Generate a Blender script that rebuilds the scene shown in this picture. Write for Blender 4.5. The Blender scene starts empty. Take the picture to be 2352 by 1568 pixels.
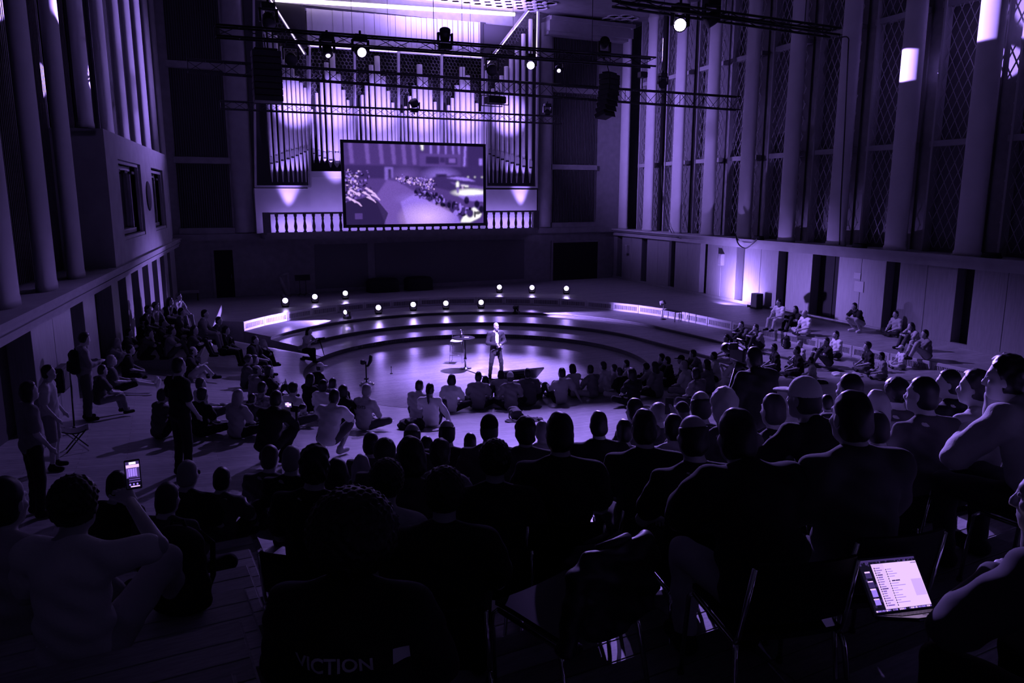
import bpy, math, random
import numpy as np
from mathutils import Vector, Matrix, Euler
random.seed(7)
rng = np.random.default_rng(7)
SC = bpy.context.scene
COL = SC.collection
R = math.radians
# ------------------------------------------------------------------ camera, world, exposure
F, PITCH, CAMZ = 1750.0, R(10.7), 5.7
cam_data = bpy.data.cameras.new('camera')
cam_data.sensor_width = 36.0
cam_data.lens = F * 36.0 / 2352.0
cam_data.clip_start, cam_data.clip_end = 0.05, 300
cam = bpy.data.objects.new('camera', cam_data)
COL.objects.link(cam)
cam.location = (0, 0, CAMZ)
cam.rotation_euler = (R(90) - PITCH, 0, 0)
SC.camera = cam
SC.view_settings.view_transform = 'Standard'
SC.view_settings.look = 'None'
SC.view_settings.exposure = 0.0
SC.view_settings.gamma = 1.0
SC.view_settings.use_curve_mapping = False
SC.cycles.max_bounces = 5
SC.cycles.diffuse_bounces = 3
SC.cycles.glossy_bounces = 3
SC.cycles.sample_clamp_indirect = 4.0
SC.cycles.caustics_reflective = False
SC.cycles.caustics_refractive = False
PURPLE = (0.375, 0.235, 1.0)
world = bpy.data.worlds.new('world')
SC.world = world
world.use_nodes = True
world.node_tree.nodes['Background'].inputs[0].default_value = (0.42, 0.34, 1.0, 1)
world.node_tree.nodes['Background'].inputs[1].default_value = 0.019

def aim(o, target):
    d = Vector(target) - Vector(o.location)
    o.rotation_euler = d.to_track_quat('-Z', 'Y').to_euler()

def light(kind, name, loc, target, power, size=0.15, angle=40, blend=0.5, color=PURPLE, size_y=None):
    l = bpy.data.lights.new(name, kind)
    l.energy, l.color = power, color
    if kind == 'SPOT':
        l.spot_size, l.spot_blend, l.shadow_soft_size = R(angle), blend, size
    elif kind == 'POINT':
        l.shadow_soft_size = size
    elif kind == 'AREA':
        l.size = size
        if size_y:
            l.shape, l.size_y = 'RECTANGLE', size_y
    o = bpy.data.objects.new(name, l)
    COL.objects.link(o)
    o.location = loc
    if target is not None:
        aim(o, target)
    return o

# ------------------------------------------------------------------ room frames (metres, stage floor is z = 0)
FWD = np.array([0, math.cos(PITCH), -math.sin(PITCH)])
UPV = np.array([0, math.sin(PITCH), math.cos(PITCH)])
RGT = np.array([1.0, 0, 0])
EYE = np.array([0, 0, CAMZ])
def sight(px, py):                                  # direction of a sight line of the photograph
    return FWD + RGT * (px - 1176) / F + UPV * (784 - py) / F
def at(px, py, z):                                  # where that sight line meets the level z
    r = sight(px, py)
    return EYE + r * ((z - CAMZ) / r[2])
def at_depth(px, py, y):
    r = sight(px, py)
    return EYE + r * (y / r[1])
class Frame:                                        # a wall: x runs along it, +y out of the room, z up
    def __init__(self, origin, along):
        self.o = np.array([origin[0], origin[1], 0.0])
        a = np.array([along[0], along[1], 0.0])
        self.x = a / np.linalg.norm(a)
        self.y = np.array([-self.x[1], self.x[0], 0.0])
        self.rz = math.atan2(self.x[1], self.x[0])
    def w(self, s, y, z):
        return self.o + self.x * s + self.y * y + np.array([0, 0, z])
    def on(self, px, py, off=0.0):                  # (s, z) where a sight line meets the plane y = off
        r = sight(px, py)
        p0 = self.o + self.y * off
        t = np.dot(p0 - EYE, self.y) / np.dot(r, self.y)
        p = EYE + r * t
        return float(np.dot(p - self.o, self.x)), float(p[2])
BACK = Frame((-15.95, 36.97), (0.9052, 0.4250))
RIGHT = Frame((6.59, 46.97), (0.354, -0.935))
LEFT = Frame((-3.63, -1.79), (-0.303, 0.953))
AX = np.array([-0.46, 0.888]); AX = AX / np.linalg.norm(AX)      # hall axis, towards the organ
EX = np.array([AX[1], -AX[0]])                                     # across the hall, to the right
PIT = np.array([-1.12, 25.23])
RINGS = [((-1.12, 25.23), 5.75), ((-1.13, 26.2), 6.95), ((-1.15, 27.2), 8.35), ((-1.16, 28.13), 9.87)]
LEVELS = [0.0, 0.16, 0.30, 0.42, 0.80]
T0, TD, TZ, TR = 14.2, 0.85, 1.57, 0.27             # first tier, tier depth, first level, rise
NT = 11
CH_P, CH_S = np.array([-3.28, 19.4]), 0.36           # the pit is cut straight along the audience side
CH_N = np.array([-CH_S, 1.0]) / math.hypot(CH_S, 1.0)
def in_pit(x, y):
    return math.hypot(x - PIT[0], y - PIT[1]) < 5.75 and (np.array([x, y]) - CH_P) @ CH_N > 0
def rim_r(a):                                       # distance of the pit edge from its centre, world angle a
    d = np.array([math.cos(a), math.sin(a)])
    q = d @ CH_N
    return min(5.75, ((CH_P - PIT) @ CH_N) / q) if q < -1e-6 else 5.75
def left_edge(w):                                   # where the raised left seating block begins
    return -9.6 - 0.15 * (w - 15.6)
def sstep(a, b, x):
    t = min(1, max(0, (x - a) / (b - a)))
    return t * t * (3 - 2 * t)
def polar(x, y):
    d = np.array([x, y]) - PIT
    return float(d @ EX), float(-(d @ AX)), math.degrees(math.atan2(d @ EX, d @ AX)), float(np.hypot(*d))
def rake(x, y):
    lat, w, phi, r = polar(x, y)
    re = math.hypot(w, lat * (1.0 if lat < 0 else 0.3))
    k = 1 - 0.35 * sstep(3, 10, lat)
    if phi < 0: k *= 0.74 + 0.26 * sstep(50, 88, -phi)
    z = 0.155 + k * (0.17 * min(max(re - 5.75, 0), 6) + 0.10 * max(re - 11.75, 0))
    g = sstep(75, 90, phi) if phi > 0 else sstep(45, 50, -phi)
    return z - 1.2 * (1 - g)
def rho(i, x, y):
    c, r = RINGS[i]
    d = np.array([x - c[0], y - c[1]])
    if d @ AX < 0 and d @ EX > 0:
        return float(d @ EX) - r
    return float(np.hypot(*d)) - r
def floor_z(x, y):
    lat, w, phi, r = polar(x, y)
    if in_pit(x, y):
        return 0.0
    z = 0.16
    if -50.6 < phi:
        for i in range(4):
            c = RINGS[i][0]
            d = np.array([x - c[0], y - c[1]])
            ph = math.degrees(math.atan2(d @ EX, d @ AX))
            if rho(i, x, y) > 0 and (ph > -50.6) and not (i == 0 and phi > 90) and (d @ EX > 0 or d @ AX > 0):
                z = LEVELS[i + 1]
    z = max(z, rake(x, y))
    if w >= T0:
        z = max(z, TZ + TR * min(NT - 1, int((w - T0) / TD)) + (0.5 if w >= T0 + TD and lat < left_edge(w) else 0))
    d = np.array([x, y]) - LEFT.o[:2]
    if 24 < d @ LEFT.x[:2] < 35.5 and -2.0 < d @ LEFT.y[:2]:
        z = max(z, 1.15)
    return z
def spot_on_floor(px, py, h):                       # where a sight line is h above the floor, coming from the eye
    r = sight(px, py)
    prev = None
    t = 1.2
    while t < 60:
        p = EYE + r * t
        if p[2] - floor_z(p[0], p[1]) < h:
            break
        t += 0.02
    p = EYE + r * t
    return float(p[0]), float(p[1]), floor_z(p[0], p[1])

# ------------------------------------------------------------------ lights of the hall
def B(s, y, z): return tuple(BACK.w(s, y, z))
def RW(s, y, z): return tuple(RIGHT.w(s, y, z))
def LW(s, y, z): return tuple(LEFT.w(s, y, z))
SPEAKER = at(1139, 866, 0.0)
LIGHTS = {}
for s_, t_ in ((5.0, 5.3), (7.6, 7.6), (10.0, 10.0), (12.4, 12.4), (14.8, 14.8), (18.0, 17.5)):       # uplights on the organ balcony
    light('SPOT', 'organ_uplight', B(s_, -1.15, 4.35), B(t_, 0.25, 10.6), 4500 if 7 < s_ < 16 else 1300, 0.10, 38, 0.8)
for s_, t_ in ((5.6, 5.6), (7.9, 7.6), (10.2, 10.0), (12.4, 12.4), (14.6, 14.8), (17.0, 17.2)):        # added front spots near the farthest truss, brightening the pipes
    light('SPOT', 'organ_wash', B(s_, -5.2, 9.0), B(t_, 0.0, 10.3), 4200, 0.10, 30, 1.0)
light('AREA', 'organ_case_light', B(11.5, -1.15, 4.15), B(11.5, 0.1, 5.1), 170, 14.5, size_y=0.15)  # added area light to brighten the case below the pipes
light('AREA', 'ceiling_cove_light', B(14, -2.0, 14.6), B(14, -1.4, 15.7), 900, 6, size_y=1.5)
t2 = at_depth(1137, 165, 28.7); t1 = at_depth(828, 118, 21.5); t0 = at_depth(1562, 57, 18.0); t2r = at_depth(1219, 150, 28.7)
light('SPOT', 'stage_pool_light', tuple(t2 + np.array([1.5, -0.6, -0.5])), tuple(SPEAKER + np.array([-0.3, 0.7, 0])), 36000, 0.08, 40, 1.0)
light('SPOT', 'speaker_face_light', tuple(t0 + np.array([-2.5, -0.2, -0.5])), tuple(SPEAKER + np.array([0, 0, 1.2])), 34000, 0.08, 8, 0.6)
light('SPOT', 'audience_wash', tuple(t2r + np.array([0, -0.6, -0.5])), (0.9, 14.0, 1.0), 18000, 0.10, 38, 0.9)
light('SPOT', 'audience_wash_left', tuple(t1 + np.array([1.0, 6.5, -0.5])), (-5.5, 17.5, 1.0), 4200, 0.10, 54, 0.9)
light('SPOT', 'terrace_wash', tuple(at_depth(1300, 175, 28.7)), (10.6, 25.0, 0.8), 9000, 0.10, 40, 0.9)
light('SPOT', 'seats_wash_right', tuple(at_depth(1310, 175, 28.7)), (4.2, 6.8, 3.6), 60000, 0.10, 22, 1.0)
light('SPOT', 'step_graze_left', tuple(at(775, 719, 0.70)), tuple(at(590, 744, 0.60)), 4000, 0.05, 70, 0.7)
light('SPOT', 'step_graze_right', tuple(at(1215, 705, 0.70)), tuple(at(1450, 714, 0.64)), 6500, 0.05, 50, 0.9)
for px_, py_, an_, k_ in ((2076, 150, 3.3, 20.44), (2238, 20, 5.5, 23.36)):
    s_, z_ = RIGHT.on(px_, py_, 0.1)
    light('SPOT', 'column_patch', B(15, -2.5, 12.0), tuple(RIGHT.w(k_ - 0.35, 0.06, z_)), 260000, 0.03, an_, 0.2)
for px_, py_, k_ in ((206, 185, 24.4), (140, 35, 21.5)):
    s_, z_ = LEFT.on(px_, py_, 0.5)
    light('SPOT', 'column_patch', B(8, -2.5, 12.0), tuple(LEFT.w(k_ + 0.44, 0.48, z_)), 160000, 0.03, 2.7, 0.3)
light('SPOT', 'right_columns_wash', B(15, -3.5, 9.5), tuple(RIGHT.w(4, 0.3, 9)), 5000, 0.2, 85, 0.9)  # added spot standing in for organ light bounced onto the right columns
light('SPOT', 'left_columns_wash', B(8, -3.5, 9.5), tuple(LEFT.w(33, 0.3, 11)), 6000, 0.2, 70, 0.9)  # added likewise, in place of organ bounce on the left columns
UP_S = RIGHT.on(1744, 703, -0.35)[0] - 0.55
light('SPOT', 'wall_uplight_beam', tuple(RIGHT.w(UP_S - 1.0, -1.5, 1.15)), tuple(RIGHT.w(UP_S - 1.4, 0.1, 1.9)), 1700, 0.05, 140, 1.0)


# ------------------------------------------------------------------ materials
MATS = {}
def mat(name, base=0.5, rough=0.6, metal=0.0, emit=None, strength=0.0, tint=None, spec=0.5, noise=0.0, nscale=8.0, bump=0.0, bscale=40.0, planks=None, stretch=None):
    if name in MATS:
        return MATS[name]
    m = bpy.data.materials.new(name)
    m.use_nodes = True
    nt = m.node_tree
    b = nt.nodes['Principled BSDF']
    c = tint if tint else (base, base, base)
    b.inputs['Base Color'].default_value = (*c, 1)
    b.inputs['Roughness'].default_value = rough
    b.inputs['Metallic'].default_value = metal
    b.inputs['Specular IOR Level'].default_value = spec
    if emit:
        b.inputs['Emission Color'].default_value = (*emit, 1)
        b.inputs['Emission Strength'].default_value = strength
    tc = None
    if noise or bump or planks:
        tc = nt.nodes.new('ShaderNodeTexCoord')
        mp = nt.nodes.new('ShaderNodeMapping')
        nt.links.new(tc.outputs['Object'], mp.inputs['Vector'])
        if stretch:
            mp.inputs['Scale'].default_value = stretch
        vec = mp.outputs['Vector']
    if noise:
        n = nt.nodes.new('ShaderNodeTexNoise')
        n.inputs['Scale'].default_value = nscale
        n.inputs['Detail'].default_value = 4
        nt.links.new(vec, n.inputs['Vector'])
        mr = nt.nodes.new('ShaderNodeMapRange')
        mr.inputs['From Min'].default_value, mr.inputs['From Max'].default_value = 0.3, 0.7
        mr.inputs['To Min'].default_value, mr.inputs['To Max'].default_value = 1 - noise, 1 + noise
        nt.links.new(n.outputs['Fac'], mr.inputs['Value'])
        mx = nt.nodes.new('ShaderNodeVectorMath'); mx.operation = 'SCALE'
        mx.inputs[0].default_value = c
        nt.links.new(mr.outputs['Result'], mx.inputs['Scale'])
        out = mx.outputs['Vector']
        if planks:
            rot, lng, wid = planks
            mp2 = nt.nodes.new('ShaderNodeMapping')
            mp2.inputs['Rotation'].default_value = (0, 0, rot)
            nt.links.new(tc.outputs['Object'], mp2.inputs['Vector'])
            bt = nt.nodes.new('ShaderNodeTexBrick')
            bt.inputs['Color1'].default_value = (0.78, 0.78, 0.78, 1)
            bt.inputs['Color2'].default_value = (1.08, 1.08, 1.08, 1)
            bt.inputs['Mortar'].default_value = (0.35, 0.35, 0.35, 1)
            bt.inputs['Scale'].default_value = 1.0
            bt.inputs['Brick Width'].default_value = lng
            bt.inputs['Row Height'].default_value = wid
            bt.inputs['Mortar Size'].default_value = 0.004
            nt.links.new(mp2.outputs['Vector'], bt.inputs['Vector'])
            mm = nt.nodes.new('ShaderNodeVectorMath'); mm.operation = 'MULTIPLY'
            nt.links.new(out, mm.inputs[0]); nt.links.new(bt.outputs['Color'], mm.inputs[1])
            out = mm.outputs['Vector']
        nt.links.new(out, b.inputs['Base Color'])
    if bump:
        n2 = nt.nodes.new('ShaderNodeTexNoise')
        n2.inputs['Scale'].default_value = bscale
        n2.inputs['Detail'].default_value = 3
        nt.links.new(vec, n2.inputs['Vector'])
        bp = nt.nodes.new('ShaderNodeBump')
        bp.inputs['Strength'].default_value = bump
        bp.inputs['Distance'].default_value = 0.02
        nt.links.new(n2.outputs['Fac'], bp.inputs['Height'])
        nt.links.new(bp.outputs['Normal'], b.inputs['Normal'])
    MATS[name] = m
    return m
def paint_mat(name, strength):                      # a lit picture: its dots are a colour attribute
    m = bpy.data.materials.new(name)
    m.use_nodes = True
    nt = m.node_tree
    b = nt.nodes['Principled BSDF']
    b.inputs['Base Color'].default_value = (0.01, 0.01, 0.01, 1)
    b.inputs['Roughness'].default_value = 0.5
    a = nt.nodes.new('ShaderNodeVertexColor'); a.layer_name = 'dots'
    nt.links.new(a.outputs['Color'], b.inputs['Emission Color'])
    b.inputs['Emission Strength'].default_value = strength
    return m

# ------------------------------------------------------------------ mesh helpers
def set_mesh(me, V, quads=None, tris=None, smooth=False, loops=None):
    V = np.asarray(V, dtype=np.float32)
    me.vertices.add(len(V)); me.vertices.foreach_set('co', V.ravel())
    idx, starts, totals = [], [], []
    n = 0
    for arr, k in ((quads, 4), (tris, 3)):
        if arr is not None and len(arr):
            arr = np.asarray(arr, dtype=np.int32)
            idx.append(arr.ravel()); starts.append(n + np.arange(len(arr)) * k); totals.append(np.full(len(arr), k)); n += arr.size
    me.loops.add(n); me.loops.foreach_set('vertex_index', np.concatenate(idx).astype(np.int32))
    st = np.concatenate(starts).astype(np.int32)
    me.polygons.add(len(st)); me.polygons.foreach_set('loop_start', st)
    me.polygons.foreach_set('loop_total', np.concatenate(totals).astype(np.int32))
    if smooth:
        me.polygons.foreach_set('use_smooth', np.ones(len(st), dtype=bool))
    me.update(calc_edges=True); me.validate()
class MB:
    def __init__(self):
        self.v, self.f, self.m, self.sm = [], [], [], []
    def add(self, verts, faces, smooth=False, mi=0):
        o = len(self.v)
        self.v += [tuple(map(float, p)) for p in verts]
        self.f += [tuple(i + o for i in f) for f in faces]
        self.m += [mi] * len(faces); self.sm += [smooth] * len(faces)
        return self
    def box(self, c, s, rot=None, mi=0, taper=None):
        hx, hy, hz = s[0] / 2, s[1] / 2, s[2] / 2
        P = [Vector((x * hx * (taper if taper and z > 0 else 1), y * hy * (taper if taper and z > 0 else 1), z * hz)) for z in (-1, 1) for y in (-1, 1) for x in (-1, 1)]
        if rot is not None:
            M = rot if isinstance(rot, Matrix) else Euler(rot).to_matrix()
            P = [M @ p for p in P]
        c = Vector(c)
        return self.add([p + c for p in P], [(0, 2, 3, 1), (4, 5, 7, 6), (0, 1, 5, 4), (2, 6, 7, 3), (0, 4, 6, 2), (1, 3, 7, 5)], mi=mi)
    def rbox(self, c, s, r=0.01, rot=None, mi=0):    # box with chamfered edges
        hx, hy, hz = s[0] / 2, s[1] / 2, s[2] / 2
        r = min(r, hx * .9, hy * .9, hz * .9)
        M = (rot if isinstance(rot, Matrix) else Euler(rot).to_matrix()) if rot is not None else Matrix.Identity(3)
        V, idx = [], {}
        for sx in (-1, 1):
            for sy in (-1, 1):
                for sz in (-1, 1):
                    for a in range(3):
                        p = [sx * (hx - r), sy * (hy - r), sz * (hz - r)]
                        p[a] = (sx * hx, sy * hy, sz * hz)[a]
                        idx[sx, sy, sz, a] = len(V); V.append(M @ Vector(p) + Vector(c))
        Fc = []
        for a in range(3):
            b, d = (a + 1) % 3, (a + 2) % 3
            for s1 in (-1, 1):
                q = []
                for u, w in ((-1, -1), (1, -1), (1, 1), (-1, 1)):
                    k = [0, 0, 0]; k[a] = s1; k[b] = u; k[d] = w
                    q.append(idx[(*k, a)])
                Fc.append(tuple(q if s1 > 0 else q[::-1]))
            for s1 in (-1, 1):
                for s2 in (-1, 1):               # edge running along axis a
                    k0 = [0, 0, 0]; k0[b] = s1; k0[d] = s2; k1 = list(k0); k0[a] = -1; k1[a] = 1
                    q = [idx[(*k0, b)], idx[(*k1, b)], idx[(*k1, d)], idx[(*k0, d)]]
                    Fc.append(tuple(q if s1 * s2 < 0 else q[::-1]))
        for sx in (-1, 1):
            for sy in (-1, 1):
                for sz in (-1, 1):
                    t = [idx[sx, sy, sz, a] for a in range(3)]
                    Fc.append(tuple(t if sx * sy * sz > 0 else t[::-1]))
        return self.add(V, Fc, mi=mi)
    def tube(self, pts, rad, n=8, mi=0, caps=True, smooth=True):
        pts = [Vector(p) for p in pts]
        rad = rad if hasattr(rad, '__len__') else [rad] * len(pts)
        V, Fc = [], []
        prev = None
        for i, p in enumerate(pts):
            d = (pts[min(i + 1, len(pts) - 1)] - pts[max(i - 1, 0)]).normalized()
            if prev is None:
                u = d.orthogonal().normalized()
            else:
                u = (prev - d * prev.dot(d))
                u = u.normalized() if u.length > 1e-6 else d.orthogonal().normalized()
            prev = u
            w = d.cross(u)
            for k in range(n):
                a = 2 * math.pi * k / n
                V.append(p + (u * math.cos(a) + w * math.sin(a)) * rad[i])
        for i in range(len(pts) - 1):
            for k in range(n):
                k2 = (k + 1) % n
                Fc.append((i * n + k, i * n + k2, (i + 1) * n + k2, (i + 1) * n + k))
        if caps:
            Fc.append(tuple(range(n))[::-1]); Fc.append(tuple((len(pts) - 1) * n + k for k in range(n)))
        return self.add(V, Fc, smooth, mi)
    def lathe(self, prof, n=16, c=(0, 0, 0), mi=0, smooth=True, rot=None):   # prof: (radius, z)
        V, Fc = [], []
        for r, z in prof:
            for k in range(n):
                a = 2 * math.pi * k / n
                V.append(Vector((r * math.cos(a), r * math.sin(a), z)))
        for i in range(len(prof) - 1):
            for k in range(n):
                k2 = (k + 1) % n
                Fc.append((i * n + k, i * n + k2, (i + 1) * n + k2, (i + 1) * n + k))
        Fc.append(tuple(range(n))[::-1]); Fc.append(tuple((len(prof) - 1) * n + k for k in range(n)))
        if rot is not None:
            M = Euler(rot).to_matrix(); V = [M @ p for p in V]
        c = Vector(c)
        return self.add([p + c for p in V], Fc, smooth, mi)
    def grid(self, rows, mi=0, smooth=False, flip=False):
        n = len(rows[0]); V = [p for r in rows for p in r]
        Fc = []
        for i in range(len(rows) - 1):
            for k in range(n - 1):
                q = (i * n + k, i * n + k + 1, (i + 1) * n + k + 1, (i + 1) * n + k)
                Fc.append(q[::-1] if flip else q)
        return self.add(V, Fc, smooth, mi)
    def prism(self, poly, y0, y1, mi=0):             # polygon in x, z pulled from y0 to y1
        n = len(poly)
        V = [(x, y0, z) for x, z in poly] + [(x, y1, z) for x, z in poly]
        Fc = [tuple(range(n)), tuple(range(2 * n - 1, n - 1, -1))] + [((i + 1) % n, i, n + i, n + (i + 1) % n) for i in range(n)]
        return self.add(V, Fc, mi=mi)
    def mesh(self, name):
        me = bpy.data.meshes.new(name)
        me.from_pydata(self.v, [], self.f)
        me.polygons.foreach_set('use_smooth', self.sm)
        me.polygons.foreach_set('material_index', self.m)
        me.update()
        return me
    def build(self, name, mats, parent=None, loc=None, rz=None):
        me = self.mesh(name)
        for m in (mats if isinstance(mats, (list, tuple)) else [mats]):
            me.materials.append(m)
        return put(name, me, parent, loc, rz)
def put(name, me, parent=None, loc=None, rz=None, material=None):
    o = bpy.data.objects.new(name, me)
    COL.objects.link(o)
    if parent is not None:
        o.parent = parent
    if loc is not None:
        o.location = loc
    if rz is not None:
        o.rotation_euler = (0, 0, rz) if not hasattr(rz, '__len__') else rz
    if material is not None:
        if not me.materials:
            me.materials.append(material)
        o.material_slots[0].link = 'OBJECT'
        o.material_slots[0].material = material
    return o
def tag(o, label=None, cat=None, group=None, kind=None):
    if label: o['label'] = label
    if cat: o['category'] = cat
    if group: o['group'] = group
    if kind: o['kind'] = kind
    return o
def thing(name, label, cat, loc=(0, 0, 0), rz=0, group=None):
    o = bpy.data.objects.new(name, None)
    o.empty_display_size = 0.1
    COL.objects.link(o)
    o.location = tuple(map(float, loc)); o.rotation_euler = (0, 0, rz) if not hasattr(rz, '__len__') else rz
    return tag(o, label, cat, group)
def copy_tree(o, parent=None):
    c = o.copy(); COL.objects.link(c)
    if parent is not None: c.parent = parent
    for ch in o.children: copy_tree(ch, c)
    return c

M_WALL = mat('plaster', 0.30, 0.8, noise=0.10, nscale=2.0)
M_WALLD = mat('dark_plaster', 0.22, 0.85, noise=0.12, nscale=3.0)
M_COLUMN = mat('column_plaster', 0.42, 0.7, noise=0.06, nscale=1.5)
M_SLOT = mat('dark_recess', 0.03, 0.9)
M_GRILLE = mat('dark_grille', 0.05, 0.7)
M_PANEL = mat('wall_veneer', 0.22, 0.45, noise=0.12, nscale=3, stretch=(8, 8, 0.7))
M_FLOOR = mat('stage_parquet', 0.30, 0.30, noise=0.18, nscale=14, planks=(R(-25), 1.1, 0.11), bump=0.10, bscale=26, stretch=(0.6, 1, 1))
M_RAKE = mat('hall_parquet', 0.30, 0.38, noise=0.15, nscale=10, planks=(R(-25), 1.4, 0.14), bump=0.10, bscale=22, stretch=(0.6, 1, 1))
M_TIER = mat('tier_boards', 0.30, 0.5, noise=0.2, nscale=9, stretch=(1, 6, 6))
M_RISER = mat('step_riser_wood', 0.10, 0.6, noise=0.15, nscale=6)
M_CREAM = mat('cream_paint', 0.55, 0.5, noise=0.05, nscale=3)
M_BLACK = mat('black_metal', 0.012, 0.5)
M_CHROME = mat('chrome', 0.7, 0.18, metal=1.0)
M_PIPE = mat('pipe_metal', 0.80, 0.42, metal=0.0, noise=0.05, nscale=3, spec=0.8)
M_LENS = mat('lit_lens', 0.1, 0.3, emit=(0.62, 0.5, 1.0), strength=14)

# ================================================================== floor: pit, curved steps, raked parquet, seating tiers
def ring_line(i, extra=0.0):
    c, r = RINGS[i]
    c = np.array(c); r = r + extra
    P = [c + r * (math.cos(R(p)) * AX + math.sin(R(p)) * EX) for p in np.linspace(-50.6, 90, 60)]
    P += [c + r * EX - AX * t for t in np.linspace(0.5, 15, 30)]
    return P
disc = MB()
rim = [PIT + rim_r(a) * np.array([math.cos(a), math.sin(a)]) for a in np.linspace(0, 2 * math.pi, 180, endpoint=False)]
disc.add([(p[0], p[1], 0.0) for p in rim], [tuple(range(180))])
floor = disc.build('floor', M_FLOOR)
tag(floor, kind='structure')
mb = MB()
mb.grid([[(p[0], p[1], z) for p in rim + rim[:1]] for z in (0.0, 0.16)], smooth=True)
mb.build('pit_riser', M_RISER, floor)
for i in range(4):
    a = ring_line(i)
    b = ring_line(i + 1) if i < 3 else ring_line(3, 16)
    z = LEVELS[i + 1]
    MB().grid([[(p[0], p[1], z) for p in a], [(p[0], p[1], z) for p in b]]).build('step_tread', M_RAKE, floor)
    if i:
        MB().grid([[(p[0], p[1], h) for p in a] for h in (LEVELS[i], z - 0.03)], smooth=True).build('step_riser', M_RISER, floor)
        nose = [(p[0], p[1]) for p in a]
        inn = ring_line(i, -0.03)
        MB().grid([[(p[0], p[1], z - 0.03) for p in a], [(p[0], p[1], z - 0.03) for p in inn], [(p[0], p[1], z + 0.004) for p in inn], [(p[0], p[1], z + 0.004) for p in a]]).build('step_nosing', M_PANEL, floor)
for i in range(4):                                  # closing boards at the left end of the steps
    p, q = ring_line(i)[0], (ring_line(i + 1) if i < 3 else ring_line(3, 16))[0]
    MB().add([(p[0], p[1], -0.1), (q[0], q[1], -0.1), (q[0], q[1], LEVELS[i + 1]), (p[0], p[1], LEVELS[i + 1])], [(0, 1, 2, 3)]).build('step_end', M_RISER, floor)
rows = []
phis = np.concatenate([np.linspace(44, 64, 12), np.linspace(66, 260, 90), np.linspace(262, 285, 8)])
for ri in range(36):
    row = []
    for ph in phis:
        p = -ph
        dq = math.cos(R(p)) * AX + math.sin(R(p)) * EX
        r0 = rim_r(math.atan2(dq[1], dq[0]))
        r_ = r0 + (13 - r0) * ri / 23 if ri < 24 else 13 + (ri - 23) * 13 / 12
        q = PIT + r_ * (math.cos(R(p)) * AX + math.sin(R(p)) * EX)
        row.append((q[0], q[1], rake(q[0], q[1])))
    rows.append(row)
MB().grid(rows, smooth=True, flip=True).build('raked_floor', M_RAKE, floor)
# a thin pale strip runs along the straight pit edge on the audience side
CHD = np.array([CH_N[1], -CH_N[0]])
mb = MB()
rows = []
for t in np.linspace(-0.9, 7.6, 30):
    p = CH_P + CHD * t
    a, b = p + CH_N * 0.015, p - CH_N * 0.13
    rows.append([(a[0], a[1], 0.10), (a[0], a[1], 0.19), (b[0], b[1], 0.19), (b[0], b[1], 0.12)])
mb.grid(rows, flip=True); mb.build('pit_edge_strip', M_CREAM, floor)
TRZ = math.atan2(EX[1], EX[0])
def tier_w(lat, w):
    return PIT + EX * lat - AX * w
for k in range(NT):
    z = TZ + TR * k
    c = tier_w(-1.0, T0 + TD * (k + 0.5))
    MB().box((0, 0, -0.32), (38, TD, 0.6)).build('tier', M_TIER, floor, (c[0], c[1], z), TRZ)
    if k:
        e = left_edge(T0 + TD * (k + 0.5))
        c = tier_w((e - 19) / 2, T0 + TD * (k + 0.5))
        MB().box((0, 0, 0.23), (e + 19, TD, 0.5)).build('raised_tier', M_TIER, floor, (c[0], c[1], z), TRZ)
M_TIER2 = mat('tier_boards_pale', 0.40, 0.45, noise=0.2, nscale=9, stretch=(1, 6, 6))
M_TIER3 = mat('tier_boards_dark', 0.20, 0.5, noise=0.2, nscale=9, stretch=(1, 6, 6))
plank_me = MB().rbox((0, 0, 0), (2.396, TD / 5 - 0.006, 0.022), 0.003).mesh('plank')
rp = random.Random(5)
for k in range(1, NT):
    z = TZ + TR * k
    for j in range(5):
        w = T0 + TD * k + TD / 5 * (j + 0.5)
        e = left_edge(T0 + TD * (k + 0.5))
        for sgn, up in ((1, 0.0), (-1, 0.49)):
            x = e + sgn * 0.01
            for q in range(3 if sgn > 0 else 2):
                c = tier_w(x + sgn * 1.2, w)
                o = put('plank', plank_me, floor, (c[0], c[1], z - 0.009 + up), TRZ, material=rp.choice((M_TIER, M_TIER2, M_TIER3, M_TIER)))
                x += sgn * 2.4
mb = MB(); c = LEFT.w(29.75, -0.9, 0.85); mb.rbox((0, 0, 0), (11.5, 2.1, 0.6), 0.02)
mb.build('side_platform', M_TIER, floor, tuple(c), LEFT.rz)
# panels with slatted vents along the tall upper riser
M_RISEP = mat('riser_panel_paint', 0.5, 0.5, noise=0.06, nscale=5)
top = ring_line(3)
seg = [np.linalg.norm(top[i + 1] - top[i]) for i in range(len(top) - 1)]
cum = np.concatenate([[0], np.cumsum(seg)])
def along(pts, d):
    return np.array([np.interp(d, cum, [p[0] for p in pts]), np.interp(d, cum, [p[1] for p in pts])])
PW, PH = 1.42, LEVELS[4] - LEVELS[3]
n_pan = int(cum[-1] / PW)
pm = MB()
t_, gap = 0.075, 0.02
pm.rbox((0, 0, PH - 0.05), (PW - gap, 0.035, 0.10), 0.006)
pm.rbox((0, 0, 0.045), (PW - gap, 0.035, 0.09), 0.006)
for sx in (-1, 1):
    pm.rbox((sx * (PW / 2 - gap / 2 - 0.05), 0, PH / 2), (0.10, 0.034, PH - 0.19), 0.006)
pan_me = pm.mesh('riser_panel'); pan_me.materials.append(M_RISEP)
gm = MB()
gm.box((0, 0.012, PH / 2), (PW - 0.22, 0.008, PH - 0.18), mi=1)
for x in np.linspace(-PW / 2 + 0.15, PW / 2 - 0.15, 22):
    gm.box((x, 0, PH / 2), (0.022, 0.016, PH - 0.18))
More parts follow.
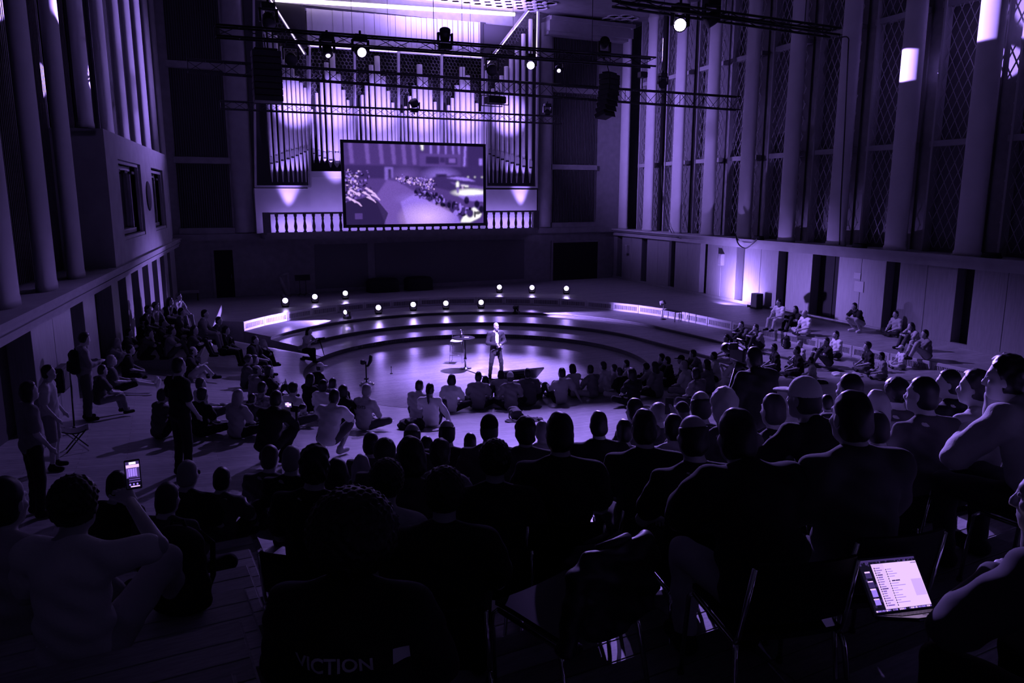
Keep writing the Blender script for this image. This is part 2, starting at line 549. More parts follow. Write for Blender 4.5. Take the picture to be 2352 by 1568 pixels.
grl_me = gm.mesh('vent_slats'); grl_me.materials.append(M_RISEP); grl_me.materials.append(M_SLOT)
for q in range(n_pan):
    d = (q + 0.5) * PW
    p0, p1 = along(top, d - PW / 2), along(top, d + PW / 2)
    c = (p0 + p1) / 2
    nrm = np.array([-(p1 - p0)[1], (p1 - p0)[0]]); nrm = nrm / np.linalg.norm(nrm)
    if nrm @ (np.array(RINGS[3][0]) - c) > 0: nrm = -nrm
    c = c - nrm * 0.035
    rz = math.atan2((p1 - p0)[1], (p1 - p0)[0])
    if math.cos(rz) * -nrm[0] * 0 + (np.array([-math.sin(rz), math.cos(rz)]) @ nrm) < 0: rz += math.pi
    o = put('riser_panel', pan_me, floor, (c[0], c[1], LEVELS[3]), rz)
    g = put('vent_slats', grl_me, o); tag(g, kind='stuff')
# the low vents of the pit riser
gm = MB()
for a in np.arange(R(62), R(150), R(0.75)):
    if (a / R(9.0)) % 1 < 0.14: continue
    q = PIT + (RINGS[0][1] - 0.012) * np.array([math.cos(a), math.sin(a)])
    gm.box((q[0], q[1], 0.085), (0.014, 0.03, 0.09), rot=(0, 0, a + math.pi / 2))
tag(gm.build('pit_vent_slats', mat('vent_wood', 0.3, 0.6), floor), kind='stuff')

# ================================================================== back wall and organ niche (local frame of BACK)
def slab(mb, s0, s1, y0, y1, z0, z1, mi=0):
    mb.box(((s0 + s1) / 2, (y0 + y1) / 2, (z0 + z1) / 2), (s1 - s0, y1 - y0, z1 - z0), mi=mi)
CEIL = 15.7
bo = tuple(BACK.o)
mb = MB()
slab(mb, -1.5, 3.55, 0, 0.4, 0, CEIL); slab(mb, 19.3, 25.5, 0, 0.4, 0, CEIL)
slab(mb, 3.55, 19.3, 0, 0.4, 0, 3.85); slab(mb, 3.55, 19.3, 1.5, 1.8, 3.85, CEIL); slab(mb, 3.55, 19.3, 0.0, 1.5, 14.95, CEIL)
slab(mb, 3.35, 3.55, 0.4, 1.6, 3.85, CEIL); slab(mb, 19.3, 19.5, 0.4, 1.6, 3.85, CEIL)
wall_back = mb.build('wall_back', M_WALLD, None, bo, BACK.rz); tag(wall_back, kind='structure')
def part(mb, name, m, parent, loc=None, rz=None, kind=None, label=None):
    o = mb.build(name, m, parent, loc, rz)
    if kind: o['kind'] = kind
    if label: o['label'] = label
    return o
for s0, s1 in ((0.05, 2.4), (20.25, 23.1)):
    for z0, z1 in ((4.25, 7.28), (7.62, 11.6), (11.95, 15.2)):
        mb = MB(); slab(mb, s0, s1, -0.02, 0.0, z0, z1)
        g = part(mb, 'fluted_panel', M_SLOT, wall_back)
        mb = MB()
        for x in np.arange(s0 + 0.05, s1, 0.105):
            slab(mb, x, x + 0.05, -0.07, -0.02, z0, z1)
        part(mb, 'flute_slats', M_GRILLE, g, kind='stuff')
    for z in (4.1, 7.45, 11.78):
        mb = MB(); slab(mb, s0 - 0.1, s1 + 0.1, -0.10, 0, z - 0.14, z + 0.14); part(mb, 'wall_band', M_WALLD, wall_back)
for s0, s1 in ((2.5, 3.5), (19.42, 20.12)):
    mb = MB(); n = 14; c = (s0 + s1) / 2; w = (s1 - s0) / 2
    mb.grid([[(c - w * math.cos(math.pi * k / n), -0.28 * math.sin(math.pi * k / n), z) for k in range(n + 1)] for z in (4.0, CEIL - 0.4)], smooth=True)
    part(mb, 'pilaster', M_WALL, wall_back)
mb = MB(); slab(mb, -1, 25, -0.16, 0, 3.62, 3.95); part(mb, 'string_course', M_WALLD, wall_back)
mb = MB(); slab(mb, 19.5, 25, -0.9, 0, 14.75, 15.55); slab(mb, 19.5, 25, -1.1, 0, 15.3, 15.5); slab(mb, 19.5, 25, -0.75, 0, 14.6, 14.8)
part(mb, 'entablature', M_WALL, wall_back)
for s0, s1, z0, z1 in ((6.3, 9.1, 1.0, 3.3), (9.5, 18.4, 1.0, 3.3)):
    mb = MB(); slab(mb, s0, s1, -0.03, 0, z0, z1); part(mb, 'wall_panel', mat('dim_panel', 0.11, 0.7), wall_back)
for k, (s0, s1, z1) in enumerate(((1.43, 2.30, 3.15), (20.3, 23.4, 3.05))):
    mb = MB()
    slab(mb, s0 - 0.12, s0, -0.06, 0.0, 0.8, z1 + 0.12); slab(mb, s1, s1 + 0.12, -0.06, 0, 0.8, z1 + 0.12); slab(mb, s0, s1, -0.06, 0, z1, z1 + 0.12)
    d = mb.build('door_%d' % (k + 1), M_WALLD, None, bo, BACK.rz); tag(d, kind='structure')
    mb = MB(); slab(mb, s0, s1, -0.03, -0.005, 0.8, z1); lf = part(mb, 'door_leaf', mat('black_opening', 0.004, 0.9), d)  # near-black sheet paints the shade inside the open doorway
    mb = MB(); mb.tube([(s1 - 0.12, -0.08, 1.75), (s1 - 0.12, -0.08, 1.95)], 0.012); part(mb, 'handle', M_CHROME, lf)

# ------------------------------------------------------------------ ceiling with its scalloped light cove
mb = MB()
P = [BACK.w(-3, 1, CEIL), BACK.w(26, 1, CEIL), RIGHT.w(34, 2, CEIL), np.array([14, -3, CEIL]), np.array([-8, -3, CEIL]), LEFT.w(10, 2, CEIL)]
mb.add(P, [tuple(range(len(P)))]); mb.add([p + np.array([0, 0, .3]) for p in P], [tuple(range(len(P)))[::-1]])
ceiling = mb.build('ceiling', M_WALL); tag(ceiling, kind='structure')
s0, z0 = BACK.on(728, 1, -0.25); s1, z1 = BACK.on(1182, 33, -0.25)
mb = MB(); mb.tube([BACK.w(s0 - 2, -0.25, z0 - 0.16), BACK.w(s1, -0.25, z1)], 0.10, n=6)
part(mb, 'cove_light_strip', mat('cove_strip', 0.5, 0.5, emit=(0.8, 0.62, 1.0), strength=4.0), ceiling, label='glowing white cove light strip above the organ')
ring = MB()
ring.lathe([(0.30, 0.0), (0.36, -0.05), (0.42, -0.05), (0.44, 0.0)], n=14)
ring_me = ring.mesh('ceiling_scallop'); ring_me.materials.append(M_CREAM)
for i in range(15):
    for j in range(4):
        p = BACK.w(9.6 + i * 0.62 + (j % 2) * 0.3, -1.0 - j * 0.55, CEIL - 0.005)
        put('ceiling_scallop', ring_me, ceiling, tuple(p))
for i in range(7):
    for j in range(3):
        p = RIGHT.w(-2.6 + i * 0.62 + (j % 2) * 0.3, -0.2 - j * 0.55, CEIL - 0.005)
        put('ceiling_scallop', ring_me, ceiling, tuple(p))

# ================================================================== right wall
ro = tuple(RIGHT.o)
SP = 2.92
RC = [SP * i for i in range(-1, 12)]
mb = MB(); slab(mb, -4, 34, 1.3, 1.6, 3.5, CEIL); slab(mb, -4, 34, 0.35, 0.6, 0.0, 3.5)
wall_right = mb.build('wall_right', M_WALLD, None, ro, RIGHT.rz); tag(wall_right, kind='structure')
mb = MB(); slab(mb, -3.2, 34, -0.32, 1.3, 3.66, 3.80); slab(mb, -3.2, 34, -0.22, 1.3, 3.42, 3.66); slab(mb, -3.2, 34, -0.40, -0.1, 3.74, 3.83)
part(mb, 'ledge', M_WALL, wall_right)
col_me = MB().lathe([(0.50, 3.8), (0.50, 3.92), (0.455, 3.98), (0.445, 9), (0.42, 15.2), (0.50, 15.3), (0.50, 15.45), (0.43, 15.5), (0.43, CEIL)], n=28)
col_me.v = [(x * 1.04, y * 0.42, z) for x, y, z in col_me.v]             # shallow rounded pilasters, wider than deep
col_me = col_me.mesh('column')
col_me.materials.append(M_COLUMN)
for s in RC[1:]:
    put('column', col_me, wall_right, (s - 0.10, 0.24, 0))
M_LATTICE = mat('lattice_metal', 0.5, 0.4)
def lattice(w, z0, z1, cw=0.34, ch=0.66, t=0.026):
    mb = MB()
    slope = ch / cw
    for sg in (1, -1):
        k0 = z0 - w * slope - ch
        c = k0
        while c < z1 + w * slope:
            # line z = c + sg*slope*x  for x in 0..w
            xs = []
            for z in (z0, z1):
                xs.append((z - c) / (sg * slope))
            a, b = max(0, min(xs)), min(w, max(xs))
            if b - a > 0.05:
                p, q = Vector((a, 0.012 * sg, c + sg * slope * a)), Vector((b, 0.012 * sg, c + sg * slope * b))
                d = (q - p); L = d.length
                mb.box((p + q) / 2, (t, 0.012, L), rot=d.to_track_quat('Z', 'Y').to_matrix())
            c += ch
    return mb
lat_me = {}
tiersz = ((3.95, 7.45), (7.68, 12.1), (12.33, 15.5))
for bi in range(1, len(RC) - 1):
    sa, sb = RC[bi] + 0.35, RC[bi + 1] - 0.35
    f = MB()
    slab(f, sa, sb, 1.22, 1.30, 3.8, CEIL)
    win = part(f, 'bay_backing', mat('bay_backing', 0.13, 0.8), wall_right)
    for ti, (z0, z1) in enumerate(tiersz):
        if ti not in lat_me:
            lat_me[ti] = lattice(sb - sa, z0, z1).mesh('lattice'); lat_me[ti].materials.append(M_LATTICE)
        o = put('lattice', lat_me[ti], win, (sa, 1.0, 0)); tag(o, kind='stuff')
    for z in (7.56, 12.2):
        f = MB(); slab(f, sa, sb, 0.90, 1.2, z - 0.10, z + 0.10); part(f, 'transom', M_WALL, win)
    f = MB(); slab(f, sa + 0.12, sa + 0.2, 0.85, 1.2, 3.8, CEIL); part(f, 'frame_bar', M_COLUMN, win)
# lower wall: veneer panels between dark recesses
edges = []
for s in RC[1:]:
    edges.append((s - 0.08, s + 0.52))
edges = sorted(edges + [(16.6, 17.4)])
prev = -2.6
for a, b in edges:
    if a - prev > 0.3:
        n = 2 if a - prev > 1.6 else 1
        wd = (a - prev) / n
        for j in range(n):
            mb = MB(); mb.rbox((prev + wd * (j + .5), 0.12, 2.1), (wd - 0.012, 0.46, 2.68), 0.008)
            part(mb, 'veneer_panel', M_PANEL, wall_right)
    mb = MB(); slab(mb, a, b, 0.30, 0.36, 0.6, 3.42); part(mb, 'dark_recess', M_SLOT, wall_right)
    prev = b
bb = MB(); slab(bb, -2.6, 33, -0.16, 0.0, 0.55, 0.93)
tag(bb.build('baseboard_right', M_PANEL, None, ro, RIGHT.rz), kind='structure')

# ================================================================== left wall with the control room box
lo = tuple(LEFT.o)
mb = MB(); slab(mb, -2, 42, 1.5, 1.8, 3.4, CEIL); slab(mb, -2, 42, 0.65, 0.9, 0, 3.5)
wall_left = mb.build('wall_left', M_WALLD, None, lo, LEFT.rz); tag(wall_left, kind='structure')
mb = MB(); slab(mb, -2, 41.5, 0.0, 1.5, 3.60, 3.78); slab(mb, -2, 41.5, 0.10, 1.5, 3.38, 3.60); slab(mb, -2, 41.5, -0.06, 0.2, 3.72, 3.80); slab(mb, -2, 41.5, 0.06, 0.2, 3.48, 3.54)
part(mb, 'ledge', M_WALL, wall_left)
lc_me = MB().lathe([(0.50, 3.78), (0.50, 3.9), (0.47, 3.98), (0.46, 9), (0.43, CEIL)], n=28); lc_me.v = [(x * 1.0, y * 0.36, z) for x, y, z in lc_me.v]; lc_me = lc_me.mesh('column'); lc_me.materials.append(M_COLUMN)
LC = [8.1, 10.8, 13.5, 16.2, 18.85, 21.5, 24.4, 27.4, 30.3, 32.9, 35.6, 38.2, 40.6]
for s in LC:
    put('column', lc_me, wall_left, (s, 0.50, 0 if s < 22.7 or s > 37.2 else 3.75))
for i in range(len(LC) - 1):
    mb = MB(); slab(mb, LC[i] + 0.42, LC[i + 1] - 0.42, 1.36, 1.44, 3.8, CEIL); g = part(mb, 'fluted_panel', M_SLOT, wall_left)
    mb = MB()
    for x in np.arange(LC[i] + 0.46, LC[i + 1] - 0.46, 0.13):
        slab(mb, x, x + 0.06, 1.28, 1.36, 3.8, CEIL)
    part(mb, 'flute_slats', M_GRILLE, g, kind='stuff')
prev = 5.0
for a, b in ((9.5, 10.7), (13.0, 16.2), (19.2, 20.4), (21.7, 23.9), (24.9, 26.2), (27.2, 28.6), (29.5, 30.9), (31.9, 33.3), (34.2, 35.5), (36.6, 37.6), (39.4, 41)):
    wd = a - prev
    n = 2 if wd > 1.8 else 1
    for j in range(n):
        mb = MB(); mb.rbox((prev + wd / n * (j + .5), 0.42, 2.0), (wd / n - 0.012, 0.46, 2.78), 0.008)
        part(mb, 'veneer_panel', M_PANEL, wall_left)
    mb = MB(); slab(mb, a, b, 0.6, 0.66, 0.6, 3.4); part(mb, 'dark_recess', M_SLOT, wall_left)
    prev = b
# control room: a box standing on the ledge, two framed windows and a round dark opening
b0, b1 = 23.9, 37.3
W1, W2 = (25.7, 29.9, 4.45, 6.8), (32.5, 35.9, 4.45, 6.72)
mb = MB()
zt, zb = 7.5, 3.78
for s_0, s_1, z_0, z_1 in ((b0, b1, zb, W1[2]), (b0, b1, 6.8, zt), (b0, W1[0], W1[2], 6.8), (W1[1], W2[0], W1[2], 6.8), (W2[1], b1, W1[2], 6.8)):
    slab(mb, s_0, s_1, 0.02, 0.2, z_0, z_1)
slab(mb, b0, b0 + 0.2, 0.2, 1.5, zb, zt); slab(mb, b1 - 0.2, b1, 0.2, 1.5, zb, zt); slab(mb, b0, b1, 0.2, 1.5, zt - 0.2, zt)
slab(mb, b0, b1, 1.4, 1.5, zb, zt, mi=1)
box = mb.build('trim_1', [M_WALL, M_SLOT], None, lo, LEFT.rz); tag(box, kind='structure', label='control room box standing on the left ledge')
for k, (a, b, z0, z1) in enumerate((W1, W2)):
    mb = MB()
    for d, t in ((0.0, 0.10), (0.22, 0.14)):
        slab(mb, a + d, b - d, 0.1 + d, 0.2 + d, z1 - t - d * .5, z1 - d * .5); slab(mb, a + d, b - d, 0.05 + d, 0.2 + d, z0 + d * .5, z0 + t + d * .5)
        slab(mb, a + d, a + d + t, 0.1 + d, 0.2 + d, z0, z1); slab(mb, b - d - t, b - d, 0.1 + d, 0.2 + d, z0, z1)
    w = mb.build('window_%d' % (k + 1), M_WALL, None, lo, LEFT.rz); tag(w, kind='structure')
    mb = MB(); slab(mb, a + .1, b - .1, 0.42, 0.44, z0, z1)
    g = mat('dark_glass', 0.02, 0.08)
    part(mb, 'window_pane', g, w)
    for x in np.linspace(a + 0.8, b - 0.8, 3):
        mb = MB(); slab(mb, x - .25, x + .25, 0.15, 0.3, z1 - 0.34, z1 - 0.26); part(mb, 'vent_slot', M_SLOT, w)
mb = MB(); mb.lathe([(0.52, 0), (0.52, 0.03), (0.46, 0.05)], n=28, c=(31.2, 0.02, 5.75), rot=(R(90), 0, 0)); part(mb, 'round_grille', M_SLOT, box)

# ================================================================== organ on its balcony
organ = thing('pipe_organ', 'huge lit pipe organ with pale pipes filling the back wall', 'organ', bo, BACK.rz)
YT, YC = -0.55, 0.25                                # front planes of the towers and of the centre
def on(px, py, off): return BACK.on(px, py, off)
M_FRAME = mat('organ_frame', 0.5, 0.45)
M_CASE = mat('organ_case', 0.60, 0.5, noise=0.04, nscale=2)
M_HONEY = mat('honeycomb', 0.12, 0.5)
def pipe(px, ptop, pm, ptip, wpx, off):
    s, zt = on(px, ptop, off); _, zm = on(px, pm, off); _, zp = on(px, ptip, off)
    s2, _ = on(px + wpx, ptop, off)
    r = (s2 - s) / 2 * 0.93
    rows = [(r * 0.22, zp), (r * 0.96, zm - r * 1.2), (r, zm - r * 0.9), (r, zt - 0.02), (r * 0.93, zt), (r * 0.80, zt - 0.1)]
    mb = MB(); mb.lathe(rows, n=14)
    # flattened mouth: pale upper lip with a round top, a dark slit below it
    h = r * 3.2
    arc = [(-r * 0.78, zm)] + [(r * 0.78 * math.cos(a), zm + h - r * 0.78 + r * 0.78 * math.sin(a)) for a in np.linspace(math.pi, 0, 8)] + [(r * 0.78, zm)]
    mb.prism(arc, -r * 1.05, -r * 0.5, mi=1)
    slab(mb, -r * 0.72, r * 0.72, -r * 1.07, -r * 0.5, zm - r * 0.75, zm, mi=2)
    part(mb, 'organ_pipe', [M_PIPE, M_CREAM, M_SLOT], organ, (s, off + r, 0))
LT = [(603, 9, 359, 418, 9.5), (618, 49, 356, 418, 9.5), (633, 81, 352, 418, 10), (648, 106, 348, 418, 10.5), (660.5, 134, 345, 418, 10), (672, 155, 341, 418, 9.5), (682.5, 174, 337, 418, 9), (692.5, 189, 333, 418, 8), (701, 201, 329, 418, 7)]
RT = [(1124, 215, 338, 420, 7), (1133.5, 203, 342, 420, 8), (1143.3, 190, 346, 420, 9), (1153.8, 173, 350, 420, 9.5), (1164.8, 152, 354, 420, 10), (1176.7, 131, 358, 420, 10.5), (1189.5, 107, 362, 420, 10), (1204.3, 77, 366, 420, 9.5), (1220.7, 43, 369, 420, 9.5)]
for a in LT: pipe(a[0], a[1], a[2] + 14, a[3], a[4], YT)
for a in RT: pipe(a[0], a[1], a[2] + 14, a[3], a[4], YT)
def z2(x): return 560 + x / 3.36
bays = [[(525, 840), (563, 715), (600, 620), (640, 480), (687, 400), (733, 570), (772, 692), (807, 770), (832, 830)],
        [(880, 820), (915, 730), (948, 640), (987, 500), (1033, 430), (1080, 585), (1120, 700), (1153, 790), (1178, 850)],
        [(1222, 870), (1250, 820), (1283, 740), (1318, 660), (1362, 495), (1407, 578), (1445, 690), (1480, 785), (1505, 850)],
        [(1555, 860), (1583, 810), (1613, 755), (1650, 655), (1693, 515), (1735, 580), (1770, 700), (1803, 795), (1828, 860)]]
wid = [6.5, 7.5, 8.5, 11.5, 13.5, 11.5, 9, 7.5, 6.5]
mou = [342, 347, 352, 356, 360, 356, 352, 347, 342]
for b in bays:
    for (x, y), w, m in zip(b, wid, mou):
        pipe(z2(x), y / 3.36, m + 9, 384 if w > 9 else 374, w, YC)
def bar(x0, y0, x1, y1, off, wd, name, m, depth=0.10):
    s0, z0 = on(x0, y0, off); s1, z1 = on(x1, y1, off)
    d = Vector((s1 - s0, 0, z1 - z0)); L = d.length
    mb = MB(); mb.box((0, 0, 0), (wd, depth, L), rot=d.to_track_quat('Z', 'Y').to_matrix())
    return part(mb, name, m, organ, ((s0 + s1) / 2, off, (z0 + z1) / 2))
# frames of the towers and of the four centre bays
for x0, y0, x1, y1, o in ((582, -30, 587, 428, YT), (706, 128, 713, 428, YT), (620, 0, 702, 126, YT), (585, 428, 714, 428, YT), (1236, 15, 1232, 430, YT), (1218, 15, 1238, 15, YT), (1218, 15, 1114, 150, YT), (1117, 150, 1116, 428, YT), (1114, 429, 1234, 430, YT)):
    bar(x0, y0, x1, y1, o - 0.06, 0.16, 'case_frame', M_FRAME)
for x0, y0, x1, y1 in ((711, 104, 711, 398), (814, 113, 816, 398), (915, 116, 916, 398), (1014, 122, 1015, 398), (1109, 131, 1108, 398)):
    bar(x0, y0, x1, y1, YC - 0.10, 0.20, 'bay_post', M_FRAME)
bar(706, 100, 1112, 128, YC - 0.12, 0.16, 'bay_lintel', M_FRAME, 0.3)
bar(706, 400, 1112, 402, YC - 0.12, 0.16, 'bay_sill', M_FRAME, 0.3)
M_STRIP = mat('organ_strip', 0.5, 0.5, emit=(0.75, 0.55, 1.0), strength=2.6)
for x0, y0, x1, y1 in ((712, 104, 811, 111), (818, 112, 912, 118), (920, 117, 1012, 124), (1020, 124, 1106, 131)):
    bar(x0, y0, x1, y1, YC - 0.3, 0.06, 'bay_light_strip', M_STRIP, 0.05)
for x0, y0, x1, y1 in ((622, 0, 699, 124),): bar(x0, y0, x1, y1, YT - 0.14, 0.05, 'tower_light_strip', M_STRIP, 0.04)
for x0, y0, x1, y1 in ((1220, 18, 1120, 146), (1219, 17, 1234, 17), (1234, 17, 1232, 130)): bar(x0, y0, x1, y1, YT - 0.14, 0.03, 'tower_light_strip', M_STRIP, 0.04)
# dark backing and honeycomb grilles behind the pipe tops
mb = MB()
for x0, x1, off in ((584, 709, YT + 0.35), (1114, 1236, YT + 0.35)):
    a, _ = on(x0, 430, off); b, _ = on(x1, 430, off); slab(mb, a, b, off, off + 0.08, 6.2, 14.9)
a, _ = on(708, 400, YC + 0.6); b, _ = on(1112, 400, YC + 0.6); slab(mb, a, b, YC + 0.6, YC + 0.7, 6.7, 13.4)
part(mb, 'case_backing', mat('case_dark', 0.035, 0.8), organ)
def honeycomb(corners, off, name):
    pts = [on(x, y, off) for x, y in corners]
    smin, smax = min(p[0] for p in pts), max(p[0] for p in pts); zmin, zmax = min(p[1] for p in pts), max(p[1] for p in pts)
    def inside(x, z):
        c = False
        for i in range(len(pts)):
            (x0, z0), (x1, z1) = pts[i], pts[i - 1]
            if (z0 > z) != (z1 > z) and x < (x1 - x0) * (z - z0) / (z1 - z0) + x0: c = not c
        return c
    mb = MB(); h = 0.2
    for i in range(int((smax - smin) / h) + 1):
        for j in range(int((zmax - zmin) / (h * 0.87)) + 1):
            x, z = smin + h * (i + 0.5 * (j % 2)), zmin + h * 0.87 * j
            if inside(x, z):
                for q in range(3):
                    a0 = R(30 + 60 * q); a1 = a0 + R(60); r = h * 0.577
                    p, e = Vector((x + r * math.cos(a0), 0, z + r * math.sin(a0))), Vector((x + r * math.cos(a1), 0, z + r * math.sin(a1)))
                    d = e - p
                    mb.box((p + e) / 2, (0.035, 0.03, d.length), rot=d.to_track_quat('Z', 'Y').to_matrix())
    part(mb, name, M_HONEY, organ, (0, off, 0), kind='stuff')
honeycomb([(600, 5), (622, 3), (704, 128), (704, 200), (690, 200)], YT + 0.3, 'honeycomb_grille')
honeycomb([(1216, 22), (1234, 22), (1234, 75), (1200, 75), (1120, 215), (1118, 150)], YT + 0.3, 'honeycomb_grille')
for x0, x1, y in ((714, 812, 108), (819, 913, 115), (919, 1012, 121), (1018, 1106, 128)):
    honeycomb([(x0, y), (x1, y + 5), (x1, 235), (x0, 225)], YC + 0.5, 'honeycomb_grille')
# case below the pipes
mb = MB()
a, zA = on(584, 430, YT); b, _ = on(712, 430, YT); c, _ = on(1115, 430, YT); d, _ = on(1233, 430, YT)
slab(mb, a, b, YT, 1.4, 3.95, zA - 0.05); slab(mb, c, d, YT, 1.4, 3.95, zA - 0.05)
slab(mb, b, c, YC - 0.15, 1.4, 3.95, on(720, 403, YC)[1])
part(mb, 'organ_case', M_CASE, organ)
# pale hanging strips above the centre bays
sL, _ = on(703, 60, 0.05); sR, _ = on(1098, 90, 0.05)
n = 33
for k in range(n):
    u = (k + 0.5) / n
    px = 703 + 395 * u
    s, zt_ = on(px, 20 + 32 * u, 0.05); _, zb_ = on(px, 92 + 30 * u, 0.05)
    w = (sR - sL) / n
    mb = MB(); mb.box((0, 0, 0), (w - 0.012, 0.03 + 0.02 * (k % 2), zt_ - zb_))
    part(mb, 'panel_strip', M_CREAM, wall_back, (s, -0.02 - 0.012 * (k % 3), (zt_ + zb_) / 2))
for x, y0, y1 in ((691, 16, 110), (1107, 52, 128)):
    s, zt_ = on(x, y0, 0); _, zb_ = on(x, y1, 0)
    mb = MB(); slab(mb, s - 0.18, s + 0.18, -0.10, 0, zb_, zt_); slab(mb, s - 0.2, s - 0.17, -0.14, 0, zb_, zt_, 1); part(mb, 'side_jamb', [M_SLOT, M_CREAM], wall_back)

balcony = thing('choir_balcony', 'shallow balcony with dark turned balusters under the organ', 'balcony', bo, BACK.rz)
YB = -1.35
a, zr = on(614, 490, YB); b, _ = on(1228, 489, YB); _, zf = on(620, 536, YB)
mb = MB(); slab(mb, a - 0.2, b + 0.2, YB - 0.1, 0.0, zf - 0.28, zf); slab(mb, a - 0.1, b + 0.1, YB - 0.18, YB, zf - 0.1, zf + 0.04); part(mb, 'balcony_deck', M_WALLD, balcony)
mb = MB(); mb.rbox(((a + b) / 2, YB, zr), (b - a + 0.3, 0.16, 0.09), 0.015); part(mb, 'handrail', M_RISER, balcony)
for x in (a - 0.05, b + 0.05):
    mb = MB(); mb.rbox((x, YB, (zf + zr) / 2), (0.34, 0.3, zr - zf + 0.1), 0.02); part(mb, 'end_post', M_RISER, balcony)
H = zr - zf
prof = [(0.10, 0), (0.10, 0.08), (0.06, 0.12), (0.085, 0.22), (0.10, 0.34), (0.07, 0.5), (0.05, 0.62), (0.075, 0.7), (0.06, 0.78), (0.10, 0.88), (0.10, 1.0)]
bal_me = MB().lathe([(r_ * 0.85, z_ * H) for r_, z_ in prof], n=10).mesh('baluster'); bal_me.materials.append(M_RISER)
for x in np.arange(a + 0.42, b - 0.2, 0.445):
    put('baluster', bal_me, balcony, (x, YB, zf))

# ================================================================== lighting trusses and what hangs on them
def truss(px0, t0, b0_, px1, t1, b1_, pxc, pyc, depth, label, bay=0.55, dep=0.30):
    c = at_depth(pxc, pyc, depth)
    fr = Frame((c[0], c[1]), (0.9052, 0.4250))
    (s0, zt0), (_, zb0), (s1, zt1), (_, zb1) = fr.on(px0, t0), fr.on(px0, b0_), fr.on(px1, t1), fr.on(px1, b1_)
    t = thing('lighting_truss', label, 'truss', tuple(fr.o), fr.rz, 'lighting trusses under the ceiling')
    for y in (0, dep):
        for za, zb in ((zt0, zt1), (zb0, zb1)):
            mb = MB(); mb.tube([(s0, y, za), (s1, y, zb)], 0.028, n=6); part(mb, 'chord', M_BLACK, t)
    mb = MB(); n = int((s1 - s0) / bay)
    for i in range(n):
        u0, u1 = i / n, (i + 1) / n
        xa, xb = s0 + (s1 - s0) * u0, s0 + (s1 - s0) * u1
        ta, tb, ba, bb_ = zt0 + (zt1 - zt0) * u0, zt0 + (zt1 - zt0) * u1, zb0 + (zb1 - zb0) * u0, zb0 + (zb1 - zb0) * u1
        for y in (0, dep):
            if (i + (y > 0)) % 2: mb.tube([(xa, y, ta), (xb, y, bb_)], 0.012, n=4, caps=False)
            else: mb.tube([(xa, y, ba), (xb, y, tb)], 0.012, n=4, caps=False)
        mb.tube([(xa, 0, ta), (xa, dep, ta)], 0.012, n=4, caps=False); mb.tube([(xa, 0, ba), (xa, dep, ba)], 0.012, n=4, caps=False)
        if i % 5 == 0: mb.tube([(xa, 0, ta), (xa, 0, ba)], 0.014, n=4, caps=False)
    part(mb, 'bracing', M_BLACK, t, kind='stuff')
    for px in (px0 + (px1 - px0) * f for f in (0.14, 0.5, 0.86)):   # suspension wires to the ceiling
        s, z = fr.on(px, t0 + (t1 - t0) * (px - px0) / (px1 - px0))
        mb = MB(); mb.tube([(s, dep / 2, z), (s, dep / 2, CEIL - 0.02)], 0.010, n=4); part(mb, 'wire', M_BLACK, t)
    return fr
TF1 = truss(495, 56, 81, 1507, 132, 152, 900, 85, 21.5, 'long black lighting truss crossing above the organ top, nearest of three')
TF2 = truss(430, 135, 163, 1702, 222, 252, 900, 180, 28.7, 'black lighting truss in the middle of three, carrying both speaker columns')
TF3 = truss(505, 231, 249, 1292, 267, 284, 900, 250, 36.0, 'lowest and farthest slim black truss just above the projection screen', bay=0.5)
TF0 = truss(1425, -6, 8, 1930, 64, 80, 1700, 40, 18.0, 'short black truss at upper right in front of the tall windows')
def moving_head(fr, px, py, target, label, r=0.13, lit=False, up=False, dark_size=1.0, strength=None, lens_r=None):
    s, z = fr.on(px, py, 0.15)
    p = fr.w(s, 0.15, z)
    t = thing('moving_head_light', label, 'stage light', tuple(p), fr.rz, 'moving head lights on the trusses')
    d = Vector(target) - Vector(p); d = (Matrix.Rotation(-fr.rz, 3, 'Z') @ d).normalized()
    q = d.to_track_quat('Z', 'Y').to_matrix()
    sg = -1 if up else 1
    mb = MB(); mb.rbox((0, 0, sg * 0.34 * dark_size), (0.34, 0.26, 0.16), 0.02); mb.tube([(0, 0, sg * 0.40 * dark_size), (0, 0, sg * 0.52 * dark_size)], 0.03, n=6); part(mb, 'base', M_BLACK, t)
    mb = MB()
    for x in (-1, 1): mb.rbox((x * (r + 0.05), 0, sg * 0.13 * dark_size), (0.05, 0.12, 0.32 * dark_size), 0.012)
    mb.rbox((0, 0, sg * 0.27 * dark_size), (2 * r + 0.15, 0.12, 0.05), 0.012)
    part(mb, 'yoke', M_BLACK, t)
    mb = MB(); prof = [(r * 0.55, -0.20), (r * 0.9, -0.16), (r, -0.02), (r * 1.02, 0.12), (r * 0.96, 0.13)]
    mb.lathe(prof, n=14); mb.v = [tuple(q @ Vector(v)) for v in mb.v]
    part(mb, 'head', M_BLACK, t)
    if lit:
        lr = lens_r or r * 0.86
        mb = MB(); mb.lathe([(lr, 0.125), (lr * 0.9, 0.15), (lr * 0.4, 0.165)], n=16); mb.v = [tuple(q @ Vector(v)) for v in mb.v]
        part(mb, 'lit_lens', M_LENS, t)
    return t
CAMP = (0.0, 0.0, 5.2)
AUD = (2.0, 10.0, 2.0)
moving_head(TF1, 752, 118, SPEAKER + np.array([-2, -8, 0]), 'moving head light with a tiny lit lens hanging before the leftmost organ bay', 0.13, True, lens_r=0.06)
moving_head(TF1, 828, 118, (4, 6, 3), 'moving head light with a bright oval lens before the second organ bay', 0.16, True, lens_r=0.12)
moving_head(TF0, 1562, 57, CAMP, 'moving head light glowing at upper right before the tall columns', 0.15, True)
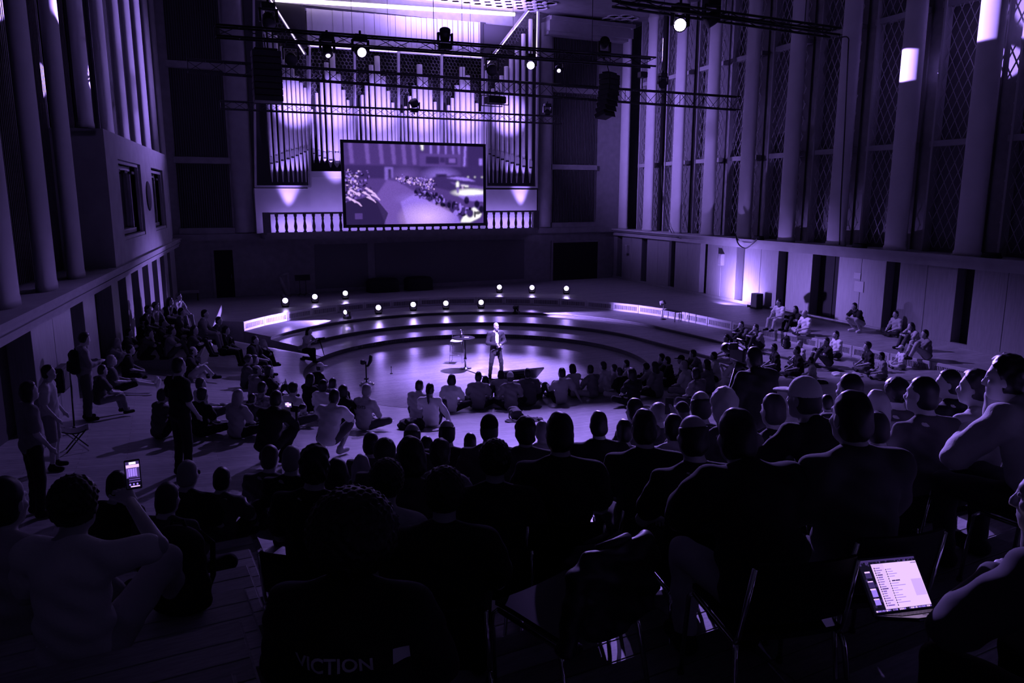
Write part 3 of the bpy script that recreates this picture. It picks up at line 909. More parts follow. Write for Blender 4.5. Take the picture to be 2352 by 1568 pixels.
moving_head(TF0, 1633, 44, (-8, 18, 2), 'unlit moving head light just right of the glowing one at upper right', 0.15)
moving_head(TF2, 1219, 150, CAMP, 'moving head light with a round white lens on right edge of organ', 0.17, True)
moving_head(TF2, 1283, 160, (3, 12, 1), 'dark moving head light with a pinpoint lens against the dark right grille', 0.16, True, lens_r=0.07)
moving_head(TF2, 668, 135, (-3, 12, 1), 'black moving head light before the left organ tower, beside black speaker column', 0.2, dark_size=1.3)
moving_head(TF1, 617, 48, (-3, 12, 1), 'black moving head light at top of the left organ tower', 0.16)
moving_head(TF2, 1130, 160, (-2, 12, 1), 'black moving head light directly above the hanging projector', 0.2, dark_size=1.3)
moving_head(TF2, 1522, 192, (5, 12, 1), 'dark moving head light on middle truss between second and third column', 0.18)
moving_head(TF1, 1022, 78, (0, 5, 30), 'dark moving head light standing upright on nearest truss by pale strips', 0.15, up=True)
moving_head(TF3, 951, 236, (-8, 30, 20), 'dark moving head light standing upright on lowest truss above the screen', 0.2, up=True)
moving_head(TF1, 1388, 98, (4, 8, 14), 'dark moving head light on nearest truss before the dark right grille', 0.15, up=True)
moving_head(TF3, 1257, 258, (2, 10, 2), 'small dark moving head light at right end of lowest truss', 0.16)
# projector in its frame
s, z = TF2.on(1137, 230, 0.15); p = TF2.w(s, 0.15, z)
t = thing('projector', 'black projector in a slim cradle hanging before the right organ tower', 'projector', tuple(p), TF2.rz)
mb = MB(); mb.rbox((0, 0, 0), (0.72, 0.55, 0.26), 0.03); part(mb, 'body', M_BLACK, t)
mb = MB(); mb.lathe([(0.08, 0), (0.08, 0.1), (0.06, 0.12)], n=12, c=(0.16, -0.27, 0), rot=(R(90), 0, 0)); part(mb, 'lens', mat('dark_glass', 0.02, 0.08), t)
mb = MB()
for zz in (-0.19, 0.2):
    for y in (-0.3, 0.3): mb.tube([(-0.45, y, zz), (0.45, y, zz)], 0.018, n=6)
for x in (-0.43, 0.43):
    for y in (-0.3, 0.3): mb.tube([(x, y, -0.19), (x, y, 0.2)], 0.016, n=6)
mb.tube([(0, 0, 0.2), (0, 0, 0.50)], 0.025, n=6); mb.tube([(0, -0.2, 0.30), (0, 0.2, 0.30)], 0.035, n=6)
part(mb, 'cradle', mat('grey_metal', 0.15, 0.4, metal=0.8), t)
s, z = TF2.on(1476, 172, 0.15); p = TF2.w(s, 0.15, z)
t = thing('control_box', 'small black control box by the second tall column', 'box', tuple(p), TF2.rz)
mb = MB(); mb.rbox((0, 0, 0), (0.34, 0.3, 0.24), 0.03); part(mb, 'body', M_BLACK, t)
mb = MB(); mb.tube([(0, 0, 0.12), (0, 0, -0.3 + 0.0)], 0.02, n=6); mb.tube([(0, 0, -0.1), (0, 0, -0.55)], 0.02, n=6); part(mb, 'clamp', M_BLACK, t)
# line arrays: each cabinet a part
def line_array(pts, w, label, off, yaw):
    z0 = None
    s, z = TF2.on(*pts[0], off); p = TF2.w(s, off, z)
    t = thing('speaker_column', label, 'loudspeaker', tuple(p), TF2.rz + yaw)
    n = 8
    (px0, py0), (px1, py1) = pts
    zb = TF2.on(px1, py1, off)[1]
    h = (z - zb) / n
    y = 0
    for k in range(n):
        tilt = R(3.2 * k) if yaw else R(0.6 * k)
        mb = MB(); mb.rbox((0, y, -h * (k + .5)), (w, 0.5, h * 0.96), 0.02, rot=(-tilt, 0, 0))
        c = part(mb, 'cabinet', M_BLACK, t)
        mb = MB(); mb.rbox((0, y - 0.25, -h * (k + .5)), (w * 0.92, 0.03, h * 0.8), 0.005, rot=(-tilt, 0, 0)); part(mb, 'front_grille', mat('speaker_mesh', 0.02, 0.8), c)
        y += math.sin(tilt) * h * 0.8
    mb = MB(); mb.rbox((0, 0, 0.05), (w * 0.8, 0.3, 0.06), 0.01); mb.tube([(0, 0, 0.05), (0, 0.2, 0.55)], 0.02, n=6); part(mb, 'rigging', M_BLACK, t)
    return t
line_array(((610, 117), (610, 234)), 0.92, 'tall flat black speaker column hanging before the left organ tower', -0.45, 0)
line_array(((1400, 171), (1388, 268)), 0.85, 'curved black speaker column hanging before the right corner columns', -0.6, R(28))

# ================================================================== pictures made of lit dots
def canvas(w, h, bg): return np.ones((h, w, 3)) * np.array(bg)
def fill(c, x0, y0, x1, y1, col, a=1.0):
    h, w = c.shape[:2]
    xs = slice(max(0, int(x0 * w)), max(0, int(math.ceil(x1 * w)))); ys = slice(max(0, int(y0 * h)), max(0, int(math.ceil(y1 * h))))
    c[ys, xs] = c[ys, xs] * (1 - a) + np.array(col) * a
def poly(c, pts, col, a=1.0):
    h, w = c.shape[:2]
    Y, X = np.mgrid[0:h, 0:w]; X = (X + .5) / w; Y = (Y + .5) / h
    ins = np.zeros((h, w), bool)
    for i in range(len(pts)):
        (x0, y0), (x1, y1) = pts[i], pts[i - 1]
        if y0 == y1: continue
        ins ^= ((y0 > Y) != (y1 > Y)) & (X < (x1 - x0) * (Y - y0) / (y1 - y0) + x0)
    c[ins] = c[ins] * (1 - a) + np.array(col) * a
def blob(c, x, y, rx, ry, col, a=1.0, soft=0.25):
    h, w = c.shape[:2]
    Y, X = np.mgrid[0:h, 0:w]; X = (X + .5) / w; Y = (Y + .5) / h
    d = np.hypot((X - x) / rx, (Y - y) / ry)
    m = np.clip((1 + soft - d) / (2 * soft), 0, 1)[..., None] * a
    c[:] = c * (1 - m) + np.array(col) * m
def picture(name, cv, corners, material, parent):    # corners: TL, TR, BR, BL in the parent's space
    h, w = cv.shape[:2]
    TL, TR_, BR, BL = [np.array(p, float) for p in corners]
    u, v = np.meshgrid(np.linspace(0, 1, w + 1), np.linspace(0, 1, h + 1))
    u, v = u[..., None], v[..., None]
    V = (TL * (1 - u) * (1 - v) + TR_ * u * (1 - v) + BR * u * v + BL * (1 - u) * v).reshape(-1, 3)
    i = np.arange(h)[:, None] * (w + 1) + np.arange(w)[None, :]
    Q = np.stack([i, i + w + 1, i + w + 2, i + 1], -1).reshape(-1, 4)
    me = bpy.data.meshes.new(name); set_mesh(me, V, Q)
    at_ = me.color_attributes.new('dots', 'FLOAT_COLOR', 'CORNER')
    col = np.ones((h * w, 4, 4), np.float32); col[:, :, :3] = np.clip(cv, 0, 8).reshape(-1, 1, 3)
    at_.data.foreach_set('color', col.ravel())
    me.materials.append(material)
    return put(name, me, parent)
def srgb(r, g, b): return np.array([((x / 255) / 12.92 if x < 10 else ((x / 255 + 0.055) / 1.055) ** 2.4) for x in (r, g, b)])
D0, D1, D2, D3, D4, D5, D6 = srgb(22, 18, 40), srgb(60, 44, 100), srgb(80, 58, 128), srgb(118, 88, 180), srgb(150, 118, 235), srgb(225, 185, 255), srgb(255, 250, 255)
# ---- the projection screen shows the hall from the other side
cv = canvas(288, 162, D2)
fill(cv, 0, 0, 1, 0.30, D2 * 0.85)
for x in (0.03, 0.14, 0.235, 0.32, 0.395, 0.465): poly(cv, [(x, 0), (x + 0.028, 0), (x + 0.036, 0.25), (x + 0.010, 0.25)], D3, 0.75)
for x in (0.60, 0.655, 0.71, 0.765, 0.81): poly(cv, [(x, 0), (x + 0.014, 0), (x + 0.013, 0.12), (x + 0.001, 0.10)], D4, 0.9)
poly(cv, [(0.535, 0), (0.552, 0), (0.55, 0.07), (0.54, 0.06)], D6); poly(cv, [(0.857, 0), (0.872, 0), (0.862, 0.26), (0.848, 0.26)], D4)
fill(cv, 0.525, 0.11, 0.825, 0.27, D2 * 1.15); fill(cv, 0.57, 0.145, 0.665, 0.23, D1 * 0.8); fill(cv, 0.675, 0.15, 0.705, 0.215, D1 * 0.9); fill(cv, 0.715, 0.15, 0.80, 0.235, D1); fill(cv, 0.74, 0.165, 0.785, 0.21, D3)
fill(cv, 0.885, 0, 1, 0.32, D1 * 0.9); fill(cv, 0.97, 0.16, 0.99, 0.24, D4)
fill(cv, 0, 0.27, 1, 0.42, D1 * 0.95)
fill(cv, 0.275, 0.29, 0.33, 0.44, D4, 0.6); fill(cv, 0.30, 0.31, 0.318, 0.46, D0)
blob(cv, 0.42, 0.38, 0.09, 0.07, D3, 0.6, 0.8); blob(cv, 0.68, 0.38, 0.09, 0.07, D4, 0.8, 0.8)
fill(cv, 0.64, 0.36, 0.72, 0.46, D0, 0.8); blob(cv, 0.69, 0.42, 0.05, 0.05, D0, 0.9)
poly(cv, [(0, 1), (0.30, 0.42), (0.36, 0.42), (1, 0.9), (1, 1)], D2)
poly(cv, [(0.27, 1), (0.20, 0.66), (0.29, 0.44), (0.36, 0.46), (0.75, 0.86), (0.70, 1)], D3, 0.7)
poly(cv, [(0.42, 1), (0.38, 0.72), (0.48, 0.62), (0.80, 0.9), (0.82, 1)], D4, 0.75)
blob(cv, 0.57, 0.92, 0.12, 0.12, D5, 0.85, 0.9); blob(cv, 0.50, 0.68, 0.10, 0.05, D4, 0.6, 0.9)
poly(cv, [(0.62, 0.40), (0.75, 0.38), (1, 0.36), (1, 0.75), (0.80, 0.60), (0.60, 0.52)], D1)
poly(cv, [(0.72, 0.41), (0.80, 0.395), (0.88, 0.41), (0.94, 0.45), (0.86, 0.445)], D4); poly(cv, [(0.74, 0.46), (1, 0.52), (1, 0.56), (0.78, 0.5)], D3, 0.6)
blob(cv, 0.90, 0.60, 0.12, 0.045, D6, 1, 0.35); poly(cv, [(0.80, 0.64), (1, 0.62), (1, 0.72), (0.86, 0.7)], D4, 0.8)
poly(cv, [(0.82, 0.99), (0.86, 0.86), (0.93, 0.79), (0.985, 0.88), (0.97, 0.93), (0.9, 0.985)], D6)
for x in (0.883, 0.935, 0.99): blob(cv, x, 0.395, 0.005, 0.008, D6)
fill(cv, 0.795, 0.475, 0.812, 0.53, D6); blob(cv, 0.804, 0.465, 0.006, 0.012, D6); fill(cv, 0.797, 0.53, 0.81, 0.60, D3); fill(cv, 0.83, 0.50, 0.855, 0.51, D6); fill(cv, 0.838, 0.51, 0.842, 0.55, D5); fill(cv, 0.86, 0.51, 0.885, 0.52, D6)
def soften(c, n):
    for _ in range(n):
        p = np.pad(c, ((1, 1), (1, 1), (0, 0)), mode='edge'); c = (p[:-2, 1:-1] + p[2:, 1:-1] + p[1:-1, :-2] + p[1:-1, 2:] + 2 * p[1:-1, 1:-1]) / 6
    return c
cv = soften(cv, 5)
rs = np.random.default_rng(3)
for i in range(420):                                # far crowd
    u = rs.random(); x = 0.38 + 0.24 * u + rs.normal(0, 0.012); y = 0.43 + 0.12 * u * rs.random() + rs.normal(0, 0.02)
    blob(cv, x, y, 0.003 + 0.002 * rs.random(), 0.006 + 0.006 * rs.random(), (D5, D4, D0, D3, D0)[rs.integers(5)], 0.9)
for i in range(190):                                 # near crowd in silhouette
    u = rs.random(); x = 0.50 + 0.42 * u + rs.normal(0, 0.02); y = 0.57 + 0.34 * u + rs.normal(0, 0.025)
    if 0.86 < x < 0.93 and y > 0.84: continue
    blob(cv, x, y, (0.008 + 0.008 * u) * (.5 + rs.random()), (0.016 + 0.018 * u) * (.5 + rs.random()), (D0, D0, D0, D1, D1, D4)[rs.integers(6)], 0.9)
for i in range(240):                                 # crowd at the left edge
    u = rs.random(); x = 0.01 + 0.19 * u * rs.random() + rs.normal(0, 0.01); y = 0.33 + 0.40 * rs.random() * (1 - 0.3 * u)
    blob(cv, x, y, 0.003 + 0.006 * rs.random(), 0.005 + 0.012 * rs.random(), (D5, D4, D0, D0, D1, D3)[rs.integers(6)], 0.9)
poly(cv, [(0, 1), (0, 0.72), (0.14, 0.66), (0.22, 0.70), (0.29, 0.86), (0.26, 1)], D0 * 1.6, 0.8)
for x, y in ((0.15, 0.55), (0.17, 0.58), (0.19, 0.63), (0.16, 0.66), (0.13, 0.60), (0.06, 0.70), (0.05, 0.58), (0.02, 0.66)): poly(cv, [(x - 0.02, y), (x - 0.005, y - 0.015), (x + 0.035, y + 0.03), (x + 0.05, y + 0.07), (x + 0.043, y + 0.07), (x + 0.025, y + 0.04)], D5, .85)
fill(cv, 0.06, 0.86, 0.11, 0.93, D2)
blob(cv, 0.895, 0.87, 0.028, 0.06, D1, 1); blob(cv, 0.895, 0.81, 0.010, 0.02, D0, 1)
for x, y in ((0.87, 0.70), (0.95, 0.75), (0.985, 0.82)): blob(cv, x, y, 0.02, 0.05, D0, 0.95)
cv = np.maximum(soften(cv, 1) * 1.15 - 0.006, 0.004) * rs.normal(1.0, 0.06, cv.shape[:2])[..., None]
YS = -1.75
def scr(px, py): s, z = BACK.on(px, py, YS); return (s, YS, z)
A_, B_, C_, D_ = scr(783, 320), scr(1117, 331), scr(1114, 520), scr(787, 521)
s0, s1, z1, z0 = (A_[0] + D_[0]) / 2, (B_[0] + C_[0]) / 2, (A_[2] + B_[2]) / 2, (C_[2] + D_[2]) / 2
screen = thing('projection_screen', 'large black framed projection screen showing the crowd, before the organ', 'screen', bo, BACK.rz)
fw = 0.15
for nm, x0, x1, za, zb in (('frame', s0, s1, z1 - fw, z1), ('frame', s0, s1, z0, z0 + fw), ('frame', s0, s0 + fw, z0 + fw, z1 - fw), ('frame', s1 - fw, s1, z0 + fw, z1 - fw)):
    mb = MB(); mb.rbox(((x0 + x1) / 2, YS, (za + zb) / 2), (x1 - x0, 0.10, zb - za), 0.01); part(mb, nm, M_BLACK, screen)
picture('screen_surface', cv, ((s0 + fw, YS - 0.02, z1 - fw), (s1 - fw, YS - 0.02, z1 - fw), (s1 - fw, YS - 0.02, z0 + fw), (s0 + fw, YS - 0.02, z0 + fw)), paint_mat('projected_picture', 1.0), screen)
mb = MB(); slab(mb, s0 + 0.1, s1 - 0.1, YS + 0.0, YS + 0.03, z0 + .1, z1 - .1); part(mb, 'screen_back', M_BLACK, screen)
for x in (s0 + 0.8, s1 - 0.8):
    mb = MB(); mb.tube([(x, YS, z1), (x, YS, CEIL - 0.02)], 0.012, n=4); part(mb, 'wire', M_BLACK, screen)

# ================================================================== stage lamps standing on the steps
def stage_lamp(px, py, zf, target, label, lit=True, r=0.12, hh=0.30):
    p = at(px, py, zf + hh)
    t = thing('stage_floor_lamp', label, 'stage light', (p[0], p[1], zf), 0, 'stage lamps on the steps')
    d = (Vector(target) - Vector(p)); yaw = math.atan2(d.y, d.x) - math.pi / 2
    t.rotation_euler = (0, 0, yaw)
    el = math.asin(max(-1, min(1, d.z / d.length)))
    mb = MB(); mb.rbox((0, 0, 0.06), (0.30, 0.26, 0.12), 0.02); part(mb, 'base', M_BLACK, t)
    mb = MB()
    for x in (-1, 1): mb.rbox((x * 0.16, 0, 0.2), (0.03, 0.10, 0.24), 0.01)
    mb.rbox((0, 0, 0.115), (0.35, 0.10, 0.03), 0.01)
    part(mb, 'yoke', M_BLACK, t)
    q = Euler((-R(90) + el, 0, 0)).to_matrix()
    mb = MB(); mb.lathe([(r * 0.6, -0.16), (r * 0.95, -0.12), (r, 0.06), (r * 1.02, 0.10)], n=14); mb.v = [tuple(q @ Vector(v) + Vector((0, 0, hh))) for v in mb.v]; part(mb, 'head', M_BLACK, t)
    if lit:
        mb = MB(); mb.lathe([(r, 0.095), (r * 0.85, 0.125), (r * 0.3, 0.14)], n=16); mb.v = [tuple(q @ Vector(v) + Vector((0, 0, hh))) for v in mb.v]; part(mb, 'lit_lens', M_LENS, t)
        LIGHTS.setdefault('lamps', []).append((tuple(p), tuple(target)))
    return t
TOPN = ['leftmost', 'second from left', 'third from left', 'fourth from left', 'fifth from left', 'rightmost']
for (x, y), nm in zip(((655, 690), (723, 681), (793, 673), (1147, 659), (1222, 660), (1301, 662)), TOPN):
    stage_lamp(x, y, 0.80, (0.0, 2.0, 4.6), 'lit stage lamp on the top step, %s of the upper row' % nm)
for (x, y), nm in zip(((869, 706), (949, 699), (1024, 696), (1105, 694)), ('leftmost', 'second', 'third', 'rightmost')):
    stage_lamp(x, y, 0.42, (0.0, 4.0, 4.4), 'lit stage lamp in the row below the top step, %s of four' % nm)
sl = stage_lamp(797, 716, 0.42, (-10.5, 29.0, 0.55), 'lamp turned sideways at left, grazing the slatted step panels', True, r=0.10)
LIGHTS['lamps'].pop()
sl2 = stage_lamp(1186, 706, 0.42, (8, 31.5, 0.55), 'dark lamp turned sideways at right, lighting the pale step panels', False, r=0.10)

# ================================================================== things on the stage
p = at(1069, 846, 0)
t = thing('bar_table', 'round dark bar table on one chrome leg beside the speaker', 'table', (p[0], p[1], 0))
mb = MB(); mb.lathe([(0.20, 0), (0.21, 0.012), (0.05, 0.03), (0.03, 0.06)], n=24); part(mb, 'base', M_CHROME, t)
mb = MB(); mb.lathe([(0.032, 0.03), (0.032, 0.26), (0.05, 0.28), (0.05, 0.36), (0.032, 0.38), (0.032, 1.04)], n=12); part(mb, 'column', M_CHROME, t)
mb = MB(); mb.lathe([(0.38, 1.04), (0.39, 1.05), (0.39, 1.065), (0.38, 1.07)], n=32, c=(-0.06, 0, 0)); part(mb, 'table_top', mat('dark_table', 0.012, 0.6, spec=0.12), t)
tb = p
t = thing('water_bottle', 'labelled water bottle standing on the bar table', 'bottle', (p[0] - 0.14, p[1] + 0.03, 1.07))
mb = MB(); mb.lathe([(0.036, 0), (0.038, 0.02), (0.038, 0.17), (0.015, 0.22), (0.014, 0.235)], n=14); part(mb, 'bottle_body', mat('clear_plastic', 0.6, 0.1), t)
mb = MB(); mb.lathe([(0.0395, 0.05), (0.0395, 0.15)], n=14); part(mb, 'paper_label', mat('white_paper', 0.8, 0.6), t)
mb = MB(); mb.lathe([(0.017, 0.235), (0.017, 0.262)], n=10); part(mb, 'cap', mat('white_paper', 0.8, 0.6), t)
t = thing('note_sheet', 'small white note lying on the bar table', 'paper', (p[0] + 0.05, p[1] + 0.02, 1.071))
mb = MB(); mb.box((0, 0, 0.001), (0.15, 0.10, 0.002)); part(mb, 'sheet', mat('white_paper', 0.8, 0.6), t)
p = at(1050, 831, 0)
t = thing('bar_stool', 'white seated bar stool with thin wire legs behind the bar table', 'stool', (p[0], p[1], 0), R(-8))
mb = MB()
mb.grid([[(-0.20 + 0.4 * u, -0.19 + 0.38 * v, 0.76 + 0.05 * (2 * u - 1) ** 2 * 0.5 + (0.03 if v > 0.9 else 0) - 0.01 * (v < 0.1)) for u in np.linspace(0, 1, 9)] for v in np.linspace(0, 1, 9)], smooth=True)
mb.grid([[(-0.20 + 0.4 * u, -0.19 + 0.38 * v, 0.735 + 0.05 * (2 * u - 1) ** 2 * 0.5) for u in np.linspace(0, 1, 9)] for v in np.linspace(0, 1, 9)], smooth=True, flip=True)
part(mb, 'seat', mat('white_seat', 0.8, 0.5), t)
for sx in (-1, 1):
    for sy in (-1, 1):
        mb = MB(); mb.tube([(sx * 0.19, sy * 0.18, 0.74), (sx * 0.23, sy * 0.23, 0.01)], 0.009, n=6); part(mb, 'leg', M_CHROME, t)
mb = MB()
for a, b in (((-0.23, -0.23), (-0.23, 0.23)), ((0.23, -0.23), (0.23, 0.23))): mb.tube([(*a, 0.01), (*b, 0.01)], 0.009, n=6)
mb.tube([(-0.215, -0.21, 0.28), (0.215, -0.21, 0.28)], 0.010, n=6); mb.tube([(-0.215, 0.21, 0.28), (0.215, 0.21, 0.28)], 0.010, n=6)
part(mb, 'foot_rail', M_CHROME, t)
mb = MB(); mb.tube([(-0.21, 0.19, 0.74), (-0.21, 0.22, 1.05), (0.21, 0.22, 1.05), (0.21, 0.19, 0.74)], 0.009, n=6)
for zz in (0.86, 0.93, 0.99): mb.tube([(-0.21, 0.205, zz), (0.21, 0.205, zz)], 0.006, n=5)
part(mb, 'backrest', M_CHROME, t)
# confidence monitor on the floor, leaning towards the audience
a, b = at(1232, 868, 0.02), at(1250, 846, 0.45)
c = at(1157, 855, 0.45)
ex = Vector(c - b); wd = ex.length; ex.normalize()
up_ = Vector(b - a)
t = thing('floor_monitor', 'flat black monitor tilted on the pit floor in front of the speaker', 'monitor', tuple(a))
q = np.array(ex) * wd
Q = [np.zeros(3), q, q + np.array(up_), np.array(up_)]
nn = np.cross(Q[1], Q[3]); nn = nn / np.linalg.norm(nn) * 0.05
mb = MB(); mb.add([tuple(v) for v in Q] + [tuple(v + nn) for v in Q], [(0, 1, 2, 3), (7, 6, 5, 4), (0, 4, 5, 1), (1, 5, 6, 2), (2, 6, 7, 3), (3, 7, 4, 0)]); part(mb, 'back_shell', M_BLACK, t)
mb = MB(); m_ = q / 2 + np.array(up_) * 0.55 - np.array([0, 0, 0]);
mb.box(tuple(m_ - nn * 0.3 + np.array([0, 0, -0.02])), (0.4, 0.2, 0.05), rot=up_.to_track_quat('Y', 'Z').to_matrix()); mb.tube([tuple(m_), tuple(np.array([m_[0], m_[1] - 0.18, 0.0]))], 0.02, n=6); part(mb, 'stand', M_BLACK, t)
def cable(pts, label, r=0.012, m=M_BLACK, name='cable'):
    P = [Vector(p) for p in pts]; out = []
    for i in range(len(P) - 1):
        p0, p1, p2, p3 = P[max(i - 1, 0)], P[i], P[i + 1], P[min(i + 2, len(P) - 1)]
        for u in np.linspace(0, 1, 6, endpoint=False):
            out.append(0.5 * ((2 * p1) + (p2 - p0) * u + (2 * p0 - 5 * p1 + 4 * p2 - p3) * u * u + (3 * p1 - p0 - 3 * p2 + p3) * u ** 3))
    out.append(P[-1])
    mb = MB(); mb.tube(out, r, n=6)
    o = mb.build(name, m); return tag(o, label, 'cable')
def fl(px, py, z=None, dz=0.013):
    p = at(px, py, 0.0 if z is None else z); return (p[0], p[1], p[2] + dz)
cable([fl(1070, 850), fl(1090, 857), fl(1118, 868), fl(1140, 873), fl(1165, 882)], 'dark cable running across the pit floor from table to monitor', 0.016)
cable([fl(1228, 872), fl(1240, 880), fl(1252, 893)], 'short dark cable on the pit floor right of the monitor', 0.016)
# microphone and camera stand at the left of the pit
p = at(842, 884, 0)
t = thing('camera_stand', 'black stand with swivel camera and shiny foot at left pit edge', 'stand', (p[0], p[1], 0))
mb = MB()
for k in range(5):
    a = 2 * math.pi * k / 5
    mb.tube([(0, 0, 0.10), (0.2 * math.cos(a), 0.2 * math.sin(a), 0.02)], 0.02, n=6); mb.lathe([(0.035, 0), (0.05, 0.03), (0.035, 0.06)], n=10, c=(0.2 * math.cos(a), 0.2 * math.sin(a), 0))
part(mb, 'foot', M_CHROME, t)
mb = MB(); mb.tube([(0, 0, 0.08), (0, 0, 0.75)], 0.022, n=8); mb.rbox((0, 0, 0.2), (0.14, 0.10, 0.04), 0.01); part(mb, 'pole', M_BLACK, t)
mb = MB(); mb.lathe([(0.05, -0.07), (0.08, -0.04), (0.08, 0.05), (0.05, 0.08)], n=12, c=(-0.09, 0, 0.72)); mb.tube([(0.02, 0, 0.60), (0.08, 0, 0.62), (0.15, 0, 0.78), (0.16, 0, 0.90), (0.14, 0, 0.95)], [0.03, 0.045, 0.06, 0.055, 0.02], n=10); part(mb, 'camera_head', M_BLACK, t)
mb = MB(); mb.tube([(0.06, -0.04, 0.58), (0.12, -0.05, 0.62), (0.17, -0.05, 0.72)], 0.012, n=6); mb.lathe([(0.03, 0), (0.03, 0.02)], n=10, c=(0.14, 0, 0.945)); part(mb, 'chrome_arm', M_CHROME, t)
p = at(899, 858, 0)
t = thing('floor_microphone', 'tiny dark floor microphone with two glints on the pit floor', 'microphone', (p[0], p[1], 0))
mb = MB(); mb.lathe([(0.05, 0), (0.05, 0.015), (0.01, 0.03), (0.008, 0.2), (0.02, 0.22), (0.012, 0.25)], n=10); part(mb, 'stem', M_BLACK, t)
mb = MB(); mb.lathe([(0.012, 0.02), (0.02, 0.03), (0.012, 0.045)], n=8); part(mb, 'ring', M_CHROME, t)
# monopod of the kneeling photographer stands free on the floor
# back of the stage
def zf(px, py, z): p = at(px, py, z); return (p[0], p[1], z)
for (px, w, lab) in ((880, 1.7, 'left of two bulky black covered instruments by the back wall'), (962, 1.5, 'right of two bulky black covered instruments by the back wall')):
    p = B(BACK.on(px, 650, -1.0)[0], -0.95, 0.8)
    t = thing('covered_instrument', lab, 'covered instrument', p, BACK.rz)
    mb = MB(); rows = []
    for v, (k, z) in enumerate(((1.0, 0.0), (0.98, 0.35), (1.0, 0.55), (0.86, 0.68), (0.5, 0.72), (0.02, 0.73))):
        rows.append([(k * w * 0.5 * math.copysign(abs(math.cos(a)) ** 0.6, math.cos(a)) * (1 + 0.03 * math.sin(7 * a)), k * 0.55 * math.copysign(abs(math.sin(a)) ** 0.6, math.sin(a)), z) for a in np.linspace(0, 2 * math.pi, 33)])
    mb.grid(rows, smooth=True); part(mb, 'cloth_cover', mat('black_cloth', 0.008, 0.9), t)
    for x in (-w * .38, w * .38):
        mb = MB(); mb.tube([(x, -0.3, 0), (x, -0.3, 0.3)], 0.03, n=6); part(mb, 'leg', M_BLACK, t)
p = B(BACK.on(434, 660, -0.5)[0], -0.6, 0.8)
t = thing('bench', 'small pale bench against the back wall by the left door', 'bench', p, BACK.rz)
mb = MB(); mb.rbox((0, 0.1, 0.42), (0.86, 0.34, 0.12), 0.02); part(mb, 'seat', M_WALL, t)
for x in (-0.36, 0.36):
    mb = MB(); mb.rbox((x, 0.1, 0.18), (0.06, 0.3, 0.36), 0.01); part(mb, 'leg', M_BLACK, t)
p = B(BACK.on(655, 650, -1.0)[0], -1.0, 0.8)
t = thing('harp', 'pale tall harp shape standing on the back plateau near left lamps', 'harp', p, BACK.rz)
mb = MB(); mb.tube([(0.12, 0, 0.05), (0.16, 0, 0.6), (0.14, 0, 1.2)], [0.09, 0.06, 0.05], n=8); part(mb, 'pillar', M_WALLD, t)
mb = MB(); mb.tube([(0.14, 0, 1.2), (-0.05, 0, 1.12), (-0.25, 0, 1.02)], [0.06, 0.05, 0.04], n=8); part(mb, 'neck', M_WALLD, t)
mb = MB(); mb.tube([(0.10, 0, 0.1), (-0.08, 0, 0.5), (-0.25, 0, 1.0)], [0.14, 0.10, 0.05], n=8); part(mb, 'soundbox', M_WALLD, t)
mb = MB(); mb.rbox((0, 0, 0.04), (0.5, 0.4, 0.08), 0.02); part(mb, 'base', M_WALLD, t)
for px, py, lab in ((690, 672, 'dark music stand on the back plateau, just right of the harp'), (704, 668, 'dark music stand on the back plateau, second right of the harp')):
    p = B(BACK.on(px, py, -1.0)[0], -0.9, 0.8); t = thing('music_stand', lab, 'music stand', p, BACK.rz)
    mb = MB(); mb.tube([(0, 0, 0.05), (0, 0, 0.8)], 0.015, n=6); part(mb, 'pole', M_BLACK, t)
    mb = MB(); mb.rbox((0, -0.05, 0.92), (0.45, 0.02, 0.3), 0.005, rot=(R(-20), 0, 0)); part(mb, 'desk', M_BLACK, t)
    for k in range(3):
        a = k * 2.094; mb = MB(); mb.tube([(0, 0, 0.12), (0.22 * math.cos(a), 0.22 * math.sin(a), 0.012)], 0.012, n=6); part(mb, 'leg', M_BLACK, t)
p = zf(1523, 733, 0.42)
t = thing('cymbal_stand', 'thin stand with a bulky pale top before the right step panels', 'stand', p, R(-40))
mb = MB(); mb.tube([(0, 0, 0.02), (0, 0, 0.75)], 0.018, n=6); part(mb, 'pole', M_PANEL, t)
mb = MB(); mb.tube([(-0.10, 0, 0.62), (-0.12, 0, 0.72), (0.02, 0, 0.78), (0.10, 0, 0.70)], [0.06, 0.10, 0.09, 0.04], n=8); part(mb, 'top_pad', M_WALL, t)
mb = MB(); mb.lathe([(0.14, 0), (0.14, 0.02), (0.03, 0.04)], n=12); part(mb, 'foot', M_BLACK, t)
p = zf(1530, 737, 0.42)
t = thing('low_table', 'low black framed table at the right step panels', 'table', p, R(-60))
mb = MB(); mb.rbox((0, 0.3, 0.42), (0.9, 0.4, 0.03), 0.005); part(mb, 'table_top', M_BLACK, t)
for x in (-0.42, 0.42):
    for y in (0.13, 0.47):
        mb = MB(); mb.tube([(x, y, 0), (x, y, 0.41)], 0.014, n=6); part(mb, 'leg', M_BLACK, t)
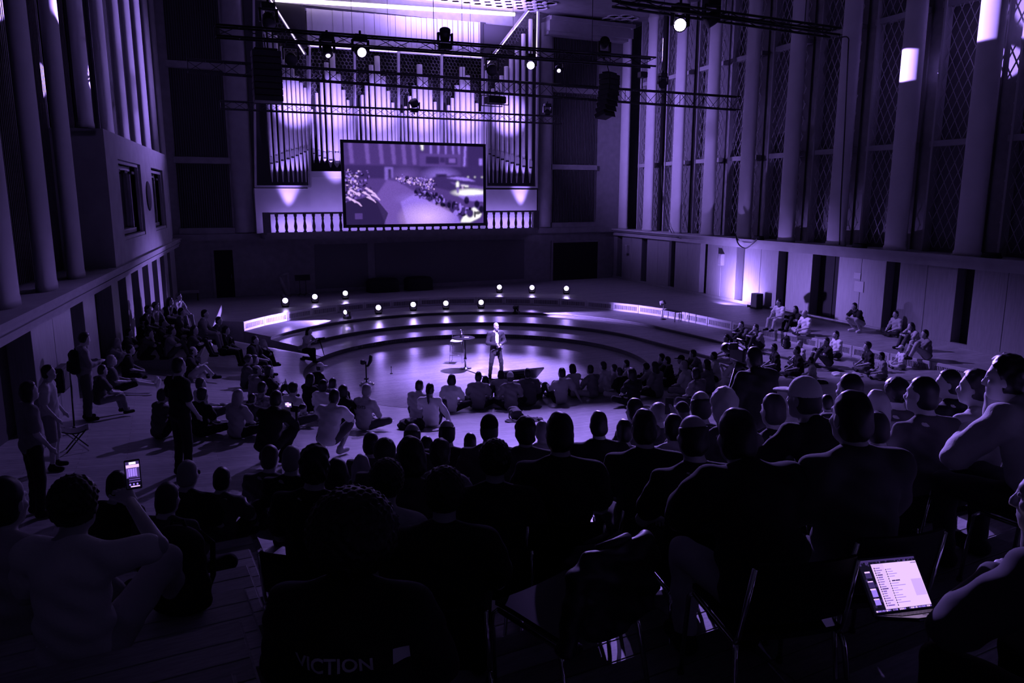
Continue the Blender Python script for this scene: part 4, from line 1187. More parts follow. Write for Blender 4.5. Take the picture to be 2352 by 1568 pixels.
# right wall fixtures
s, z = RIGHT.on(1744, 703, -0.35)
p = RIGHT.w(s, -0.5, floor_z(*RIGHT.w(s, -0.5, 0)[:2]))
t = thing('floor_loudspeaker', 'dark loudspeaker box by the right wall with light behind it', 'loudspeaker', tuple(p), RIGHT.rz)
mb = MB(); mb.rbox((0, 0, 0.34), (0.42, 0.36, 0.68), 0.02); part(mb, 'cabinet', M_BLACK, t)
mb = MB(); mb.rbox((0, -0.18, 0.34), (0.36, 0.02, 0.6), 0.005); part(mb, 'front_grille', mat('speaker_mesh', 0.02, 0.8), t)
UPL = RIGHT.w(s - 0.55, -0.45, p[2])
t = thing('wall_uplight', 'small uplight on the floor washing the right wall veneer', 'stage light', tuple(UPL), RIGHT.rz)
mb = MB(); mb.rbox((0, 0, 0.05), (0.2, 0.14, 0.10), 0.015); part(mb, 'housing', M_BLACK, t)
mb = MB(); mb.box((0, 0, 0.102), (0.16, 0.10, 0.004)); part(mb, 'lit_lens', mat('lens_dim', 0.2, 0.3, emit=PURPLE, strength=2), t)
for px, py, w, h, lab, mm in ((1659, 596, 0.26, 0.55, 'small wall speaker high on the fourth veneer panel', M_WALL), (1442, 572, 0.26, 0.5, 'small wall speaker high on the far veneer panel by the corner', M_WALL), (1968, 633, 0.34, 0.24, 'upper pale notice sheet on the right wall', mat('white_paper', 0.8, 0.6)), (1972, 658, 0.46, 0.42, 'lower pale notice sheet on the right wall', mat('white_paper', 0.8, 0.6))):
    s, z = RIGHT.on(px, py, -0.14)
    q = RIGHT.w(s, -0.12, z)
    sheet = 'notice' in lab
    t = thing('notice_sheet' if sheet else 'wall_speaker', lab, 'sign' if sheet else 'loudspeaker', tuple(q), RIGHT.rz)
    mb = MB(); mb.rbox((0, -0.005 if sheet else -0.08, 0), (w, 0.01 if sheet else 0.18, h), 0.004); part(mb, 'sheet' if sheet else 'cabinet', mm, t)
    if not sheet:
        mb = MB(); mb.rbox((0, -0.175, 0), (w * .8, 0.012, h * .85), 0.003); part(mb, 'front_grille', M_WALLD, t)
def rw(px, py, off): s, z = RIGHT.on(px, py, off); return tuple(RIGHT.w(s, off, z))
cable([rw(1520, 380, -0.02), rw(1522, 440, -0.05), rw(1530, 500, -0.06), rw(1545, 538, -0.2), rw(1560, 545, -0.36)], 'black cable hanging down the third column of the right wall', 0.025)
cable([rw(1690, 540, -0.42), rw(1696, 560, -0.44), rw(1712, 570, -0.44), rw(1728, 560, -0.44), rw(1740, 548, -0.42)], 'black cable loop hanging over the right ledge', 0.03)
cable([rw(1925, 88, -0.05), rw(1947, 86, -0.05), rw(1948, 120, -0.04), rw(1940, 300, -0.04), rw(1932, 450, -0.04), rw(1928, 562, -0.08)], 'long thin black cable running down the seventh column', 0.025)
for px, py, lab in ((1752, 549, 'black coiled cable bundle on the right ledge by the fifth column'), (1985, 570, 'black cloth bundle on the right ledge between seventh and eighth columns'), (2290, 590, 'black cloth bundle on the right ledge beyond the ninth column')):
    s, z = RIGHT.on(px, py, 0.1)
    t = thing('cable_bundle', lab, 'cables', tuple(RIGHT.w(s, -0.14, 3.83)), RIGHT.rz)
    for k in range(3):
        mb = MB(); mb.tube([(0.3 * math.cos(a) * (1 - .1 * k), 0.16 * math.sin(a), 0.03 + 0.05 * k) for a in np.linspace(0, 2 * math.pi, 17)], 0.035, n=6); part(mb, 'coil', mat('black_cloth', 0.008, 0.9), t)
# left wall fixtures
def lw(px, py, off): s, z = LEFT.on(px, py, off); return tuple(LEFT.w(s, off, z))
t = thing('wall_box', 'dark rectangular box on the lit left wall panel', 'box', lw(143, 868, 0.1), LEFT.rz)
mb = MB(); mb.rbox((0, 0, 0), (0.55, 0.16, 0.50), 0.02); part(mb, 'cabinet', M_SLOT, t)
mb = MB(); mb.rbox((0, -0.085, 0), (0.46, 0.012, 0.40), 0.004); part(mb, 'cover', M_GRILLE, t)
p0 = lw(158, 812, 0.05); p1 = lw(171, 985, -0.35)
t = thing('leaning_pole', 'thin black pole leaning on left wall behind the backpack wearer', 'pole', (p1[0], p1[1], p1[2]))
mb = MB(); mb.tube([(0, 0, 0), tuple(np.array(p0) - np.array(p1))], 0.016, n=6); part(mb, 'shaft', M_BLACK, t)
mb = MB(); mb.lathe([(0.03, 0), (0.03, 0.05)], n=8); part(mb, 'rubber_tip', M_BLACK, t)
x, y, z = spot_on_floor(178, 1035, 0)
t = thing('folding_stool', 'small cross legged folding stool with cloth seat by left wall', 'stool', (x, y, z), R(30))
for sx, sy in ((-1, -1), (-1, 1), (1, -1), (1, 1)):
    mb = MB(); mb.tube([(sx * 0.17, sy * 0.14, 0.01), (-sx * 0.17, -sy * 0.14 * -1, 0.40)], 0.012, n=6); part(mb, 'leg', M_CHROME if sx > 0 and sy < 0 else M_BLACK, t)
mb = MB(); mb.grid([[(-0.2 + 0.4 * u, -0.17 + 0.34 * v, 0.41 - 0.05 * math.sin(math.pi * u)) for u in np.linspace(0, 1, 7)] for v in np.linspace(0, 1, 5)], smooth=True); mb.grid([[(-0.2 + 0.4 * u, -0.17 + 0.34 * v, 0.39 - 0.05 * math.sin(math.pi * u)) for u in np.linspace(0, 1, 7)] for v in np.linspace(0, 1, 5)], smooth=True, flip=True)
part(mb, 'seat', mat('dark_cloth', 0.05, 0.9), t)

# ================================================================== figures: smooth blended volumes turned into one skin
def V3(*a): return np.array(a, float)
class Sdf:
    def __init__(self): self.p = []
    def cap(self, a, b, r0, r1=None, k=0.03):
        a, b = np.array(a, float), np.array(b, float); r1 = r0 if r1 is None else r1
        m = max(r0, r1)
        self.p.append(('c', a, b, r0, r1, k, np.minimum(a, b) - m, np.maximum(a, b) + m)); return self
    def ell(self, c, r, M=None, k=0.03, sub=False):
        c, r = np.array(c, float), np.array(r, float); M = np.eye(3) if M is None else M
        m = np.abs(M) @ r
        self.p.append(('s' if sub else 'e', c, r, M, k, 0, c - m, c + m)); return self
    def tube(self, a, b, fwd, r0, r1, k=0.04):       # elliptical limb: (half width, half depth) at both ends
        a, b = np.array(a, float), np.array(b, float); d = b - a; d = d / np.linalg.norm(d)
        f = np.array(fwd, float); f = f - d * (f @ d); f = f / np.linalg.norm(f); u = np.cross(f, d)
        m = max(max(r0), max(r1))
        self.p.append(('t', a, b, (u, f, r0, r1), 0, k, np.minimum(a, b) - m, np.maximum(a, b) + m)); return self
    def mesh(self, name, res, post=None, smooth=True):
        lo = np.min([p[6] for p in self.p if p[0] != 's'], 0) - 2 * res; hi = np.max([p[7] for p in self.p if p[0] != 's'], 0) + 2 * res
        n = np.ceil((hi - lo) / res).astype(int) + 1
        D = np.full(n, 0.5)
        ax = [lo[i] + res * np.arange(n[i]) for i in range(3)]
        for p in self.p:
            k = p[5] if p[0] in 'ct' else p[4]
            mg = k + 3 * res
            i0 = np.maximum(np.floor((p[6] - mg - lo) / res).astype(int), 0); i1 = np.minimum(np.ceil((p[7] + mg - lo) / res).astype(int) + 1, n)
            if np.any(i1 <= i0): continue
            sl = tuple(slice(a, b) for a, b in zip(i0, i1))
            X = np.stack(np.meshgrid(ax[0][sl[0]], ax[1][sl[1]], ax[2][sl[2]], indexing='ij'), -1)
            if p[0] == 'c':
                a, b, r0, r1 = p[1:5]; ab = b - a
                t = np.clip(((X - a) @ ab) / max(ab @ ab, 1e-9), 0, 1)
                d = np.linalg.norm(X - a - t[..., None] * ab, axis=-1) - (r0 + (r1 - r0) * t)
            elif p[0] == 't':
                a, b, (u, f, r0, r1) = p[1], p[2], p[3]; ab = b - a; L = np.linalg.norm(ab); e = ab / L
                q = X - a; h = q @ e; t = np.clip(h / L, 0, 1); ex = h - t * L
                wa = r0[0] + (r1[0] - r0[0]) * t; wb = r0[1] + (r1[1] - r0[1]) * t; wm = np.minimum(wa, wb)
                d = (np.sqrt(((q @ u) / wa) ** 2 + ((q @ f) / wb) ** 2 + (ex / (wm * 0.8)) ** 2) - 1) * wm
            else:
                c, r, M = p[1], p[2], p[3]
                q = (X - c) @ M
                k0 = np.linalg.norm(q / r, axis=-1); k1 = np.linalg.norm(q / (r * r), axis=-1)
                d = k0 * (k0 - 1) / np.maximum(k1, 1e-9)
            A = D[sl]
            if p[0] == 's':
                h = np.clip(0.5 - 0.5 * (A + d) / k, 0, 1); D[sl] = A * (1 - h) - d * h + k * h * (1 - h)
            else:
                h = np.clip(0.5 + 0.5 * (A - d) / k, 0, 1); D[sl] = A * (1 - h) + d * h - k * h * (1 - h)
        if post is not None:
            X = np.stack(np.meshgrid(*ax, indexing='ij'), -1); D = post(D, X)
            D[[0, -1]] = 0.5; D[:, [0, -1]] = 0.5; D[:, :, [0, -1]] = 0.5
        V, Q = surface_net(D)
        if len(Q) == 0: return None
        me = bpy.data.meshes.new(name)
        set_mesh(me, lo + V * res, Q, smooth=smooth)
        return me
def surface_net(D):
    S = D < 0
    n = D.shape
    cn = (n[0] - 1, n[1] - 1, n[2] - 1); NC = cn[0] * cn[1] * cn[2]
    acc = np.zeros((NC, 3)); cnt = np.zeros(NC); quads = []
    cid = lambda i, j, k: (i * cn[1] + j) * cn[2] + k
    for axn in range(3):
        s0 = [slice(None)] * 3; s1 = [slice(None)] * 3; s0[axn] = slice(0, -1); s1[axn] = slice(1, None)
        a, b = S[tuple(s0)], S[tuple(s1)]
        I = np.argwhere(a != b)
        if len(I) == 0: continue
        d0 = D[tuple(s0)][tuple(I.T)]; d1 = D[tuple(s1)][tuple(I.T)]
        pos = I.astype(float); pos[:, axn] += d0 / (d0 - d1)
        o1, o2 = (axn + 1) % 3, (axn + 2) % 3
        ok = (I[:, o1] > 0) & (I[:, o2] > 0) & (I[:, o1] < n[o1] - 1) & (I[:, o2] < n[o2] - 1)
        I, pos = I[ok], pos[ok]; inside = a[tuple(I.T)]
        ids = []
        for x, y in ((-1, -1), (0, -1), (0, 0), (-1, 0)):
            J = I.copy(); J[:, o1] += x; J[:, o2] += y
            ids.append(cid(J[:, 0], J[:, 1], J[:, 2]))
        ids = np.stack(ids, 1)
        for c in range(4):
            for q in range(3): acc[:, q] += np.bincount(ids[:, c], weights=pos[:, q], minlength=NC)
            cnt += np.bincount(ids[:, c], minlength=NC)
        quads.append(np.where(inside[:, None], ids, ids[:, ::-1]))
    if not quads: return np.zeros((0, 3)), np.zeros((0, 4), int)
    Q = np.concatenate(quads)
    used = np.flatnonzero(cnt > 0); remap = np.full(NC, -1); remap[used] = np.arange(len(used))
    return acc[used] / cnt[used][:, None], remap[Q]

def rotz(a): c, s = math.cos(a), math.sin(a); return np.array([[c, -s, 0], [s, c, 0], [0, 0, 1.0]])
def rotx(a): c, s = math.cos(a), math.sin(a); return np.array([[1.0, 0, 0], [0, c, -s], [0, s, c]])
def roty(a): c, s = math.cos(a), math.sin(a); return np.array([[c, 0, s], [0, 1.0, 0], [-s, 0, c]])
# joints (metres, facing +y, ground contact at z = 0); pel, chs, nb, hc on the axis; the rest given for the right side (x > 0)
def J(pel, chs, nb, hc, sh, el, wr, hip, kn, an, to, L=None, pitch=0.0):
    d = dict(pel=V3(*pel), chs=V3(*chs), nb=V3(*nb), hc=V3(*hc), pitch=pitch)
    for k, v in dict(sh=sh, el=el, wr=wr, hip=hip, kn=kn, an=an, to=to).items():
        d[k + 'R'] = V3(*v); d[k + 'L'] = V3(-v[0], v[1], v[2])
    for k, v in (L or {}).items(): d[k] = V3(*v)
    return d
POSES = dict(
    cross=J((0, 0, .13), (0, .03, .42), (0, .05, .58), (0, .11, .745), (.185, .05, .545), (.27, .10, .31), (.12, .30, .22), (.10, .03, .11), (.36, .27, .17), (-.05, .36, .07), (-.16, .40, .06), pitch=-.08),
    knees=J((0, 0, .13), (0, .03, .42), (0, .06, .58), (0, .12, .745), (.185, .07, .545), (.27, .24, .40), (.06, .44, .42), (.10, .04, .12), (.15, .38, .47), (.11, .52, .08), (.12, .66, .04), pitch=-.06),
    lean=J((0, 0, .13), (0, -.07, .42), (0, -.12, .58), (0, -.08, .75), (.19, -.13, .54), (.30, -.26, .30), (.34, -.36, .06), (.10, .04, .12), (.14, .42, .40), (.12, .66, .08), (.13, .80, .05)),
    lean1=J((0, 0, .13), (0, -.04, .42), (.01, -.07, .58), (.0, -.03, .75), (.19, -.08, .54), (.34, -.12, .31), (.44, -.20, .06), (.10, .04, .12), (.14, .42, .40), (.12, .66, .08), (.13, .80, .05), L=dict(elL=(-.25, .10, .36), wrL=(-.14, .32, .40))),
    side=J((0, 0, .13), (0, .02, .42), (0, .05, .58), (0, .12, .745), (.185, .04, .545), (.25, .20, .34), (.08, .38, .40), (.10, .04, .12), (.22, .40, .36), (.16, .62, .08), (.17, .76, .05), L=dict(knL=(-.34, .28, .15), anL=(.02, .44, .07), toL=(.14, .46, .06), elL=(-.26, .18, .32), wrL=(-.10, .34, .30))),
    chin=J((0, 0, .13), (0, .05, .42), (0, .12, .57), (0, .22, .715), (.18, .12, .53), (.20, .36, .42), (.06, .30, .60), (.10, .04, .12), (.15, .38, .44), (.11, .50, .08), (.12, .64, .04), pitch=-.1, L=dict(elL=(-.25, .26, .38), wrL=(.02, .42, .44))),
    stretch=J((0, 0, .13), (0, -.03, .42), (0, -.05, .58), (0, 0, .75), (.185, -.05, .545), (.27, .02, .32), (.14, .26, .26), (.10, .04, .12), (.13, .46, .20), (.12, .88, .08), (.14, .92, .20)),
    chair=J((0, 0, .53), (0, .01, .84), (0, .03, 1.02), (0, .09, 1.19), (.19, .02, .975), (.26, .12, .72), (.10, .34, .62), (.10, .03, .52), (.16, .45, .50), (.15, .44, .09), (.16, .58, .04), pitch=-.05),
    fwd=J((0, 0, .53), (0, .12, .80), (0, .22, .95), (0, .33, 1.09), (.19, .20, .92), (.24, .38, .69), (.05, .56, .64), (.10, .03, .52), (.17, .45, .50), (.16, .42, .09), (.17, .56, .04), pitch=-.12),
    chinc=J((0, 0, .53), (0, .10, .82), (0, .18, .98), (0, .28, 1.13), (.19, .17, .95), (.20, .42, .80), (.07, .36, 1.00), (.10, .03, .52), (.17, .45, .50), (.16, .42, .09), (.17, .56, .04), pitch=-.1, L=dict(elL=(-.24, .36, .70), wrL=(.03, .46, .78))),
    up=J((0, 0, .53), (0, .01, .84), (0, .03, 1.02), (0, .08, 1.19), (.19, .04, .985), (.26, .30, 1.00), (.12, .34, 1.22), (.10, .03, .52), (.16, .45, .50), (.15, .44, .09), (.16, .58, .04), L=dict(elL=(-.26, .12, .72), wrL=(-.10, .34, .62))),
    phone=J((0, 0, .13), (0, .00, .44), (0, .02, .61), (0, .09, .775), (.20, .03, .575), (.34, .14, .58), (.10, .34, .70), (.10, .04, .12), (.24, .36, .40), (.16, .56, .08), (.17, .70, .05), L=dict(elL=(-.28, .08, .34), wrL=(-.14, .32, .40))),
    perch=J((0, 0, .42), (0, .03, .72), (0, .06, .89), (0, .13, 1.055), (.185, .06, .85), (.25, .18, .60), (.10, .40, .52), (.10, .03, .41), (.15, .43, .42), (.14, .50, .08), (.15, .64, .04), pitch=-.08),
    stand=J((0, 0, .95), (0, .01, 1.27), (0, .01, 1.46), (0, .05, 1.63), (.19, 0, 1.41), (.25, .00, 1.13), (.22, .14, .92), (.09, 0, .90), (.11, .02, .49), (.12, -.02, .09), (.14, .12, .04)),
    hold=J((0, 0, .95), (0, .01, 1.27), (0, .01, 1.46), (0, .07, 1.62), (.19, 0, 1.41), (.25, .06, 1.14), (.08, .28, 1.16), (.09, 0, .90), (.11, .02, .49), (.12, -.02, .09), (.14, .12, .04), pitch=-.15),
    squat=J((0, -.02, .30), (0, .12, .58), (0, .20, .73), (0, .29, .87), (.18, .18, .69), (.25, .34, .50), (.06, .50, .52), (.10, .02, .29), (.22, .36, .45), (.15, .10, .10), (.19, .26, .04), pitch=-.08),
    kneel=J((0, 0, .42), (0, .05, .72), (0, .08, .90), (0, .16, 1.06), (.18, .08, .85), (.24, .24, .66), (.08, .40, .78), (.10, .02, .40), (.14, .40, .46), (.13, .40, .09), (.14, .54, .04), L=dict(knL=(-.14, .22, .07), anL=(-.13, -.20, .09), toL=(-.13, -.30, .05)), pitch=-.15),
)
POSES['speak'] = J((0, 0, .95), (0, .0, 1.27), (0, .0, 1.46), (0, .04, 1.63), (.20, -.01, 1.41), (.29, .02, 1.13), (.06, .25, 1.09), (.09, 0, .90), (.17, .03, .49), (.20, -.01, .09), (.25, .14, .04), pitch=-.06)
POSES['camop'] = POSES['hold']
TIP = dict(cross=.745, knees=.745, lean=.75, lean1=.75, side=.745, chin=.715, stretch=.75, chair=1.19, fwd=1.09, chinc=1.13, up=1.19, phone=.775, perch=1.055, stand=1.63, hold=1.62, squat=.87, kneel=1.06)
def head_matrix(yaw, pitch): return rotz(yaw) @ rotx(pitch)
HS = 0.93
def head_prims(s, hc, M, fine):
    def P(x, y, z): return hc + M @ (V3(x, y, z) * HS)
    def E(c, r, k=.03, sub=False, rot=None): s.ell(P(*c), V3(*r) * HS, M if rot is None else M @ rot, k, sub)
    E((0, -.012, .032), (.079, .100, .104)); E((0, .034, -.058), (.060, .066, .070), .035); E((0, .072, -.098), (.026, .026, .024), .03)
    for sx in (-1, 1):
        E((sx * .080, -.004, -.008), (.012, .024, .034), .012); E((sx * .046, .058, -.020), (.024, .03, .022), .02)
    s.cap(P(0, .094, .018), P(0, .116, -.026), .010 * HS, .017 * HS, .014)
    s.cap(P(-.038, .082, .034), P(.038, .082, .034), .014 * HS, .014 * HS, .02)
    for sx in (-1, 1): E((sx * .033, .104, .012), (.017, .016, .011), .010, True)
    E((0, .098, -.058), (.026, .012, .007), .008); E((0, .096, -.069), (.022, .012, .008), .008)
def hand_prims(s, wr, el, curl, res, side):
    d = wr - el; d = d / np.linalg.norm(d)
    up = V3(0, 0, 1) - d * d[2]
    if np.linalg.norm(up) < .2: up = V3(0, 1, 0) - d * d[1]
    up = up / np.linalg.norm(up); sd = np.cross(d, up) * side
    s.tube(wr, wr + d * .085, up, (.034, .018), (.042, .014), .015)
    for i, (o, l) in enumerate(((-.030, .066), (-.010, .078), (.010, .074), (.029, .058))):
        b = wr + d * .09 + sd * o; m = b + (d * math.cos(curl) - up * math.sin(curl)) * l * .55
        t = m + (d * math.cos(curl * 2) - up * math.sin(curl * 2)) * l * .5
        s.cap(b - d * .02, m, .0095, .0085, .004); s.cap(m, t, .0085, .007, .004)
    b = wr + d * .03 - sd * .032; m = b + d * .04 - sd * .028 - up * .01; s.cap(b, m, .013, .010, .01); s.cap(m, m + d * .032 - up * .008, .010, .008, .004)
CACHE = {}
def lerp(a, b, t): return a + (b - a) * t
def body_mesh(pose, yaw, res, female, fine):
    key = ('b', pose, yaw, res, female, fine)
    if key in CACHE: return CACHE[key]
    j = POSES[pose]; s = Sdf(); fw = 0.90 if female else 1.0
    F_ = V3(0, 1, 0)
    s.tube(j['pel'], lerp(j['pel'], j['chs'], .55), F_, (.145, .105), (.122 * fw, .088), .05)
    s.tube(lerp(j['pel'], j['chs'], .55), lerp(j['chs'], j['nb'], .35), F_, (.128 * fw, .092), (.150 * fw, .090), .05)
    M = head_matrix(yaw, j['pitch'])
    s.cap(j['nb'] - V3(0, 0, .03), j['hc'] + M @ V3(0, -.02, -.05), .058 * fw, .054 * fw, .03)
    head_prims(s, j['hc'], M, fine)
    for c in 'LR':
        sh = j['sh' + c] * V3(fw, 1, 1); el, wr = j['el' + c], j['wr' + c]
        s.cap(lerp(j['nb'], sh, .2), sh, .052, .054, .05); s.cap(sh, el, .050, .040, .03); s.cap(el, wr, .040, .027, .02)
        if not fine:
            d = wr - el; d = d / np.linalg.norm(d)
            s.ell(wr + d * .055, (.034, .05, .028), None, .02); s.cap(wr + d * .03, wr + d * .13, .026, .016, .02)
        s.cap(j['hip' + c], j['kn' + c], .085, .058, .04); s.cap(j['kn' + c], j['an' + c], .056, .036, .02)
        s.cap(j['an' + c] + V3(0, 0, -.03), j['to' + c], .042, .032, .02)
    me = s.mesh('body', res)
    if fine:                                        # hands with five fingers, same skin
        Vs, Fs = [np.array([v.co[:] for v in me.vertices])], [np.array([p.vertices[:] for p in me.polygons])]
        for c, sd in (('L', -1), ('R', 1)):
            h = Sdf(); hand_prims(h, j['wr' + c], j['el' + c], .5, res, sd)
            m2 = h.mesh('h', .0062); off = sum(len(v) for v in Vs)
            Vs.append(np.array([v.co[:] for v in m2.vertices])); Fs.append(np.array([p.vertices[:] for p in m2.polygons]) + off)
            bpy.data.meshes.remove(m2)
        bpy.data.meshes.remove(me); me = bpy.data.meshes.new('body'); set_mesh(me, np.concatenate(Vs), np.concatenate(Fs), smooth=True)
    CACHE[key] = me
    return me
def folds(amp):
    def f(D, X):
        return D + amp * (np.sin(X[..., 0] * 31 + X[..., 2] * 19) * np.sin(X[..., 1] * 27 + X[..., 2] * 23 + 1.0) + .6 * np.sin(X[..., 2] * 52 + X[..., 0] * 22))
    return f
def shirt_mesh(pose, res, female, sleeve, bulk=0.0):
    key = ('s', pose, res, female, sleeve, bulk)
    if key in CACHE: return CACHE[key]
    j = POSES[pose]; s = Sdf(); fw = 0.90 if female else 1.0; g = .027 + bulk; F_ = V3(0, 1, 0)
    s.tube(j['pel'] + V3(0, 0, -.02), lerp(j['pel'], j['chs'], .55), F_, (.150 + g, .112 + g), (.128 * fw + g, .092 + g), .05)
    s.tube(lerp(j['pel'], j['chs'], .55), lerp(j['chs'], j['nb'], .40), F_, (.132 * fw + g, .095 + g), (.156 * fw + g, .092 + g), .05)
    s.cap(j['nb'] - V3(0, 0, .035), j['nb'] + V3(0, 0, .005), .066 + bulk * .6, .062 + bulk * .6, .03)
    for c in 'LR':
        sh = j['sh' + c] * V3(fw, 1, 1); el, wr = j['el' + c], j['wr' + c]
        s.cap(lerp(j['nb'], sh, .25), sh, .058 + bulk * .6, .068 + bulk * .6, .05)
        if sleeve == 'short': s.cap(sh, lerp(sh, el, .70), .070 + bulk, .074 + bulk, .03)
        elif sleeve == 'long':
            s.cap(sh, el, .066 + bulk, .056 + bulk, .03); s.cap(el, lerp(el, wr, .92), .056 + bulk, .042 + bulk, .02)
        else: s.cap(sh, lerp(sh, el, .10), .060, .058, .03)
    me = s.mesh('shirt', res, folds(.006 if res < .015 else .008)); CACHE[key] = me
    return me
def trouser_mesh(pose, res, female, ln):
    key = ('t', pose, res, female, ln)
    if key in CACHE: return CACHE[key]
    j = POSES[pose]; s = Sdf(); F_ = V3(0, 1, 0)
    up = j['chs'] - j['pel']; up = up / np.linalg.norm(up)
    s.tube(j['pel'] - up * .02, j['pel'] + up * .10, F_, (.160, .122), (.146, .108), .05)
    for c in 'LR':
        h, k, a = j['hip' + c], j['kn' + c], j['an' + c]
        if ln == 'short': s.cap(h, lerp(h, k, .86), .098, .082, .04)
        else: s.cap(h, k, .096, .070, .04); s.cap(k, lerp(k, a, .93), .069, .055, .02)
    me = s.mesh('trousers', res, folds(.004)); CACHE[key] = me
    return me
def shoe_mesh(pose, res):
    key = ('f', pose, res)
    if key in CACHE: return CACHE[key]
    j = POSES[pose]; out = []
    def flat(D, X): return np.maximum(D, .004 - X[..., 2])
    for c in 'LR':
        s = Sdf()
        a, t = j['an' + c], j['to' + c]; d = t - a; d[2] = d[2] if abs(d[2]) > .1 else 0; d = d / max(np.linalg.norm(d), 1e-6)
        z = V3(0, 0, -.035) if pose not in ('stretch',) else V3(0, 0, 0)
        s.cap(a + z - d * .03, t + (V3(0, 0, .005) if pose not in ('stretch',) else V3(0, 0, 0)), .050, .043, .02); s.cap(a + z, a + V3(0, 0, .02), .050, .050, .02)
        out.append(s.mesh('shoe', res, flat))
    CACHE[key] = out
    return out
def hair_mesh(kind, res):
    key = ('h', kind, res)
    if key in CACHE: return CACHE[key]
    s = Sdf(); n = 0.0; face = (0.80, -0.60, .055, .030); nape = -.095; fr = 46
    big = dict(short=(.086, .107, .112), buzz=(.082, .103, .107), curly=(.108, .124, .128), huge=(.165, .165, .165), long=(.090, .110, .114), bob=(.100, .114, .118), pony=(.085, .106, .112), bun=(.085, .106, .112), ring=(.085, .106, .108), cap=(.088, .110, .114), beanie=(.090, .112, .122), wave=(.094, .114, .118))[kind]
    s.ell((0, -.012, .036), V3(*big) * HS)
    if kind in ('short', 'buzz', 'wave', 'pony', 'bun', 'ring'): s.ell((0, -.036, -.028), (.080, .072, .078), None, .02)
    if kind == 'curly': n, fr, nape = .005, 150, -.11
    if kind == 'huge': n, fr, nape = .006, 135, -.20
    if kind == 'wave': n, fr, nape = .006, 60, -.10
    if kind in ('short', 'buzz', 'bun', 'pony', 'ring'): n = .0025
    if kind == 'long': s.ell((0, -.07, -.13), (.098, .052, .21), None, .05); s.ell((0, -.03, -.04), (.098, .07, .12), None, .04); nape, n = -.5, .004
    if kind == 'bob': s.ell((0, -.03, -.055), (.105, .085, .085), None, .05); nape, n = -.14, .004
    if kind == 'pony': s.cap((0, -.11, .03), (0, -.15, -.05), .034, .036, .02); s.cap((0, -.15, -.05), (0, -.14, -.24), .036, .018, .02); nape = -.5
    if kind == 'bun': s.ell((0, -.095, .085), (.046, .046, .044), None, .01)
    if kind == 'cap': s.ell((0, .125, .045), (.066, .075, .012), None, .012)
    def post(D, X):
        x, y, z = X[..., 0], X[..., 1], X[..., 2]
        if n: D = D + n * (np.sin(x * fr) * np.sin(y * fr * 1.1 + 1) * np.sin(z * fr * .9 + 2) * 1.6 + .5 * np.sin(x * fr * 2.1 + z * fr * 1.7) * np.sin(y * fr * 1.9))
        if kind == 'cap': return np.maximum(D, np.where(y > .09, .030, .022 - .10 * (y + .1) * 0) - z)
        if kind == 'beanie': return np.maximum(D, .012 - z)
        cut = np.where(z > .03, face[0] * y + face[1] * (z - face[2]) - face[3], .8 * (y - .019 + (.03 - z) * .12))
        D = np.maximum(D, cut)
        if kind in ('pony',): D = np.maximum(D, np.where(y > -.10, -.075 - z, -1))
        elif kind == 'long': D = np.maximum(D, np.where(y > .045, (y - .045), -1))
        else: D = np.maximum(D, nape - z)
        if kind == 'ring': D = np.maximum(D, z - .060 + .25 * y)
        return D
    me = s.mesh(kind, res, post); CACHE[key] = me
    return me
SKIN = mat('skin', 0.45, 0.5); SKIND = mat('skin_dark', 0.26, 0.5)
CLOTH = dict(W=mat('white_cloth', 0.78, 0.85, bump=.15, bscale=60), L=mat('light_cloth', 0.45, 0.85, bump=.15, bscale=60), G=mat('grey_cloth', 0.20, 0.85, bump=.15, bscale=60), D=mat('dark_grey_cloth', 0.07, 0.9), K=mat('black_cloth', 0.008, 0.9), P=mat('patterned_cloth', 0.35, 0.85, noise=0.95, nscale=14))
HAIRC = dict(k=mat('black_hair', 0.010, 0.45), b=mat('brown_hair', 0.04, 0.5), l=mat('blond_hair', 0.35, 0.5), g=mat('grey_hair', 0.25, 0.55), w=mat('white_hair', 0.8, 0.6))
WHITECAP = CLOTH['W']
ANKLE = {}
def person(x, y, z, heading, pose, label, hair='short', hc='b', shirt='D', trs='K', sleeve='short', female=False, yaw=0.0, scale=1.0, near=0, shorts=False, skin=None, bulk=0.0, shoes='K', group=None, res=None):
    r = res or (0.024, 0.018, 0.0125)[near]
    t = thing('person', label, 'person', (x, y, z), heading, group)
    t.scale = (scale,) * 3
    fine = near == 2
    b = put('body', body_mesh(pose, yaw, r, female, fine), t, material=skin or SKIN)
    put('shirt', shirt_mesh(pose, r, female, sleeve, bulk), t, material=CLOTH[shirt])
    put('trousers', trouser_mesh(pose, r, female, 'short' if shorts else 'long'), t, material=CLOTH[trs])
    for sm in shoe_mesh(pose, r): put('shoe', sm, t, material=CLOTH[shoes])
    j = POSES[pose]; M = head_matrix(yaw, j['pitch'])
    if hair and hair != 'bald':
        hm = hair_mesh(hair, (0.020, 0.014, 0.0072)[near])
        nm = {'cap': 'cap', 'beanie': 'knitted_hat'}.get(hair, 'hair')
        o = put(nm, hm, t, tuple(j['hc']), material=(HAIRC[hc] if nm == 'hair' else CLOTH[hc]))
        o.rotation_euler = Matrix(M.tolist()).to_euler()
        if nm != 'hair':
            o2 = put('hair', hair_mesh('ring', (0.020, 0.014, 0.0072)[near]), t, tuple(j['hc']), material=HAIRC['b']); o2.rotation_euler = o.rotation_euler
    if near == 2 and yaw > .3:
        for sx in (-1, 1):
            mb = MB(); mb.lathe([(.001, -.009), (.008, -.006), (.0105, 0), (.008, .006), (.001, .009)], n=10)
            e = part(mb, 'eye', mat('eye_white', 0.6, 0.2), t); e.location = tuple(j['hc'] + M @ (V3(sx * .033, .086, .012) * HS))
    return t
